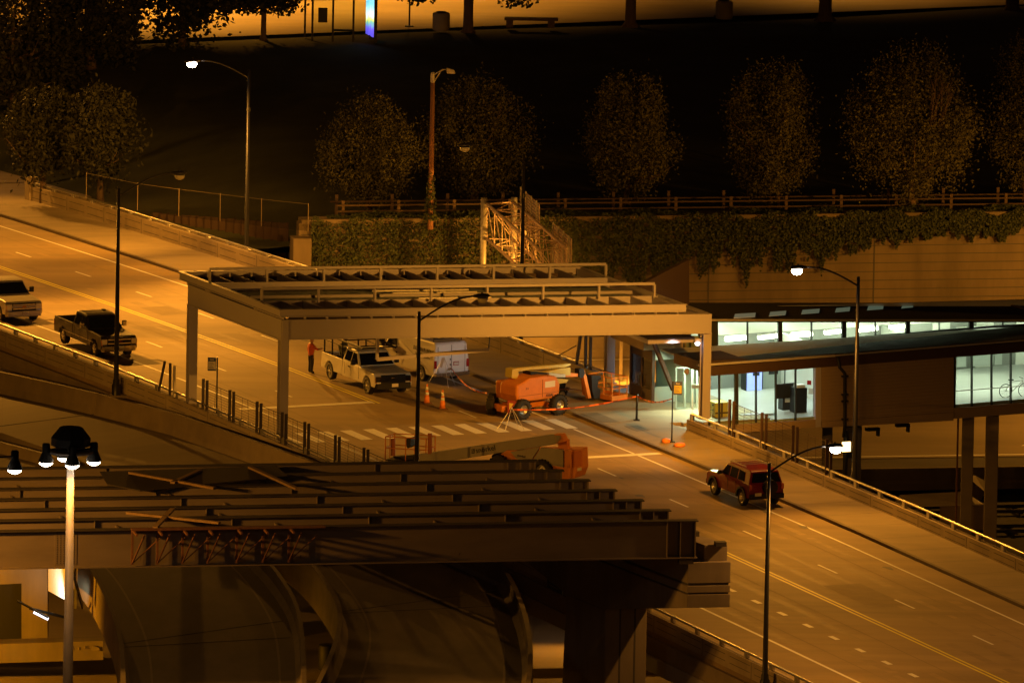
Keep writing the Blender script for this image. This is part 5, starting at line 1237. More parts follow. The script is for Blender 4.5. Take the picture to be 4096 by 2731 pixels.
def pickup(name, label, u, w, yaw, body_m, L=5.9, W=1.98, wb=3.95, wr=.41, front='plain', rack=False, chrome=False, h=0.0):
    rz = RZ+yaw; t = thing(name, label, 'pickup truck', RD(u, w), rz)
    zb, zbelt, zr = .48, 1.26, 1.93; xf, xr = L/2, -L/2; fw, rw = xf-.98, xf-.98-wb; ra = wr+.09
    cabx0, cabx1 = -.75, 1.35
    fullw = archprof(cabx0, xf-.06, zb, [(xf-.02, .62), (xf-.04, 1.02), (xf-.18, 1.14), (cabx1+.05, zbelt-.02), (cabx0, zbelt)], [fw], ra, wr)
    b = B(); b.prism(fullw, -W/2, W/2, lambda x, z: 1-.05*max(0, (z-.95))/.3); b.done('body', body_m, t, bevel=.035)
    bed = archprof(xr+.03, cabx0-.012, zb+.02, [(cabx0-.012, zbelt), (xr, zbelt), (xr, .6)], [rw], ra, wr)
    bb = B()
    for s in (1, -1): bb.prism(bed, s*(W/2-.1), s*W/2, lambda x, z: 1-.04*max(0, (z-.95))/.3)
    bb.box(xr, xr+.07, -W/2+.08, W/2-.08, .62, zbelt-.01); bb.box(xr+.05, cabx0-.02, -W/2+.09, W/2-.09, .74, .8); bb.box(cabx0-.09, cabx0-.02, -W/2+.1, W/2-.1, .74, zbelt-.01)
    bb.done('cargo_bed', body_m, t, bevel=.02)
    B().box(xr+.06, cabx0-.1, -W/2+.12, W/2-.12, .802, .812).done('bed_liner', MT['blackp'], t)
    prof = [(cabx1+.02, zbelt-.04), (cabx1-.62, zr-.06), (cabx1-.85, zr), (cabx0+.35, zr), (cabx0+.1, zr-.05), (cabx0-.0, zbelt-.04)]
    yb, yt = W/2-.03, W/2-.22
    wins = [[(cabx1-.22, zbelt+.06), (cabx1-.66, zr-.14), (cabx1-1.02, zr-.13), (cabx1-1.05, zbelt+.06)], [(cabx1-1.15, zbelt+.06), (cabx1-1.12, zr-.13), (cabx0+.3, zr-.14), (cabx0+.2, zbelt+.06)]]
    greenhouse(t, prof, yb, yt, zbelt-.04, zr, body_m, wins, ((cabx1-.03, zbelt+.02), (cabx1-.6, zr-.1), .08), ((cabx0, zbelt+.08), (cabx0+.09, zr-.12), .16))
    for x in (fw, rw):
        for s in (1, -1): wheel(t, x, s*(W/2-.15), wr, .26, MT['chrome'] if chrome else MT['alloy'], s)
    B().box(-1.9, 1.6, -.6, .6, .32, .5).done('chassis', MT['blackp'], t)
    g = B(); bk = MT['blackp'] if front != 'silver' else MT['chrome']
    g.box(xf-.05, xf+.005, -.66, .66, .66, 1.09); g.done('grille', MT['blackp'], t, bevel=.01)
    if front in ('chrome', 'silver'):
        for z in (.78, .98): B().box(xf+.004, xf+.02, -.62, .62, z-.02, z+.025).done('grille_bar', MT['chrome'] if front == 'silver' else MT['chrome'], t)
        if front == 'silver': B().box(xf+.004, xf+.03, -.65, .65, .85, .92).done('grille_bar', body_m, t); B().slab([(xf+.031, -.14, .87), (xf+.031, -.05, .93), (xf+.031, .05, .93), (xf+.031, .14, .89), (xf+.031, .05, .84), (xf+.031, -.05, .84)], .01).done('badge', MT['amber'], t)
        else:
            tx = textmesh('GMC', .16, mat('red badge', (.22, .03, .02), .4), t, frame((xf+.012, 0, .88), (0, 1, 0), (0, 0, 1)), 'badge')
    else:
        b = B(); b.lathe((0, 0, 0), [(.13, 0), (.13, .015)], 14); o = b.done('badge', MT['chrome'], t); o.matrix_local = Matrix.Translation((xf+.012, 0, .93)) @ Matrix.Rotation(pi/2, 4, 'Y') @ Matrix.Diagonal((.42, 1, 1, 1))
    for s in (1, -1):
        B().box(xf-.12, xf+.006, s*.8-.15, s*.8+.15, .74, 1.02).done('headlight', MT['clearlens'] if front != 'plain' else MT['carglass'], t, bevel=.02)
        B().box(xf-.14, xf-.004, s*.93-.035, s*.93+.035, .7, .96).done('turn_signal', MT['amber'], t)
        B().box(xr-.01, xr+.05, s*.92-.05, s*.92+.06, .78, 1.1).done('tail_light', MT['redlens'], t)
        m_ = B(); m_.box(cabx1-.42, cabx1-.26, s*(W/2+.06), s*(W/2+.28), zbelt+.02, zbelt+.30); m_.done('mirror', MT['chrome'] if front == 'chrome' else MT['blackp'], t, bevel=.03)
        B().box(cabx1-.36, cabx1-.3, s*(W/2-.08), s*(W/2+.1), zbelt+.05, zbelt+.1).done('mirror_arm', MT['blackp'], t)
        B().box(.02, .2, s*(W/2)-.012, s*(W/2)+.02, 1.03, 1.08).done('door_handle', MT['blackp'], t)
        for x in (.32, -.42, 1.32):
            B().box(x, x+.012, s*W/2-.006, s*W/2+.004, .62, zbelt-.05).done('door_seam', MT['black'], t)
    bm_ = MT['blackp'] if front == 'plain' else (MT['chrome'] if front == 'chrome' else body_m)
    B().hexa([(xf-.1, -W/2+.01, .38), (xf+.09, -W/2+.12, .38), (xf+.09, W/2-.12, .38), (xf-.1, W/2-.01, .38), (xf-.1, -W/2+.01, .68), (xf+.1, -W/2+.12, .68), (xf+.1, W/2-.12, .68), (xf-.1, W/2-.01, .68)]).done('front_bumper', bm_, t, bevel=.03)
    B().box(xr-.16, xr+.01, -W/2+.08, W/2-.08, .5, .68).done('rear_bumper', MT['chrome'] if front != 'plain' else MT['blackp'], t, bevel=.02)
    plate(t, xf+.115, .05, .58, 0)
    if front == 'chrome':
        B().box(-.2, .0, .4, .55, zr, zr+.07).done('roof_vent', MT['blackp'], t)
        for s in (1, -1): B().box(-2.0, 2.0, s*W/2, s*W/2+.012, .72, .745).done('side_trim', MT['chrome'], t)
    if rack:
        r_ = B(); zt = 2.18
        for s in (1, -1):
            y = s*(W/2-.1)
            for x in (xr+.2, xr+1.15, cabx0-.15): r_.bar((x, y, zbelt-.02), (x, y, zt), .045)
            r_.bar((xr+.1, y, zt), (cabx1+.25, y, zt), .05); r_.bar((xr+.2, y, zt-.28), (cabx0-.15, y, zt-.28), .025)
            r_.bar((cabx0-.15, y, zt-.28), (cabx1+.1, y, zt-.02), .022)
        for x in (xr+.2, xr+1.15, cabx0-.15, cabx1-.35, cabx1+.2): r_.bar((x, -W/2+.1, zt), (x, W/2-.1, zt), .03)
        r_.done('ladder_rack', MT['blackp'], t)
    return t
pickup('pickup_truck', 'dark grey extended cab pickup with chrome bumper driving beside the near parapet', -20.75, -6.6, 0.02, MT['darkcar'], L=6.3, wb=4.15, W=1.96, front='chrome', chrome=True)
p = onroad(64, 1278); pu_, pw_ = uw(p)
pickup('pickup_truck', 'silver pickup cut by the left edge of the picture, only its front half showing', pu_-2.05, pw_+.05, 0.0, MT['silvercar'], L=6.1, wb=4.0, W=2.03, front='silver')
wt = pickup('pickup_truck', 'white work pickup with black ladder rack parked under the canopy', -4.75, 1.62, 0.028, MT['whitecar'], L=6.6, wb=4.6, W=2.03, wr=.43, front='plain', rack=True)
# load in the bed of the white pickup
def TL(t, x, y, z):   # local point of a thing to world
    return Matrix.Translation(t.location) @ t.rotation_euler.to_matrix().to_4x4() @ V((x, y, z))
q = TL(wt, -1.2, .1, .815); t = thing('tool_box', 'orange job box standing in the bed behind the cab of the white pickup', 'tool box', q, wt.rotation_euler.z)
B().box(-.22, .3, -.5, .15, 0, .78).done('body', mat('dull orange box', (.40, .15, .04), .6), t, bevel=.02); B().box(-.24, .32, -.52, .17, .78, .83).done('lid', mat('dull orange lid', (.34, .13, .04), .6), t)
q = TL(wt, -.55, .75, 2.22); t = thing('tool_bag', 'dark blue bundle strapped on the ladder rack of the white pickup', 'bag', q, wt.rotation_euler.z)
B().lathe((0, 0, 0), [(.2, 0), (.27, .08), (.27, .26), (.18, .38), (.05, .42)], 9).done('bag', mat('blue canvas', (.03, .04, .07), .9, var=.3, scale=12), t); B().bar((-.2, 0, .4), (.2, 0, .4), .02).done('strap', MT['black'], t)
q = TL(wt, -2.1, .35, .815); t = thing('pipe_bundle', 'tangle of dark tools and pipes in the bed of the white pickup', 'tools', q, wt.rotation_euler.z); b = B()
for i in range(14): b.bar((rnd.uniform(-.7, .2), rnd.uniform(-.4, .3), rnd.uniform(.05, .3)), (rnd.uniform(.2, .9), rnd.uniform(-.5, .4), rnd.uniform(.1, .6)), rnd.uniform(.02, .05))
tag(b.done('pipes', MT['rust'], t))
# ------------------------------------------------------------------ white van
def van():
    rp = onroad(1804, 1492, .5); u_, w_ = uw(rp); L, W = 5.9, 2.02; yaw = pi+radians(8)
    t = thing('cargo_van', 'white cargo van with roof rack and lettering parked beyond the white pickup', 'van', V((0, 0, 0)), RZ+yaw)
    hd = Matrix.Rotation(RZ+yaw, 3, 'Z') @ V((1, 0, 0)); c = rp+hd*(L/2); cu, cw_ = uw(c); t.location = RD(cu, cw_)
    wr = .38; xf, xr = L/2, -L/2; fw, rw = xf-.85, xr+1.25
    prof = archprof(xr, xf-.03, .42, [(xf, .6), (xf-.02, 1.0), (xf-.12, 1.12), (xf-.85, 1.25), (xf-.9, 1.3), (xf-1.5, 1.98), (xf-1.75, 2.08), (xr+.15, 2.1), (xr+.02, 2.02), (xr-.02, 1.2)], [fw, rw], wr+.08, wr)
    b = B(); yf = lambda x, z: 1-.13*max(0, z-1.15)/.95
    b.prism(prof, -W/2, W/2, yf); b.done('body', MT['whitecar'], t, bevel=.05)
    Y = lambda z: W/2*yf(0, z)
    for s in (1, -1):
        for x in (fw, rw): wheel(t, x, s*(W/2-.14), wr, .24, MT['alloy'], s, 5)
        pts = [(xf-1.1, s*(Y(1.3)+.008), 1.28), (xf-1.5, s*(Y(1.8)+.008), 1.84), (xf-2.15, s*(Y(1.84)+.008), 1.86), (xf-2.15, s*(Y(1.3)+.008), 1.28)]
        B().slab(pts if s > 0 else pts[::-1], .01).done('side_window', MT['carglass'], t)
        B().box(xf-1.25, xf-1.05, s*(W/2+.08), s*(W/2+.3), 1.28, 1.68).done('mirror', MT['blackp'], t, bevel=.03); B().box(xf-1.2, xf-1.12, s*(W/2-.15), s*(W/2+.1), 1.36, 1.41).done('mirror_arm', MT['blackp'], t)
        B().box(xr-.035, xr+.06, s*.93-.09, s*.93+.06, .82, 1.22).done('tail_light', MT['redlens'], t, bevel=.01)
        B().box(xf-2.3, xf-2.18, s*W/2-.004, s*W/2+.02, 1.1, 1.15).done('door_handle', MT['blackp'], t)
        for x in (xf-2.22, .15, xf-1.0): B().box(x, x+.012, s*W/2-.006, s*W/2+.004, .55, 1.15).done('door_seam', MT['black'], t)
        B().box(xf-.1, xf+.01, s*.78-.16, s*.78+.16, .82, 1.02).done('headlight', MT['clearlens'], t)
        for z0 in (1.32,):
            pts = [(xr-.018+.0*z0, s*.12, 1.34), (xr-.018, s*.76, 1.34), (xr+.012, s*.70, 1.84), (xr+.012, s*.12, 1.84)]
    B().box(xr-.03, xr-.012, -.008, .008, .6, 1.98).done('door_seam', MT['black'], t)
    for s in (1, -1): B().box(xr-.03, xr-.012, s*.78-.006, s*.78+.006, .6, 1.9).done('door_seam', MT['groove'], t)
    B().box(xr-.05, xr-.018, -.42, -.12, .92, 1.12).done('plate_recess', MT['redlens'], t); B().box(xr-.06, xr-.052, -.40, -.14, .95, 1.09).done('licence_plate', MT['paper'], t)
    B().box(xr-.2, xr-.0, -W/2+.03, W/2-.03, .42, .62).done('rear_bumper', MT['chrome'], t, bevel=.03)
    B().box(xf-.01, xf+.08, -W/2+.04, W/2-.04, .45, .66).done('front_bumper', MT['chrome'], t)
    for z in (1.25, .98): B().box(xr-.045, xr-.02, .04, .1, z-.05, z+.05).done('door_handle', MT['chrome'], t)
    pts = [(xf-.93, -.86, 1.32), (xf-.93, .86, 1.32), (xf-1.5, .76, 1.96), (xf-1.5, -.76, 1.96)]
    B().slab([V(p_)+V((.012, 0, .012)) for p_ in pts], .01).done('windscreen', MT['carglass'], t)
    r_ = B()
    for s in (1, -1): r_.bar((xr+.3, s*.78, 2.27), (xf-2.2, s*.78, 2.27), .025)
    for i in range(9): x = xr+.35+i*.38; r_.bar((x, -.8, 2.25), (x, .8, 2.25), .02)
    for s in (1, -1):
        for x in (xr+.4, 0, xf-2.3): r_.bar((x, s*.8, 2.02), (x, s*.8, 2.28), .02)
    r_.done('roof_rack', MT['blackp'], t)
    l_ = B()
    for s in (.28, .62): l_.bar((xr+.1, s, 2.34), (xf-2.0, s, 2.34), .02)
    for i in range(10): l_.bar((xr+.2+i*.35, .28, 2.34), (xr+.2+i*.35, .62, 2.34), .014)
    l_.done('rack_ladder', MT['galv'], t)
    # the viewer sees the side at local -y ... choose the side turned to the camera
    M_ = Matrix.Rotation(RZ+yaw, 3, 'Z'); side = 1 if (M_ @ V((0, 1, 0))).y < 0 else -1
    xx = V((side*-1.0, 0, 0)) if side > 0 else V((1, 0, 0))
    for z, s_, tx in ((1.60, .27, 'SULLIVAN PLUMBING'), (1.34, .27, 'HEATING, INC.')):
        yv = W/2*yf(0, z)+.012
        textmesh(tx, s_, MT['black'], t, frame((xr+1.1, side*yv, z), xx, (0, -side*.12, 1)), 'lettering', squash=.78)
    return t, hd, rp
vt_, vhd, vrp = van()
t = thing('light_bar', 'folded work light and tools on the rear of the van roof rack', 'work light', TL(vt_, -2.75, 0, 2.3), vt_.rotation_euler.z)
B().box(-.1, .35, -.75, .1, 0, .12).done('housing', MT['chrome'], t, bevel=.02); B().box(-.2, .1, -.15, .35, .05, .3).done('reel', MT['blackp'], t, bevel=.03)
# ------------------------------------------------------------------ red off-roader
def suv():
    L, W = 4.75, 1.85; wb = 3.1; t = thing('off_road_car', 'dark red off-road car with spare wheel on its tailgate driving away on the right', 'car', RD(30.9, 6.52), RZ+pi+.03)
    xf, xr = L/2, -L/2; fw, rw = xf-.82, xf-.82-wb; wr = .38
    low = archprof(xr+.03, xf-.04, .45, [(xf, .62), (xf-.03, .98), (xf-.2, 1.08), (.95, 1.16), (xr+.05, 1.16), (xr, .6)], [fw, rw], wr+.1, wr)
    B().prism(low, -W/2, W/2, lambda x, z: 1-.04*max(0, z-.9)/.3).done('body', MT['redcar'], t, bevel=.045)
    zr = 1.78; prof = [(1.05, 1.12), (.42, zr-.05), (.2, zr), (xr+.45, zr), (xr+.22, zr-.06), (xr+.05, 1.12)]
    wins = [[(.78, 1.2), (.4, zr-.13), (.02, zr-.12), (.0, 1.2)], [(-.12, 1.2), (-.1, zr-.12), (-.85, zr-.12), (-.88, 1.2)], [(-1.0, 1.2), (-.98, zr-.13), (-1.6, zr-.16), (-1.72, 1.2)]]
    greenhouse(t, prof, W/2-.04, W/2-.22, 1.12, zr, MT['redcar'], wins, ((1.0, 1.17), (.45, zr-.09), .1), ((xr+.055, 1.2), (xr+.19, zr-.14), .1))
    for s in (1, -1):
        for x in (fw, rw):
            wheel(t, x, s*(W/2-.12), wr, .25, MT['alloy'], s)
            f = B(); pr = [(x+(wr+.17)*cos(a), wr+(wr+.17)*sin(a)) for a in [pi*i/9 for i in range(10)]]+[(x+(wr+.08)*cos(a), wr+(wr+.08)*sin(a)) for a in [pi*(9-i)/9 for i in range(10)]]
            f.prism(pr, s*(W/2-.05), s*(W/2+.06)).done('wheel_arch', MT['blackp'], t)
        B().box(-1.55, .25, s*.68-.025, s*.68+.025, zr+.06, zr+.1).done('roof_rail', MT['galv'], t); B().box(xr-.03, xr+.05, s*.84-.08, s*.84+.06, .85, 1.12).done('tail_light', MT['redlens'], t, bevel=.02)
        B().box(.62, .78, s*(W/2), s*(W/2+.2), 1.16, 1.34).done('mirror', MT['blackp'], t, bevel=.03); B().box(-.02, -.0+.012, s*W/2-.006, s*W/2+.004, .6, 1.1).done('door_seam', MT['black'], t); B().box(-.92, -.908, s*W/2-.006, s*W/2+.004, .6, 1.1).done('door_seam', MT['black'], t)
        for x in (.1, -.75): B().box(x-.15, x, s*W/2-.004, s*W/2+.022, 1.0, 1.05).done('door_handle', MT['redcar'], t)
        B().box(xf-.08, xf+.01, s*.62-.13, s*.62+.13, .78, .98).done('headlight', MT['clearlens'], t)
    for x in (.05, -.35, -.75, -1.15): B().box(x-.02, x+.02, -.64, .64, zr+.1, zr+.13).done('roof_bar', MT['galv'], t)
    b = B(); b.lathe((0, 0, 0), [(.2, -.11), (.36, -.11), (.37, -.08), (.37, .1), (.34, .12), (.02, .13)], 22); o = b.done('spare_wheel', MT['blackp'], t); o.matrix_local = Matrix.Translation((xr-.11, .14*-1, .98)) @ Matrix.Rotation(-pi/2, 4, 'Y')
    B().box(xr-.1, xr+.1, -W/2+.02, W/2-.02, .42, .66).done('rear_bumper', MT['blackp'], t, bevel=.03); B().box(xf-.1, xf+.08, -W/2+.02, W/2-.02, .42, .66).done('front_bumper', MT['blackp'], t, bevel=.03)
    M_ = Matrix.Rotation(t.rotation_euler.z, 3, 'Z'); left = 1 if (M_ @ V((0, 1, 0))).x < 0 else -1
    B().box(xr-.115, xr-.1, left*.48-.17, left*.48+.17, .58, .73).done('licence_plate', MT['paper'], t)
suv()
# ================================================================== boom lifts
class Pl:
    """vertical working plane through a point; gives places for picture points"""
    def __init__(s, P, d): s.P = V(P); s.d = V(d).normalized(); s.n = V((s.d.y, -s.d.x, 0))     # n points to the viewer side
    def at(s, px, py, off=0.0):
        r = ray(px, py); P = s.P+s.n*off; return CAMP+r*((P-CAMP).dot(s.n)/r.dot(s.n))
def plated(pl, pts, name, m_, par, wd, off=0.0, bevel=0.0):
    """outline traced on the plane, given real width wd across it"""
    q = [pl.at(x, y, off) for x, y in pts]; a = [p+pl.n*wd/2 for p in q]; c = [p-pl.n*wd/2 for p in q]; k = len(q)
    b = B(); b.add(a+c, [tuple(range(k)), tuple(range(2*k-1, k-1, -1))]+[(i, k+i, k+(i+1) % k, (i+1) % k) for i in range(k)])
    return b.done(name, m_, par, world=True, bevel=bevel)
# --- orange articulated lift
c0 = RD(5.75, 5.75); ax = (-.77*U3+2.23*W3).normalized(); L1 = Pl(c0, ax)
t1 = thing('boom_lift', 'orange articulated boom lift with pale yellow boom, basket lowered to the right', 'boom lift', c0, atan2(ax.y, ax.x))
def wheel_t(t, x, y, r, wd, side, yaw=0.0, rim='alloy'):
    b = B(); b.lathe((0, 0, 0), [(r*.5, -wd/2), (r*.9, -wd/2), (r, -wd/2+.06), (r, wd/2-.06), (r*.9, wd/2), (r*.5, wd/2)], 24, 'y', ring=True)
    w_ = b.done('wheel', MT['tyre'], t); h = B(); s = side
    h.lathe((0, s*(wd/2-.1), 0), [(r*.5, 0), (r*.52, .07*s), (r*.42, .06*s), (r*.38, .0), (.09, .01*s), (.08, .08*s), (.01, .09*s)], 18, 'y'); h.done('rim', MT[rim], w_)
    tr_ = B()
    for i in range(20): a = 2*pi*i/20; tr_.obox(((r+.008)*cos(a), 0, (r+.008)*sin(a)), (cos(a), 0, sin(a)), (0, 1, 0), (-sin(a), 0, cos(a)), .05, wd*.9, .07)
    tr_.done('tread', MT['tyre'], w_); w_.location = (x, y, r); w_.rotation_euler = (0, 0, yaw); return w_
wheel_t(t1, -1.15, -1.05, .5, .36, -1); wheel_t(t1, 1.25, -1.05, .5, .36, -1); wheel_t(t1, -1.2, 1.05, .5, .36, 1, .5); wheel_t(t1, 1.25, 1.05, .5, .36, 1)
B().box(-1.15, 1.25, -.42, .42, .38, .68).box(-1.3, -1.0, -.85, .85, .3, .56).box(1.05, 1.35, -.85, .85, .3, .56).box(-1.7, -1.25, -.22, .22, .3, .6).done('chassis', MT['orange'], t1, bevel=.04)
B().lathe((0, 0, .68), [(.5, 0), (.5, .12)], 20).done('turntable', MT['blackp'], t1)
b = B(); b.prism([(-1.35, .95), (-1.28, .82), (1.25, .82), (1.4, .98), (1.45, 1.5), (1.2, 1.92), (.4, 2.02), (.35, 2.02), (-.6, 2.0), (-.95, 1.86), (-1.42, 1.7), (-1.45, 1.2)], -.98, .3); b.done('turret_cover', MT['orange'], t1, bevel=.2)
B().box(-1.1, 1.2, .3, 1.0, .82, 1.7).done('engine_cover', MT['orange'], t1, bevel=.1)
B().box(.25, .27, -1.0, -.97, .98, 1.85).box(-1.3, 1.3, -1.0, -.975, 1.14, 1.155).done('cover_seam', MT['rust'], t1)
B().box(.42, 1.08, -1.0, -.982, 1.42, 1.72).done('notice_sheet', MT['paper'], t1)
textmesh('450AJ', .2, MT['black'], t1, frame((.72, -1.0, 1.02), (1, 0, 0), (0, 0, 1)), 'lettering')
textmesh('HERTZ', .1, MT['rust'], t1, frame((.75, -1.005, 1.57), (1, 0, 0), (0, 0, 1)), 'lettering') if False else None
textmesh('JLG', .13, MT['rust'], t1, frame((-.75, -1.0, 1.5), (1, 0, 0), (0, 0, 1)), 'lettering')
plated(L1, [(2036, 1474), (2054, 1470), (2062, 1492), (2054, 1515), (2034, 1508)], 'boom_pivot', MT['cream'], t1, .5)
plated(L1, [(2038, 1473), (2251, 1454), (2274, 1452), (2275, 1459), (2251, 1467), (2113, 1477), (2067, 1484), (2060, 1478)], 'upper_boom', MT['cream'], t1, .3)
plated(L1, [(2108, 1481), (2174, 1486), (2243, 1470), (2274, 1469), (2275, 1498), (2243, 1500), (2190, 1495), (2108, 1488)], 'middle_boom', MT['cream'], t1, .26)
plated(L1, [(2174, 1510), (2266, 1516), (2256, 1528), (2187, 1538), (2177, 1524)], 'lower_boom', MT['cream'], t1, .34)
plated(L1, [(2104, 1482), (2175, 1488), (2165, 1505), (2110, 1500)], 'control_box', MT['blackp'], t1, .6, .1)
plated(L1, [(2190, 1490), (2256, 1496), (2256, 1508), (2192, 1506)], 'cylinder', MT['galv'], t1, .2, .3)
plated(L1, [(2200, 1484), (2318, 1494), (2318, 1504), (2262, 1507)], 'jib', MT['orange'], t1, .16)
plated(L1, [(2308, 1474), (2325, 1472), (2332, 1490), (2322, 1510), (2308, 1506)], 'jib_pivot', MT['blackp'], t1, .34)
plated(L1, [(2326, 1488), (2340, 1500), (2360, 1590), (2348, 1592)], 'jib_arm', MT['orange'], t1, .2)
plated(L1, [(2326, 1480), (2336, 1482), (2346, 1580), (2334, 1580)], 'jib_arm', MT['orange'], t1, .16, -.25)
plated(L1, [(2356, 1500), (2392, 1500), (2394, 1515), (2382, 1520), (2380, 1548), (2392, 1555), (2388, 1592), (2366, 1592), (2358, 1560)], 'controls', MT['blackp'], t1, .4)
# basket
bk = L1.at(2430, 1592); bb_ = B(); bx, by = ax, V((-ax.y, ax.x, 0)); bz = V((bk.x, bk.y, zd(4)+.33))
b = B().obox(bz, bx, by, up, 1.0, 1.75, .1); b.obox(bz+by*-.87+up*.08, bx, by, up, 1.0, .04, .22); b.obox(bz+bx*.5+up*.08, bx, by, up, .04, 1.75, .22); b.obox(bz-bx*.5+up*.08, bx, by, up, .04, 1.75, .22); b.done('basket_floor', MT['orange'], t1, world=True)
b = B(); R_ = .028
cs = [bz+bx*sx_*.5+by*sy_*.87 for sx_, sy_ in ((-1, -1), (1, -1), (1, 1), (-1, 1))]
for h in (.55, 1.08):
    for i in range(4): b.bar(cs[i]+up*h, cs[(i+1) % 4]+up*h, R_)
for i in range(4):
    b.bar(cs[i], cs[i]+up*1.08, R_)
    for k in ((.33, .66) if i % 2 else (.5,)): q = lin(cs[i], cs[(i+1) % 4], k); b.bar(q, q+up*1.08, R_*.8)
b.done('basket_frame', MT['orange'], t1, world=True)
# --- white boom lift, partly hidden by the rear girder
qa, qb = onroad(1997, 1891), onroad(2300, 1922); c1 = (qa+qb)/2; ax2 = V((qb.x-qa.x, qb.y-qa.y, 0)).normalized(); ay2 = V((-ax2.y, ax2.x, 0)); L2 = Pl(c1, ax2)
t2 = thing('boom_lift', 'white telescopic boom lift with lettering, orange rear end, boom pointing left', 'boom lift', c1, atan2(ax2.y, ax2.x))
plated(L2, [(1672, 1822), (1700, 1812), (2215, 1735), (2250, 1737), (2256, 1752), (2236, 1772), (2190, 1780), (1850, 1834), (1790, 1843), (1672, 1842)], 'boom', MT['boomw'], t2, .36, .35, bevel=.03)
plated(L2, [(2225, 1734), (2252, 1734), (2262, 1752), (2262, 1764), (2232, 1772)], 'boom_end', MT['orange'], t2, .46, .3)
plated(L2, [(2024, 1808), (2050, 1793), (2330, 1793), (2333, 1870), (2320, 1905), (2268, 1910), (2245, 1868), (2080, 1862), (2030, 1830)], 'chassis_cover', MT['orange'], t2, 1.2, bevel=.03)
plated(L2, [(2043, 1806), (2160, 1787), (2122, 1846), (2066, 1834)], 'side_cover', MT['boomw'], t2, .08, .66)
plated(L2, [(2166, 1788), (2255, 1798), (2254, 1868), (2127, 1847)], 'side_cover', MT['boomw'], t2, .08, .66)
plated(L2, [(2262, 1796), (2290, 1800), (2290, 1868), (2262, 1868)], 'counterweight', MT['orange'], t2, .2, .62)
plated(L2, [(2300, 1806), (2328, 1800), (2328, 1862), (2300, 1866)], 'rear_panel', mat('orange panel darker', (.5, .13, .015), .5), t2, .16, .62)
plated(L2, [(2310, 1872), (2326, 1868), (2326, 1880), (2310, 1884)], 'sticker', MT['paper'], t2, .02, .72)
plated(L2, [(2234, 1752), (2272, 1756), (2276, 1795), (2240, 1795)], 'boom_post', MT['orange'], t2, .3)
for px, off, s in ((1996, .75, 1), (2010, -.9, -1), (2170, .7, 1), (2190, -.9, -1)):
    q = L2.at(px, 1880, off); w_ = wheel_t(t2, 0, 0, .5, .34, -s); q = V((q.x, q.y, zd(22)+.5)); inv = (Matrix.Translation(t2.location) @ t2.rotation_euler.to_matrix().to_4x4()).inverted(); w_.location = inv @ q
B().obox(c1+up*.6, ax2, ay2, up, 3.4, .8, .3).done('chassis', MT['blackp'], t2, world=True)
I2 = (Matrix.Translation(t2.location) @ t2.rotation_euler.to_matrix().to_4x4()).inverted()
d = (L2.at(2200, 1755, .55)-L2.at(1800, 1818, .55)); f0 = L2.at(1950, 1797, .56)
textmesh('snorkel', .36, MT['black'], t2, I2 @ frame(L2.at(1942, 1796, .545), d, up), 'lettering')
B().obox(L2.at(1892, 1804, .545), d.normalized(), up, -ay2, .16, .22, .01).done('logo', MT['black'], t2, world=True)
textmesh('S', .2, MT['boomw'], t2, I2 @ frame(L2.at(1892, 1804, .556), d, up), 'lettering')
textmesh('snorkel', .15, MT['black'], t2, I2 @ frame(L2.at(2085, 1823, .712), L2.at(2110, 1830)-L2.at(2070, 1822), up), 'lettering')
# platform basket at the boom tip
def bframe(cen, dx, dy, lx, ly, h, par, m_, r=.026):
    dx = dx.normalized(); dy = dy.normalized()
    cs = [cen+dx*lx/2*a+dy*ly/2*c for a, c in ((-1, -1), (1, -1), (1, 1), (-1, 1))]; b = B()
    for hh in (h*.52, h):
        for i in range(4): b.bar(cs[i]+up*hh, cs[(i+1) % 4]+up*hh, r)
    for i in range(4):
        b.bar(cs[i], cs[i]+up*h, r*1.2)
        q = lin(cs[i], cs[(i+1) % 4], .5); b.bar(q, q+up*h, r)
    b.done('basket_frame', m_, par, world=True); B().obox(cen, dx, dy, up, lx, ly, .07).done('basket_floor', MT['blackp'], par, world=True)
cb = L2.at(1640, 1838, .1); cb.z = max(cb.z, zd(16)+.1); bframe(cb, ax2*.55+V((.6, .0, 0)), ay2, 2.0, 1.0, 1.15, t2, MT['orange'])
plated(L2, [(1565, 1755), (1580, 1752), (1580, 1822), (1565, 1822)], 'basket_panel', mat('dark orange panel', (.3, .08, .01), .6), t2, .06, .5); plated(L2, [(1712, 1732), (1727, 1732), (1727, 1815), (1712, 1815)], 'basket_panel', mat('dark orange panel b', (.3, .08, .01), .6), t2, .06, .5)
plated(L2, [(1632, 1752), (1650, 1748), (1652, 1780), (1640, 1790), (1632, 1775)], 'control_console', MT['blackp'], t2, .5); plated(L2, [(1580, 1822), (1730, 1812), (1730, 1822), (1640, 1838), (1582, 1828)], 'platform_mount', MT['blackp'], t2, .4)
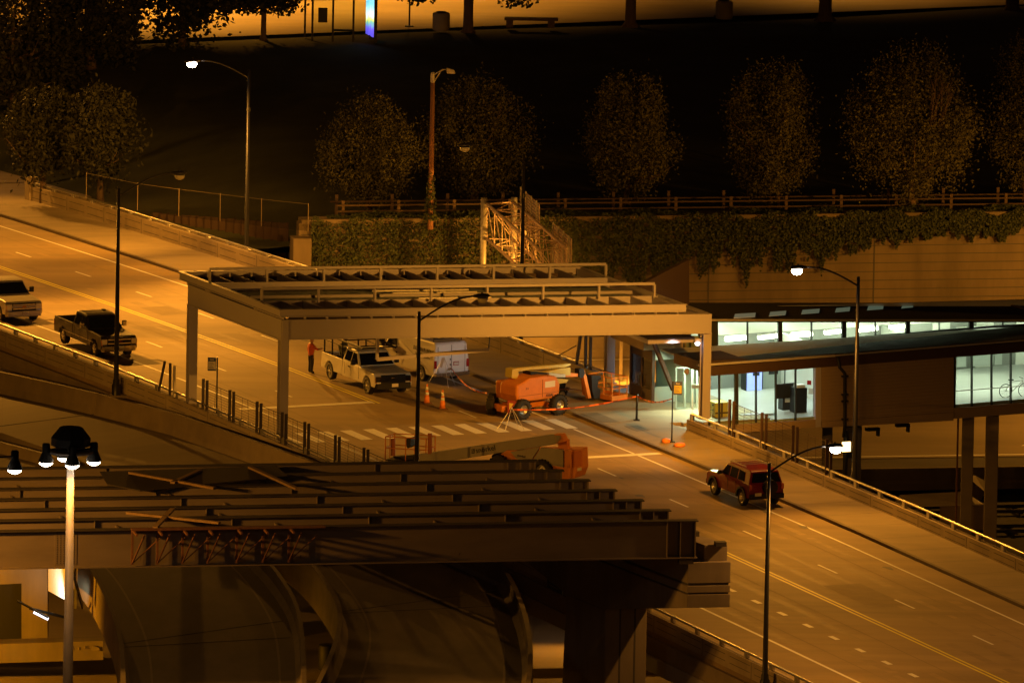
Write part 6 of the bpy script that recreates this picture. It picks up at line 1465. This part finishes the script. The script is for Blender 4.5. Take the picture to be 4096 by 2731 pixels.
# small compressor cart behind the orange lift
q = RD(1.2, 9.2, .0); t = thing('compressor_cart', 'dark machine on a small wheeled cart behind the orange lift', 'cart', q, RZ+1.1)
B().box(-.7, .6, -.35, .35, .45, 1.0).done('engine', MT['blackp'], t, bevel=.06); B().box(-.9, .8, -.3, .3, .36, .44).done('frame', MT['rust'], t); B().bar((.8, 0, .4), (1.6, 0, .3), .03).done('drawbar', MT['rust'], t)
for x, y in ((-.5, -.38), (-.5, .38), (.5, -.38), (.5, .38)): wheel(t, x, y, .2, .12, MT['alloy'], -1 if y < 0 else 1, 4)
q = RD(3.6, 6.5+1.2, 0); t = thing('warning_lamp', 'white and red warning lamp standing on the road between the boom and the wheels', 'lamp', RD(4.2, 7.6), 0)
B().lathe((0, 0, 0), [(.3, 0), (.3, .08), (.24, .12), (.22, .75)], 16).done('base', MT['paper'], t); B().lathe((0, 0, .75), [(.22, 0), (.21, .18), (.12, .3), (.03, .34)], 16).done('red_dome', emis('red dome', (.9, .02, .02), .5), t)
# ================================================================== small street things
def cone(u, w, lb):
    t = thing('traffic_cone', lb, 'traffic cone', RD(u, w, .006), .3, 'traffic cones on the road')
    B().box(-.22, .22, -.22, .22, 0, .035).done('base', MT['rust'], t, bevel=.01)
    f = lambda h: .16-.125*h/.95
    for a, c, m_ in ((.03, .42, 'conem'), (.421, .56, 'conew'), (.561, .64, 'conem'), (.641, .82, 'conew'), (.821, .95, 'conem')):
        B().lathe((0, 0, 0), [(f(a), a), (f(c), c)], 16).done('cone_body' if m_ == 'conem' else 'reflective_band', MT[m_], t)
cone(1.23, 2.41, 'orange cone with white bands, the one further from the viewer beside the lamp pole'); cone(3.03, 2.5, 'orange cone with white bands, the one nearer the crosswalk')
# folding sign stands
def stand(lb, feet, top, sign=None, m_=None):
    c = sum(feet, V((0, 0, 0)))/len(feet); t = thing('folding_sign_stand', lb, 'sign stand', c)
    for f in feet: B().bar(f, top, .016, 6).done('leg', MT['galv'], t, world=True)
    if sign: b = B(); b.slab(sign, .02); b.done('sign_panel', m_, t, world=True)
    return t
tp = RD(-3.3, 5.2, 1.45)
stand('grey tripod stand with folded sign standing behind the white van', [RD(-3.69, 4.43), RD(-2.79, 5.24), RD(-3.5, 5.9)], tp, [tp+V((-.12, -.02, 0)), tp+V((.02, -.02, .02)), tp+V((-.1, -.05, -.5)), tp+V((-.22, -.05, -.45))], MT['galv'])
tp = RD(9.75, 3.35, 1.12); d_ = V((1, .3, 0)).normalized()
t3 = stand('folding stand with dark red bordered sign in front of the orange lift', [RD(9.47, 2.71), RD(10.25, 2.8), RD(9.34, 3.9), RD(9.96, 3.95)], tp)
z1 = [tp-d_*.22+up*.38, tp+d_*.26+up*.28, tp-d_*.2-up*.38]; b = B().slab(z1, .02); b.done('sign_panel', mat('dark red sign', (.2, .015, .012), .5), t3, world=True)
cen = sum(z1, V((0, 0, 0)))/3; b = B().slab([cen+(p_-cen)*.45-V((.0, .022, 0)) for p_ in z1], .012); b.done('sign_face', MT['cream'], t3, world=True)
# caution tape
def tape(lb, pts):
    t = thing('caution_tape', lb, 'tape', pts[0]); b = B(); b2 = B(); n = 26
    path = []
    for a, c in zip(pts, pts[1:]):
        for i in range(n): k = i/n; q = lin(a, c, k); q.z -= .22*sin(k*pi)*(c-a).length/6; path.append(q)
    path.append(V(pts[-1]))
    for i, (a, c) in enumerate(zip(path, path[1:])):
        tw = up*.035+V((0, -.02*sin(i*.7), .01*cos(i*.7)))
        (b if i % 3 else b2).slab([a-tw, c-tw, c+tw, a+tw], .004)
    b.done('tape_strip', MT['tape'], t, world=True); b2.done('tape_strip', mat('tape dark print', (.25, .04, .02), .5), t, world=True)
bol = RD(9.86, 9.97, .15); sp_ = RD(16.2, 9.1, .15)
tape('orange caution tape sagging from the back of the van to the orange lift', [vrp+up*.25, RD(4.6, 4.2, .95)])
tape('orange caution tape from the red folding sign past the black post to the bus sign', [RD(9.75, 3.4, 1.0), bol+up*1.2, sp_+up*2.15])
t = thing('bollard', 'short black post with square foot on the sidewalk before the station', 'bollard', bol); B().lathe((0, 0, 0), [(.06, .05), (.06, 1.28), (.03, 1.31)], 10).done('post', MT['pole'], t); B().box(-.15, .15, -.15, .15, 0, .05).done('foot', MT['pole'], t)
def bus_sign(lb, base, H, flip):
    t = thing('bus_stop_sign', lb, 'bus stop sign', base); s = -1 if flip else 1
    B().box(-.035, .035, -.035, .035, 0, H).done('post', MT['pole'], t); B().box(-.16, .16, -.16, .16, 0, .05).done('foot', MT['pole'], t)
    x0, x1 = (-.47, -.05) if flip else (.04, .46)
    B().box(x0, x1, -.05, -.03, H-.66, H).done('sign_panel', MT['bluesign'], t); B().box(x0+.03, x1-.03, -.062, -.052, H-.58, H-.2).done('notice_sheet', MT['paper'] if flip else MT['cream'], t)
    o = B()
    for i in range(5): o.box(x0+.06, x1-.1-.05*(i % 3), -.066, -.063, H-.54+i*.065, H-.52+i*.065)
    o.done('small_print', MT['bluesign'], t)
    textmesh('bus', .12, MT['paper'], t, frame(((x0+x1)/2, -.056, H-.1), (1, 0, 0), (0, 0, 1)), 'lettering'); return t
bus_sign('bus stop sign with orange-lit timetable on a black post by the far kerb', sp_, 3.0, False)
def u_at(px, w, h=0.0):
    lo, hi = -90, 110
    for _ in range(40):
        m_ = (lo+hi)/2; q = RD(m_, w, h); d = q-CAMP; x = 2048+FPX*d.dot(RGT)/d.dot(FWD)
        if x < px: lo = m_
        else: hi = m_
    return m_
bs_ = RD(u_at(866, -9.5), -9.5, .12); bus_sign('bus stop sign with blue header on a dark post behind the near mesh panels', bs_, 3.05, True)
def sandbag(lb, q, m_='conem'):
    t = thing('sandbag', lb, 'sandbag', q, rnd.uniform(0, 3)); b = B(); vs = []; n = 10
    for k, (r_, z) in enumerate(((.20, 0), (.25, .06), (.22, .14), (.1, .19))):
        for j in range(n): a = 2*pi*j/n; vs.append((r_*1.35*cos(a)*(1+.08*sin(3*a+k)), r_*sin(a)*(1+.1*cos(2*a)), z))
    b.add(vs, [(i*n+j, i*n+(j+1) % n, (i+1)*n+(j+1) % n, (i+1)*n+j) for i in range(3) for j in range(n)]+[tuple(range(3*n, 4*n))], True); b.done('bag', MT[m_], t)
sandbag('orange sandbag on the foot of the right bus stop sign', sp_+V((-.28, -.1, 0))); sandbag('flattened orange sandbag lying on the sidewalk beside the right bus stop sign', RD(17.5, 8.95, .15)); sandbag('orange sandbag at the foot of the left bus stop sign', bs_+V((-.3, -.15, 0)))
# mesh screens on posts along both parapets
def screens(prefix, us, w, h0, hh, m_, last=True, plain='screen posts on the near parapet', side='near'):
    posts = []
    names = {'near': 'pair of steel screen posts on the near parapet', 'far': 'pair of brown screen posts on the far parapet'}
    for i, u in enumerate(us):
        base = RD(u, w, h0); t = thing('screen_post', names[side], 'post', base, RZ, plain)
        for x in (0, .5): B().box(x-.03, x+.03, -.07, .07, -.15, hh).box(x-.09, x+.09, -.1, .1, -.15, -.1).done('post', m_, t, bevel=.0)
        posts.append(base)
    for i in range(len(us)-1):
        a, c = posts[i]+U3*.55, posts[i+1]-U3*.05; t = thing('mesh_screen', {'near': 'wire mesh screen between the posts on the near parapet', 'far': 'wire mesh screen between the brown posts on the far parapet'}[side], 'mesh screen', a, 0, 'mesh screens on the %s parapet' % side)
        b = B(); nz_ = 11
        for k in range(nz_): z = up*(.08+(hh-.2)*k/(nz_-1)); b.bar(a+z, c+z, .007 if 0 < k < nz_-1 else .016, 4)
        for k in (.0, .33, .66, 1): b.bar(lin(a, c, k)+up*.05, lin(a, c, k+(-.06 if k == .66 else .04 if k == .33 else 0))+up*(hh-.1), .012, 4)
        b.done('wire_grid', m_, t, world=True)
screens('near', [4.0, 7.5, 11.05, 14.3, 17.2, 21.1, 24.7, 28.3], -10.6, .82, 1.5, MT['steeldark'])
q = RD(-1.88, -10.6, .8); t = thing('screen_post', 'leaning steel post left of the near canopy column', 'post', q, RZ); B().beam(q, q+U3*.75+up*1.58, .1, .1).done('post', MT['steeldark'], t, world=True)
q = RD(-.4, -10.6, .8); t = thing('screen_post', 'upright pair of steel posts just left of the near canopy column', 'post', q, RZ); B().beam(q, q+up*1.6, .1, .12, up=tuple(U3)).done('post', MT['steeldark'], t, world=True); B().beam(q+U3*.55, q+U3*.55+up*1.55, .1, .12, up=tuple(U3)).done('post', MT['galv'], t, world=True)
screens('far', [u_at(2917, 11.25, .8), u_at(3046, 11.25, .8), u_at(3170, 11.25, .8), u_at(3305, 11.25, .8)], 11.25, .75, 1.72, MT['brownm'], plain='screen posts on the far parapet', side='far')
for i, (u, w_, l) in enumerate(((-2.2, 11.86, .55), (-1.0, 11.85, 0), (-.4, 11.85, 0))):
    q = RD(u, w_, .9); t = thing('screen_post', ('leaning dark post on the far parapet behind the orange lift', 'left one of two upright dark posts on the far parapet behind the lift', 'right one of two upright dark posts on the far parapet behind the lift')[i], 'post', q); B().beam(q-up*.1, q+U3*l*1.0+up*1.7, .12, .16, up=tuple(U3)).done('post', MT['steeldark'], t, world=True)
    if i == 0: B().bar(q+up*.15-U3*2.2, q+up*1.0, .03).done('brace', MT['steeldark'], t, world=True)
# white folding board by the corner column
q = onroad(2781, 1645, .15); t = thing('notice_board', 'white folding board frame standing by the right canopy column', 'board', q, -.2)
B().box(-.2, .2, -.03, 0, 1.15, 1.35).done('sign_face', MT['paper'], t)
for x in (-.16, .16): B().bar((x, 0, 0), (x, 0, 1.2), .02).bar((x, .35, 0), (x, 0, 1.2), .015).done('leg', MT['paper'], t)
# ================================================================== people
def person(label, loc, rz, joints, radii, edges, mats, root=0):
    t = thing('person', label, 'person', loc, rz)
    me = bpy.data.meshes.new('body'); me.from_pydata(joints, edges, []); o = bpy.data.objects.new('body', me); S.collection.objects.link(o); o.parent = t
    sk = o.modifiers.new('skin', 'SKIN'); sv = me.skin_vertices[0].data
    for i, r_ in enumerate(radii): sv[i].radius = tuple(1.22*k_ for k_ in r_) if isinstance(r_, tuple) else (1.22*r_, 1.22*r_); sv[i].use_root = (i == root)
    sb = o.modifiers.new('sub', 'SUBSURF'); sb.levels = sb.render_levels = 1
    dg = bpy.context.evaluated_depsgraph_get(); m2 = bpy.data.meshes.new_from_object(o.evaluated_get(dg)); bpy.data.objects.remove(o)
    o = bpy.data.objects.new('body', m2); S.collection.objects.link(o); o.parent = t
    m2.materials.clear(); [m2.materials.append(MT[k]) for k, f in mats]
    for p in m2.polygons:
        c = p.center; p.use_smooth = True
        for i, (k, f) in enumerate(mats):
            if f(c): p.material_index = i; break
    return t
def head(t, c, face, capmat, m_skin='skin'):
    """cap or hair over a head with simple features, facing +x rotated by face"""
    M_ = Matrix.Translation(c) @ Matrix.Rotation(face, 4, 'Z')
    b = B(); b.lathe((0, 0, 0), [(.108, .0), (.112, .05), (.095, .105), (.05, .135), (.008, .14)], 12)
    b.add([(.06, -.075, .012), (.19, -.05, .0), (.19, .05, .0), (.06, .075, .012), (.06, -.075, .03), (.18, -.05, .015), (.18, .05, .015), (.06, .075, .03)], [(0, 1, 2, 3), (4, 7, 6, 5), (0, 4, 5, 1), (1, 5, 6, 2), (2, 6, 7, 3)])
    o = b.done('cap', MT[capmat], t); o.matrix_local = M_
    o = B().box(.085, .10, -.05, -.02, -.03, -.012).box(.085, .10, .02, .05, -.03, -.012).done('eyes', MT['black'], t); o.matrix_local = M_
    o = B().hexa([(.09, -.018, -.08), (.125, -.015, -.075), (.125, .015, -.075), (.09, .018, -.08), (.09, -.01, -.02), (.1, -.008, -.02), (.1, .008, -.02), (.09, .01, -.02)]).box(-.01, .03, -.115, -.1, -.06, .0).box(-.01, .03, .1, .115, -.06, .0).done('face_features', MT[m_skin], t); o.matrix_local = M_
# standing worker: faces +x (towards the truck), right arm out to the bed rail
J = [(0, 0, .98), (0, 0, 1.18), (0, 0, 1.42), (.01, 0, 1.53), (.03, 0, 1.64), (.03, 0, 1.76),
     (0, .1, .92), (.02, .12, .5), (-.02, .13, .09), (.13, .15, .05), (0, -.1, .92), (.0, -.12, .5), (-.04, -.13, .09), (.11, -.15, .05),
     (.0, .19, 1.42), (-.03, .25, 1.16), (.08, .24, .94), (.11, .23, .86), (.0, -.19, 1.42), (.2, -.24, 1.22), (.46, -.22, 1.24), (.55, -.22, 1.25)]
Ed = [(0, 1), (1, 2), (2, 3), (3, 4), (4, 5), (0, 6), (6, 7), (7, 8), (8, 9), (0, 10), (10, 11), (11, 12), (12, 13), (2, 14), (14, 15), (15, 16), (16, 17), (2, 18), (18, 19), (19, 20), (20, 21)]
Rr = [(.13, .16), (.13, .155), (.12, .17), .055, .098, .085, .095, .07, .055, .045, .095, .07, .055, .045, .07, .052, .04, .04, .07, .052, .04, .035]
tp_ = person('standing worker in orange red shirt, cap and dark jeans, one arm on the white pickup', RD(-9.35, .52), 0.55, J, Rr, Ed,
       [('capm', lambda c: False), ('skin', lambda c: c.z > 1.52 or (abs(c.y) > .17 and c.z < 1.12 and c.z > .8 and c.x > .03) or (c.x > .24 and c.z > 1)), ('shirt', lambda c: c.z > .93), ('black', lambda c: c.z < .1), ('jeans', lambda c: True)])
head(tp_, V((.03, 0, 1.74)), .2, 'capm')
for k in range(5): B().bar((.55, -.25+.014*k, 1.245), (.62+.01*(k % 3), -.255+.017*k, 1.235), .009, 5).done('finger', MT['skin'], tp_)
# seated worker in the bed
J2 = [(0, 0, .5), (-.02, 0, .72), (.05, 0, .95), (.1, 0, 1.06), (.14, 0, 1.16), (.15, 0, 1.27),
      (.08, .1, .48), (.48, .16, .56), (.52, .16, .12), (.64, .17, .06), (.08, -.1, .48), (.48, -.16, .56), (.5, -.16, .12), (.62, -.17, .06),
      (.05, .2, .93), (.12, .27, .68), (.38, .12, .62), (.45, .08, .62), (.05, -.2, .93), (.12, -.27, .68), (.38, -.12, .62), (.45, -.08, .62)]
q = TL(wt, -2.0, -.42, .83); 
tp2 = person('worker in dark green jacket sitting in the bed of the white pickup', q, wt.rotation_euler.z+.3, J2, Rr, Ed,
       [('skin', lambda c: c.z > 1.06 or (c.x > .36 and .56 < c.z < .7 and abs(c.y) < .13)), ('black', lambda c: c.z < .12), ('green', lambda c: c.z > .55 and c.x < .4), ('jeans', lambda c: True)])
head(tp2, V((.15, 0, 1.25)), .1, 'hair')
t = thing('tool_crate', 'low crate the seated worker sits on in the truck bed', 'crate', q, wt.rotation_euler.z+.3); B().box(-.2, .2, -.22, .22, 0, .42).done('box', MT['blackp'], t)
# ================================================================== lower levels: under the bridge, lower left, tracks
# dark plate on the bridge fascia
bpy.data.objects.remove([o for o in bpy.data.objects if o.name.startswith('route_plate')][0])
pw = -11.05; ua = None
def onW(px, py, w0):
    P = RD(0, w0); d = ray(px, py); return CAMP+d*((P-CAMP).dot(W3)/d.dot(W3))
q = [onW(x, y, pw) for x, y in ((2192, 2285), (2252, 2315), (2252, 2378), (2192, 2345))]
t = thing('route_plate', 'dark plate sign on the outer side of the bridge, left of the pier', 'sign', q[0]); b = B(); b.slab(q[::-1], .04); b.done('sign_panel', mat('dark plate', (.02, .03, .035), .5), t, world=True)
c_ = (q[0]+q[2])/2-W3*.02
b = B()
for k in range(3): a_ = lin(q[0], q[3], .25+.25*k); e_ = lin(q[1], q[2], .25+.25*k); b.beam(lin(a_, e_, .15)-W3*.07, lin(a_, e_, .75)-W3*.07, .01, .05)
b.done('small_print', MT['barrier'], t, world=True)
# second carriageway south of the tracks
esheet('south_carriageway', -120, 120, -92, -62, ZX, MT['asph'])
esheet('lit_side_road', -120, 120, -104, -92.3, ZX+.25, MT['exway'])
mk = B()
for n in (-79.5, -84.6): mk.quad(EW(-100, n, ZX+.006), EW(100, n, ZX+.006), EW(100, n+.45, ZX+.006), EW(-100, n+.45, ZX+.006))
struct('south_marking', mk, MT['white'])
struct('side_road_marking', B().quad(EW(-100, -95.0, ZX+.256), EW(100, -95.0, ZX+.256), EW(100, -94.75, ZX+.256), EW(-100, -94.75, ZX+.256)), MT['yellow'])
t = thing('low_kerb_wall', 'low pale wall edge between the lower carriageways, seen left of the pier', 'wall', EW(0, -92, ZX), AE); B().box(-100, 100, -.25, .1, -.2, .6).done('wall', MT['barrier'], t)
t = thing('low_kerb_wall', 'front wall below the bright side road at the bottom of the picture', 'wall', EW(0, -97.5, ZX), AE); B().box(-22, 60, -.3, .1, -2.2, .5).done('wall', MT['barrier'], t)
# fill lamp added out of sight behind the girders to brighten the lower roads
p = atz(2330, 2200, -2.2); t = thing('hidden_fill_lamp', 'unseen fill lamp added behind the front girder to brighten the lower roads', 'lamp', p); B().box(-.25, .25, -.12, .12, 0, .15).done('housing', MT['galv'], t); B().box(-.2, .2, -.08, .08, -.05, -.01).done('lens', MT['lens'], t)
spot(p-up*.15, p+V((0, -14, -6)), 330, ang=160); 
# lower left: orange lit abutment with a dark doorway, sign board with its lamp, barrier
YA = -58.0
def A_(px, py, dy=0.0): return aty(px, py, YA+dy)
ab = thing('abutment', 'orange lit concrete abutment with a dark opening at lower left', 'wall', TP(A_(90, 2500), ZX))
def face(pts, name, m_, par, th=1.0, dy=0.0):
    a = [A_(x, y, dy) for x, y in pts]; c = [p_+V((0, th, 0)) for p_ in a]; k = len(a); b = B()
    b.add(a+c, [tuple(range(k)), tuple(range(2*k-1, k-1, -1))]+[(i, k+i, k+(i+1) % k, (i+1) % k) for i in range(k)]); return b.done(name, m_, par, world=True)
face([(86, 2200), (190, 2200), (190, 2560), (176, 2625), (86, 2628)], 'pier_leg', MT['pier'], ab, 1.6)
face([(-300, 2180), (86, 2180), (86, 2332), (-300, 2350)], 'lintel', MT['pier'], ab, 1.6)
face([(-300, 2340), (86, 2330), (86, 2625), (-300, 2640)], 'black_backing', MT['black'], ab, .3, 3.0)  # black sheet behind the opening, stands in for its unlit inside
face([(115, 2555), (146, 2553), (146, 2577), (115, 2578)], 'plate', MT['rust'], ab, .03, -.04)
bd = thing('sign_board', 'white lit sign board seen at a slant behind the mast pole at lower left', 'sign', A_(240, 2330, -3))
q0, q1, q2, q3 = aty(193, 2262, -61), aty(272, 2262, -66), aty(272, 2404, -66), aty(193, 2362, -61)
B().slab([q0, q1, q2, q3], .08).done('sign_face', MT['white'], bd, world=True)
B().beam(aty(302, 2270, -67), aty(302, 2432, -67), .14, .1, up=(1, 0, 0)).done('edge_frame', MT['white'], bd, world=True); B().beam(aty(285, 2262, -67.2), aty(330, 2425, -66.6), .5, .06, up=(1, 0, 0)).done('back_frame', MT['black'], bd, world=True)
fx = thing('sign_light', 'slanting fluorescent sign light with dark hood at lower left', 'lamp', aty(165, 2460, -66))
a, c = aty(135, 2446, -66), aty(193, 2475, -66); B().beam(a, c, .2, .1).done('tube', emis('cool tube', (.92, .9, 1), 2.2), fx, world=True)
a, c = aty(68, 2412, -66.2)+up*.0, aty(192, 2480, -66.2)+up*.02; B().beam(a+up*.13, c+up*.13, .3, .06).done('housing', MT['blackp'], fx, world=True); B().beam(aty(120, 2432, -65.8), aty(270, 2470, -63), .1, .12).done('arm', MT['blackp'], fx, world=True)
area(aty(185, 2440, -66), (q0+q2)/2, .8, .3, 8, (.82, 1, .88), 70)
esheet('lower_left_road', -90, -17, -104, -60, ZX+.2, MT['exway'])
t = thing('lower_barrier', 'orange lit concrete barrier along the road at lower left', 'barrier', TP(A_(100, 2690, -2), ZX), 0)
b = B()
a, c = aty(-300, 2672, -63), aty(440, 2660, -61); b.beam(TP(a, ZX+.2+.45), TP(c, ZX+.2+.45), .4, .9); b.done('barrier_wall', MT['barrier'], t, world=True)
b = B(); a, c = aty(-300, 2612, -60), aty(410, 2590, -59.4); b.beam(a, c, 1.2, .9); b.done('ledge', MT['pier'], t, world=True)
for i in range(7):
    p_ = aty(190+i*32, 2586+rnd.uniform(-6, 6), -60); tt_ = thing('rubble', 'lump of broken concrete on the ledge behind the lower left barrier', 'rubble', p_, rnd.uniform(0, 3), 'broken concrete on the ledge'); r_ = rnd.uniform(.12, .3)
    B().hexa([(-r_, -r_*.6, -.1), (r_, -r_*.5, -.1), (r_*.8, r_*.6, -.1), (-r_*.7, r_*.6, -.1), (-r_*.8, -r_*.5, r_*.1), (r_*.8, -r_*.3, r_*.3), (r_*.7, r_*.5, r_*.15), (-r_*.6, r_*.5, r_*.4)]).done('lump', MT['pier'], tt_)
bn = thing('barrel', 'black barrel standing between the two curved ramps at the bottom', 'barrel', aty(1310, 2660, -62)); B().lathe((0, 0, -.2), [(.42, 0), (.44, .05), (.44, 1.15), (.4, 1.2)], 14).done('body', MT['black'], bn)
spot(V((-31, -68, -2.5)), V((-24, -58, -5)), 1700, (1, .36, .005), ang=150)
point(V((-12.5, -66, -4.6)), 30, (1, .42, .02))
# concrete shed roof beside the tracks, right
cs_ = thing('track_shed', 'low gabled concrete roof over a box beside the railway tracks at right', 'shed', atz(3780, 2110, ZX))
y0 = atz(3780, 2110, ZX).y
r0_, r1_ = aty(3600, 1978, y0+2), aty(3858, 1965, y0+2); e0, e1, e2 = aty(3560, 2030, y0), aty(3905, 2020, y0), aty(3935, 2015, y0+3)
b = B(); b.add([r0_, r1_, e0, e1, e2], [(0, 2, 3, 1), (1, 3, 4)]); b.add([r0_, r1_, r1_+V((0, 3, -1.0)), r0_+V((0, 3, -1.0)), e2], [(0, 1, 2, 3), (1, 4, 2)]); b.done('roof', MT['barrier'], cs_, world=True)
q = [aty(3760, 2022, y0+.1), aty(3945, 2018, y0+.1), aty(3945, 2160, y0+.1), aty(3760, 2165, y0+.1)]; B().slab(q, .3).done('wall', MT['stationwall'], cs_, world=True)
t = thing('concrete_block', 'tilted pale concrete slab between the two slim station columns', 'block', aty(3910, 1930, y0+6)); q = [aty(3868, 1905, y0+6), aty(3900, 1900, y0+7), aty(3945, 1925, y0+7), aty(3942, 1968, y0+6), aty(3868, 1945, y0+6)]; B().slab(q, .6).done('block', MT['barrier'], t, world=True)
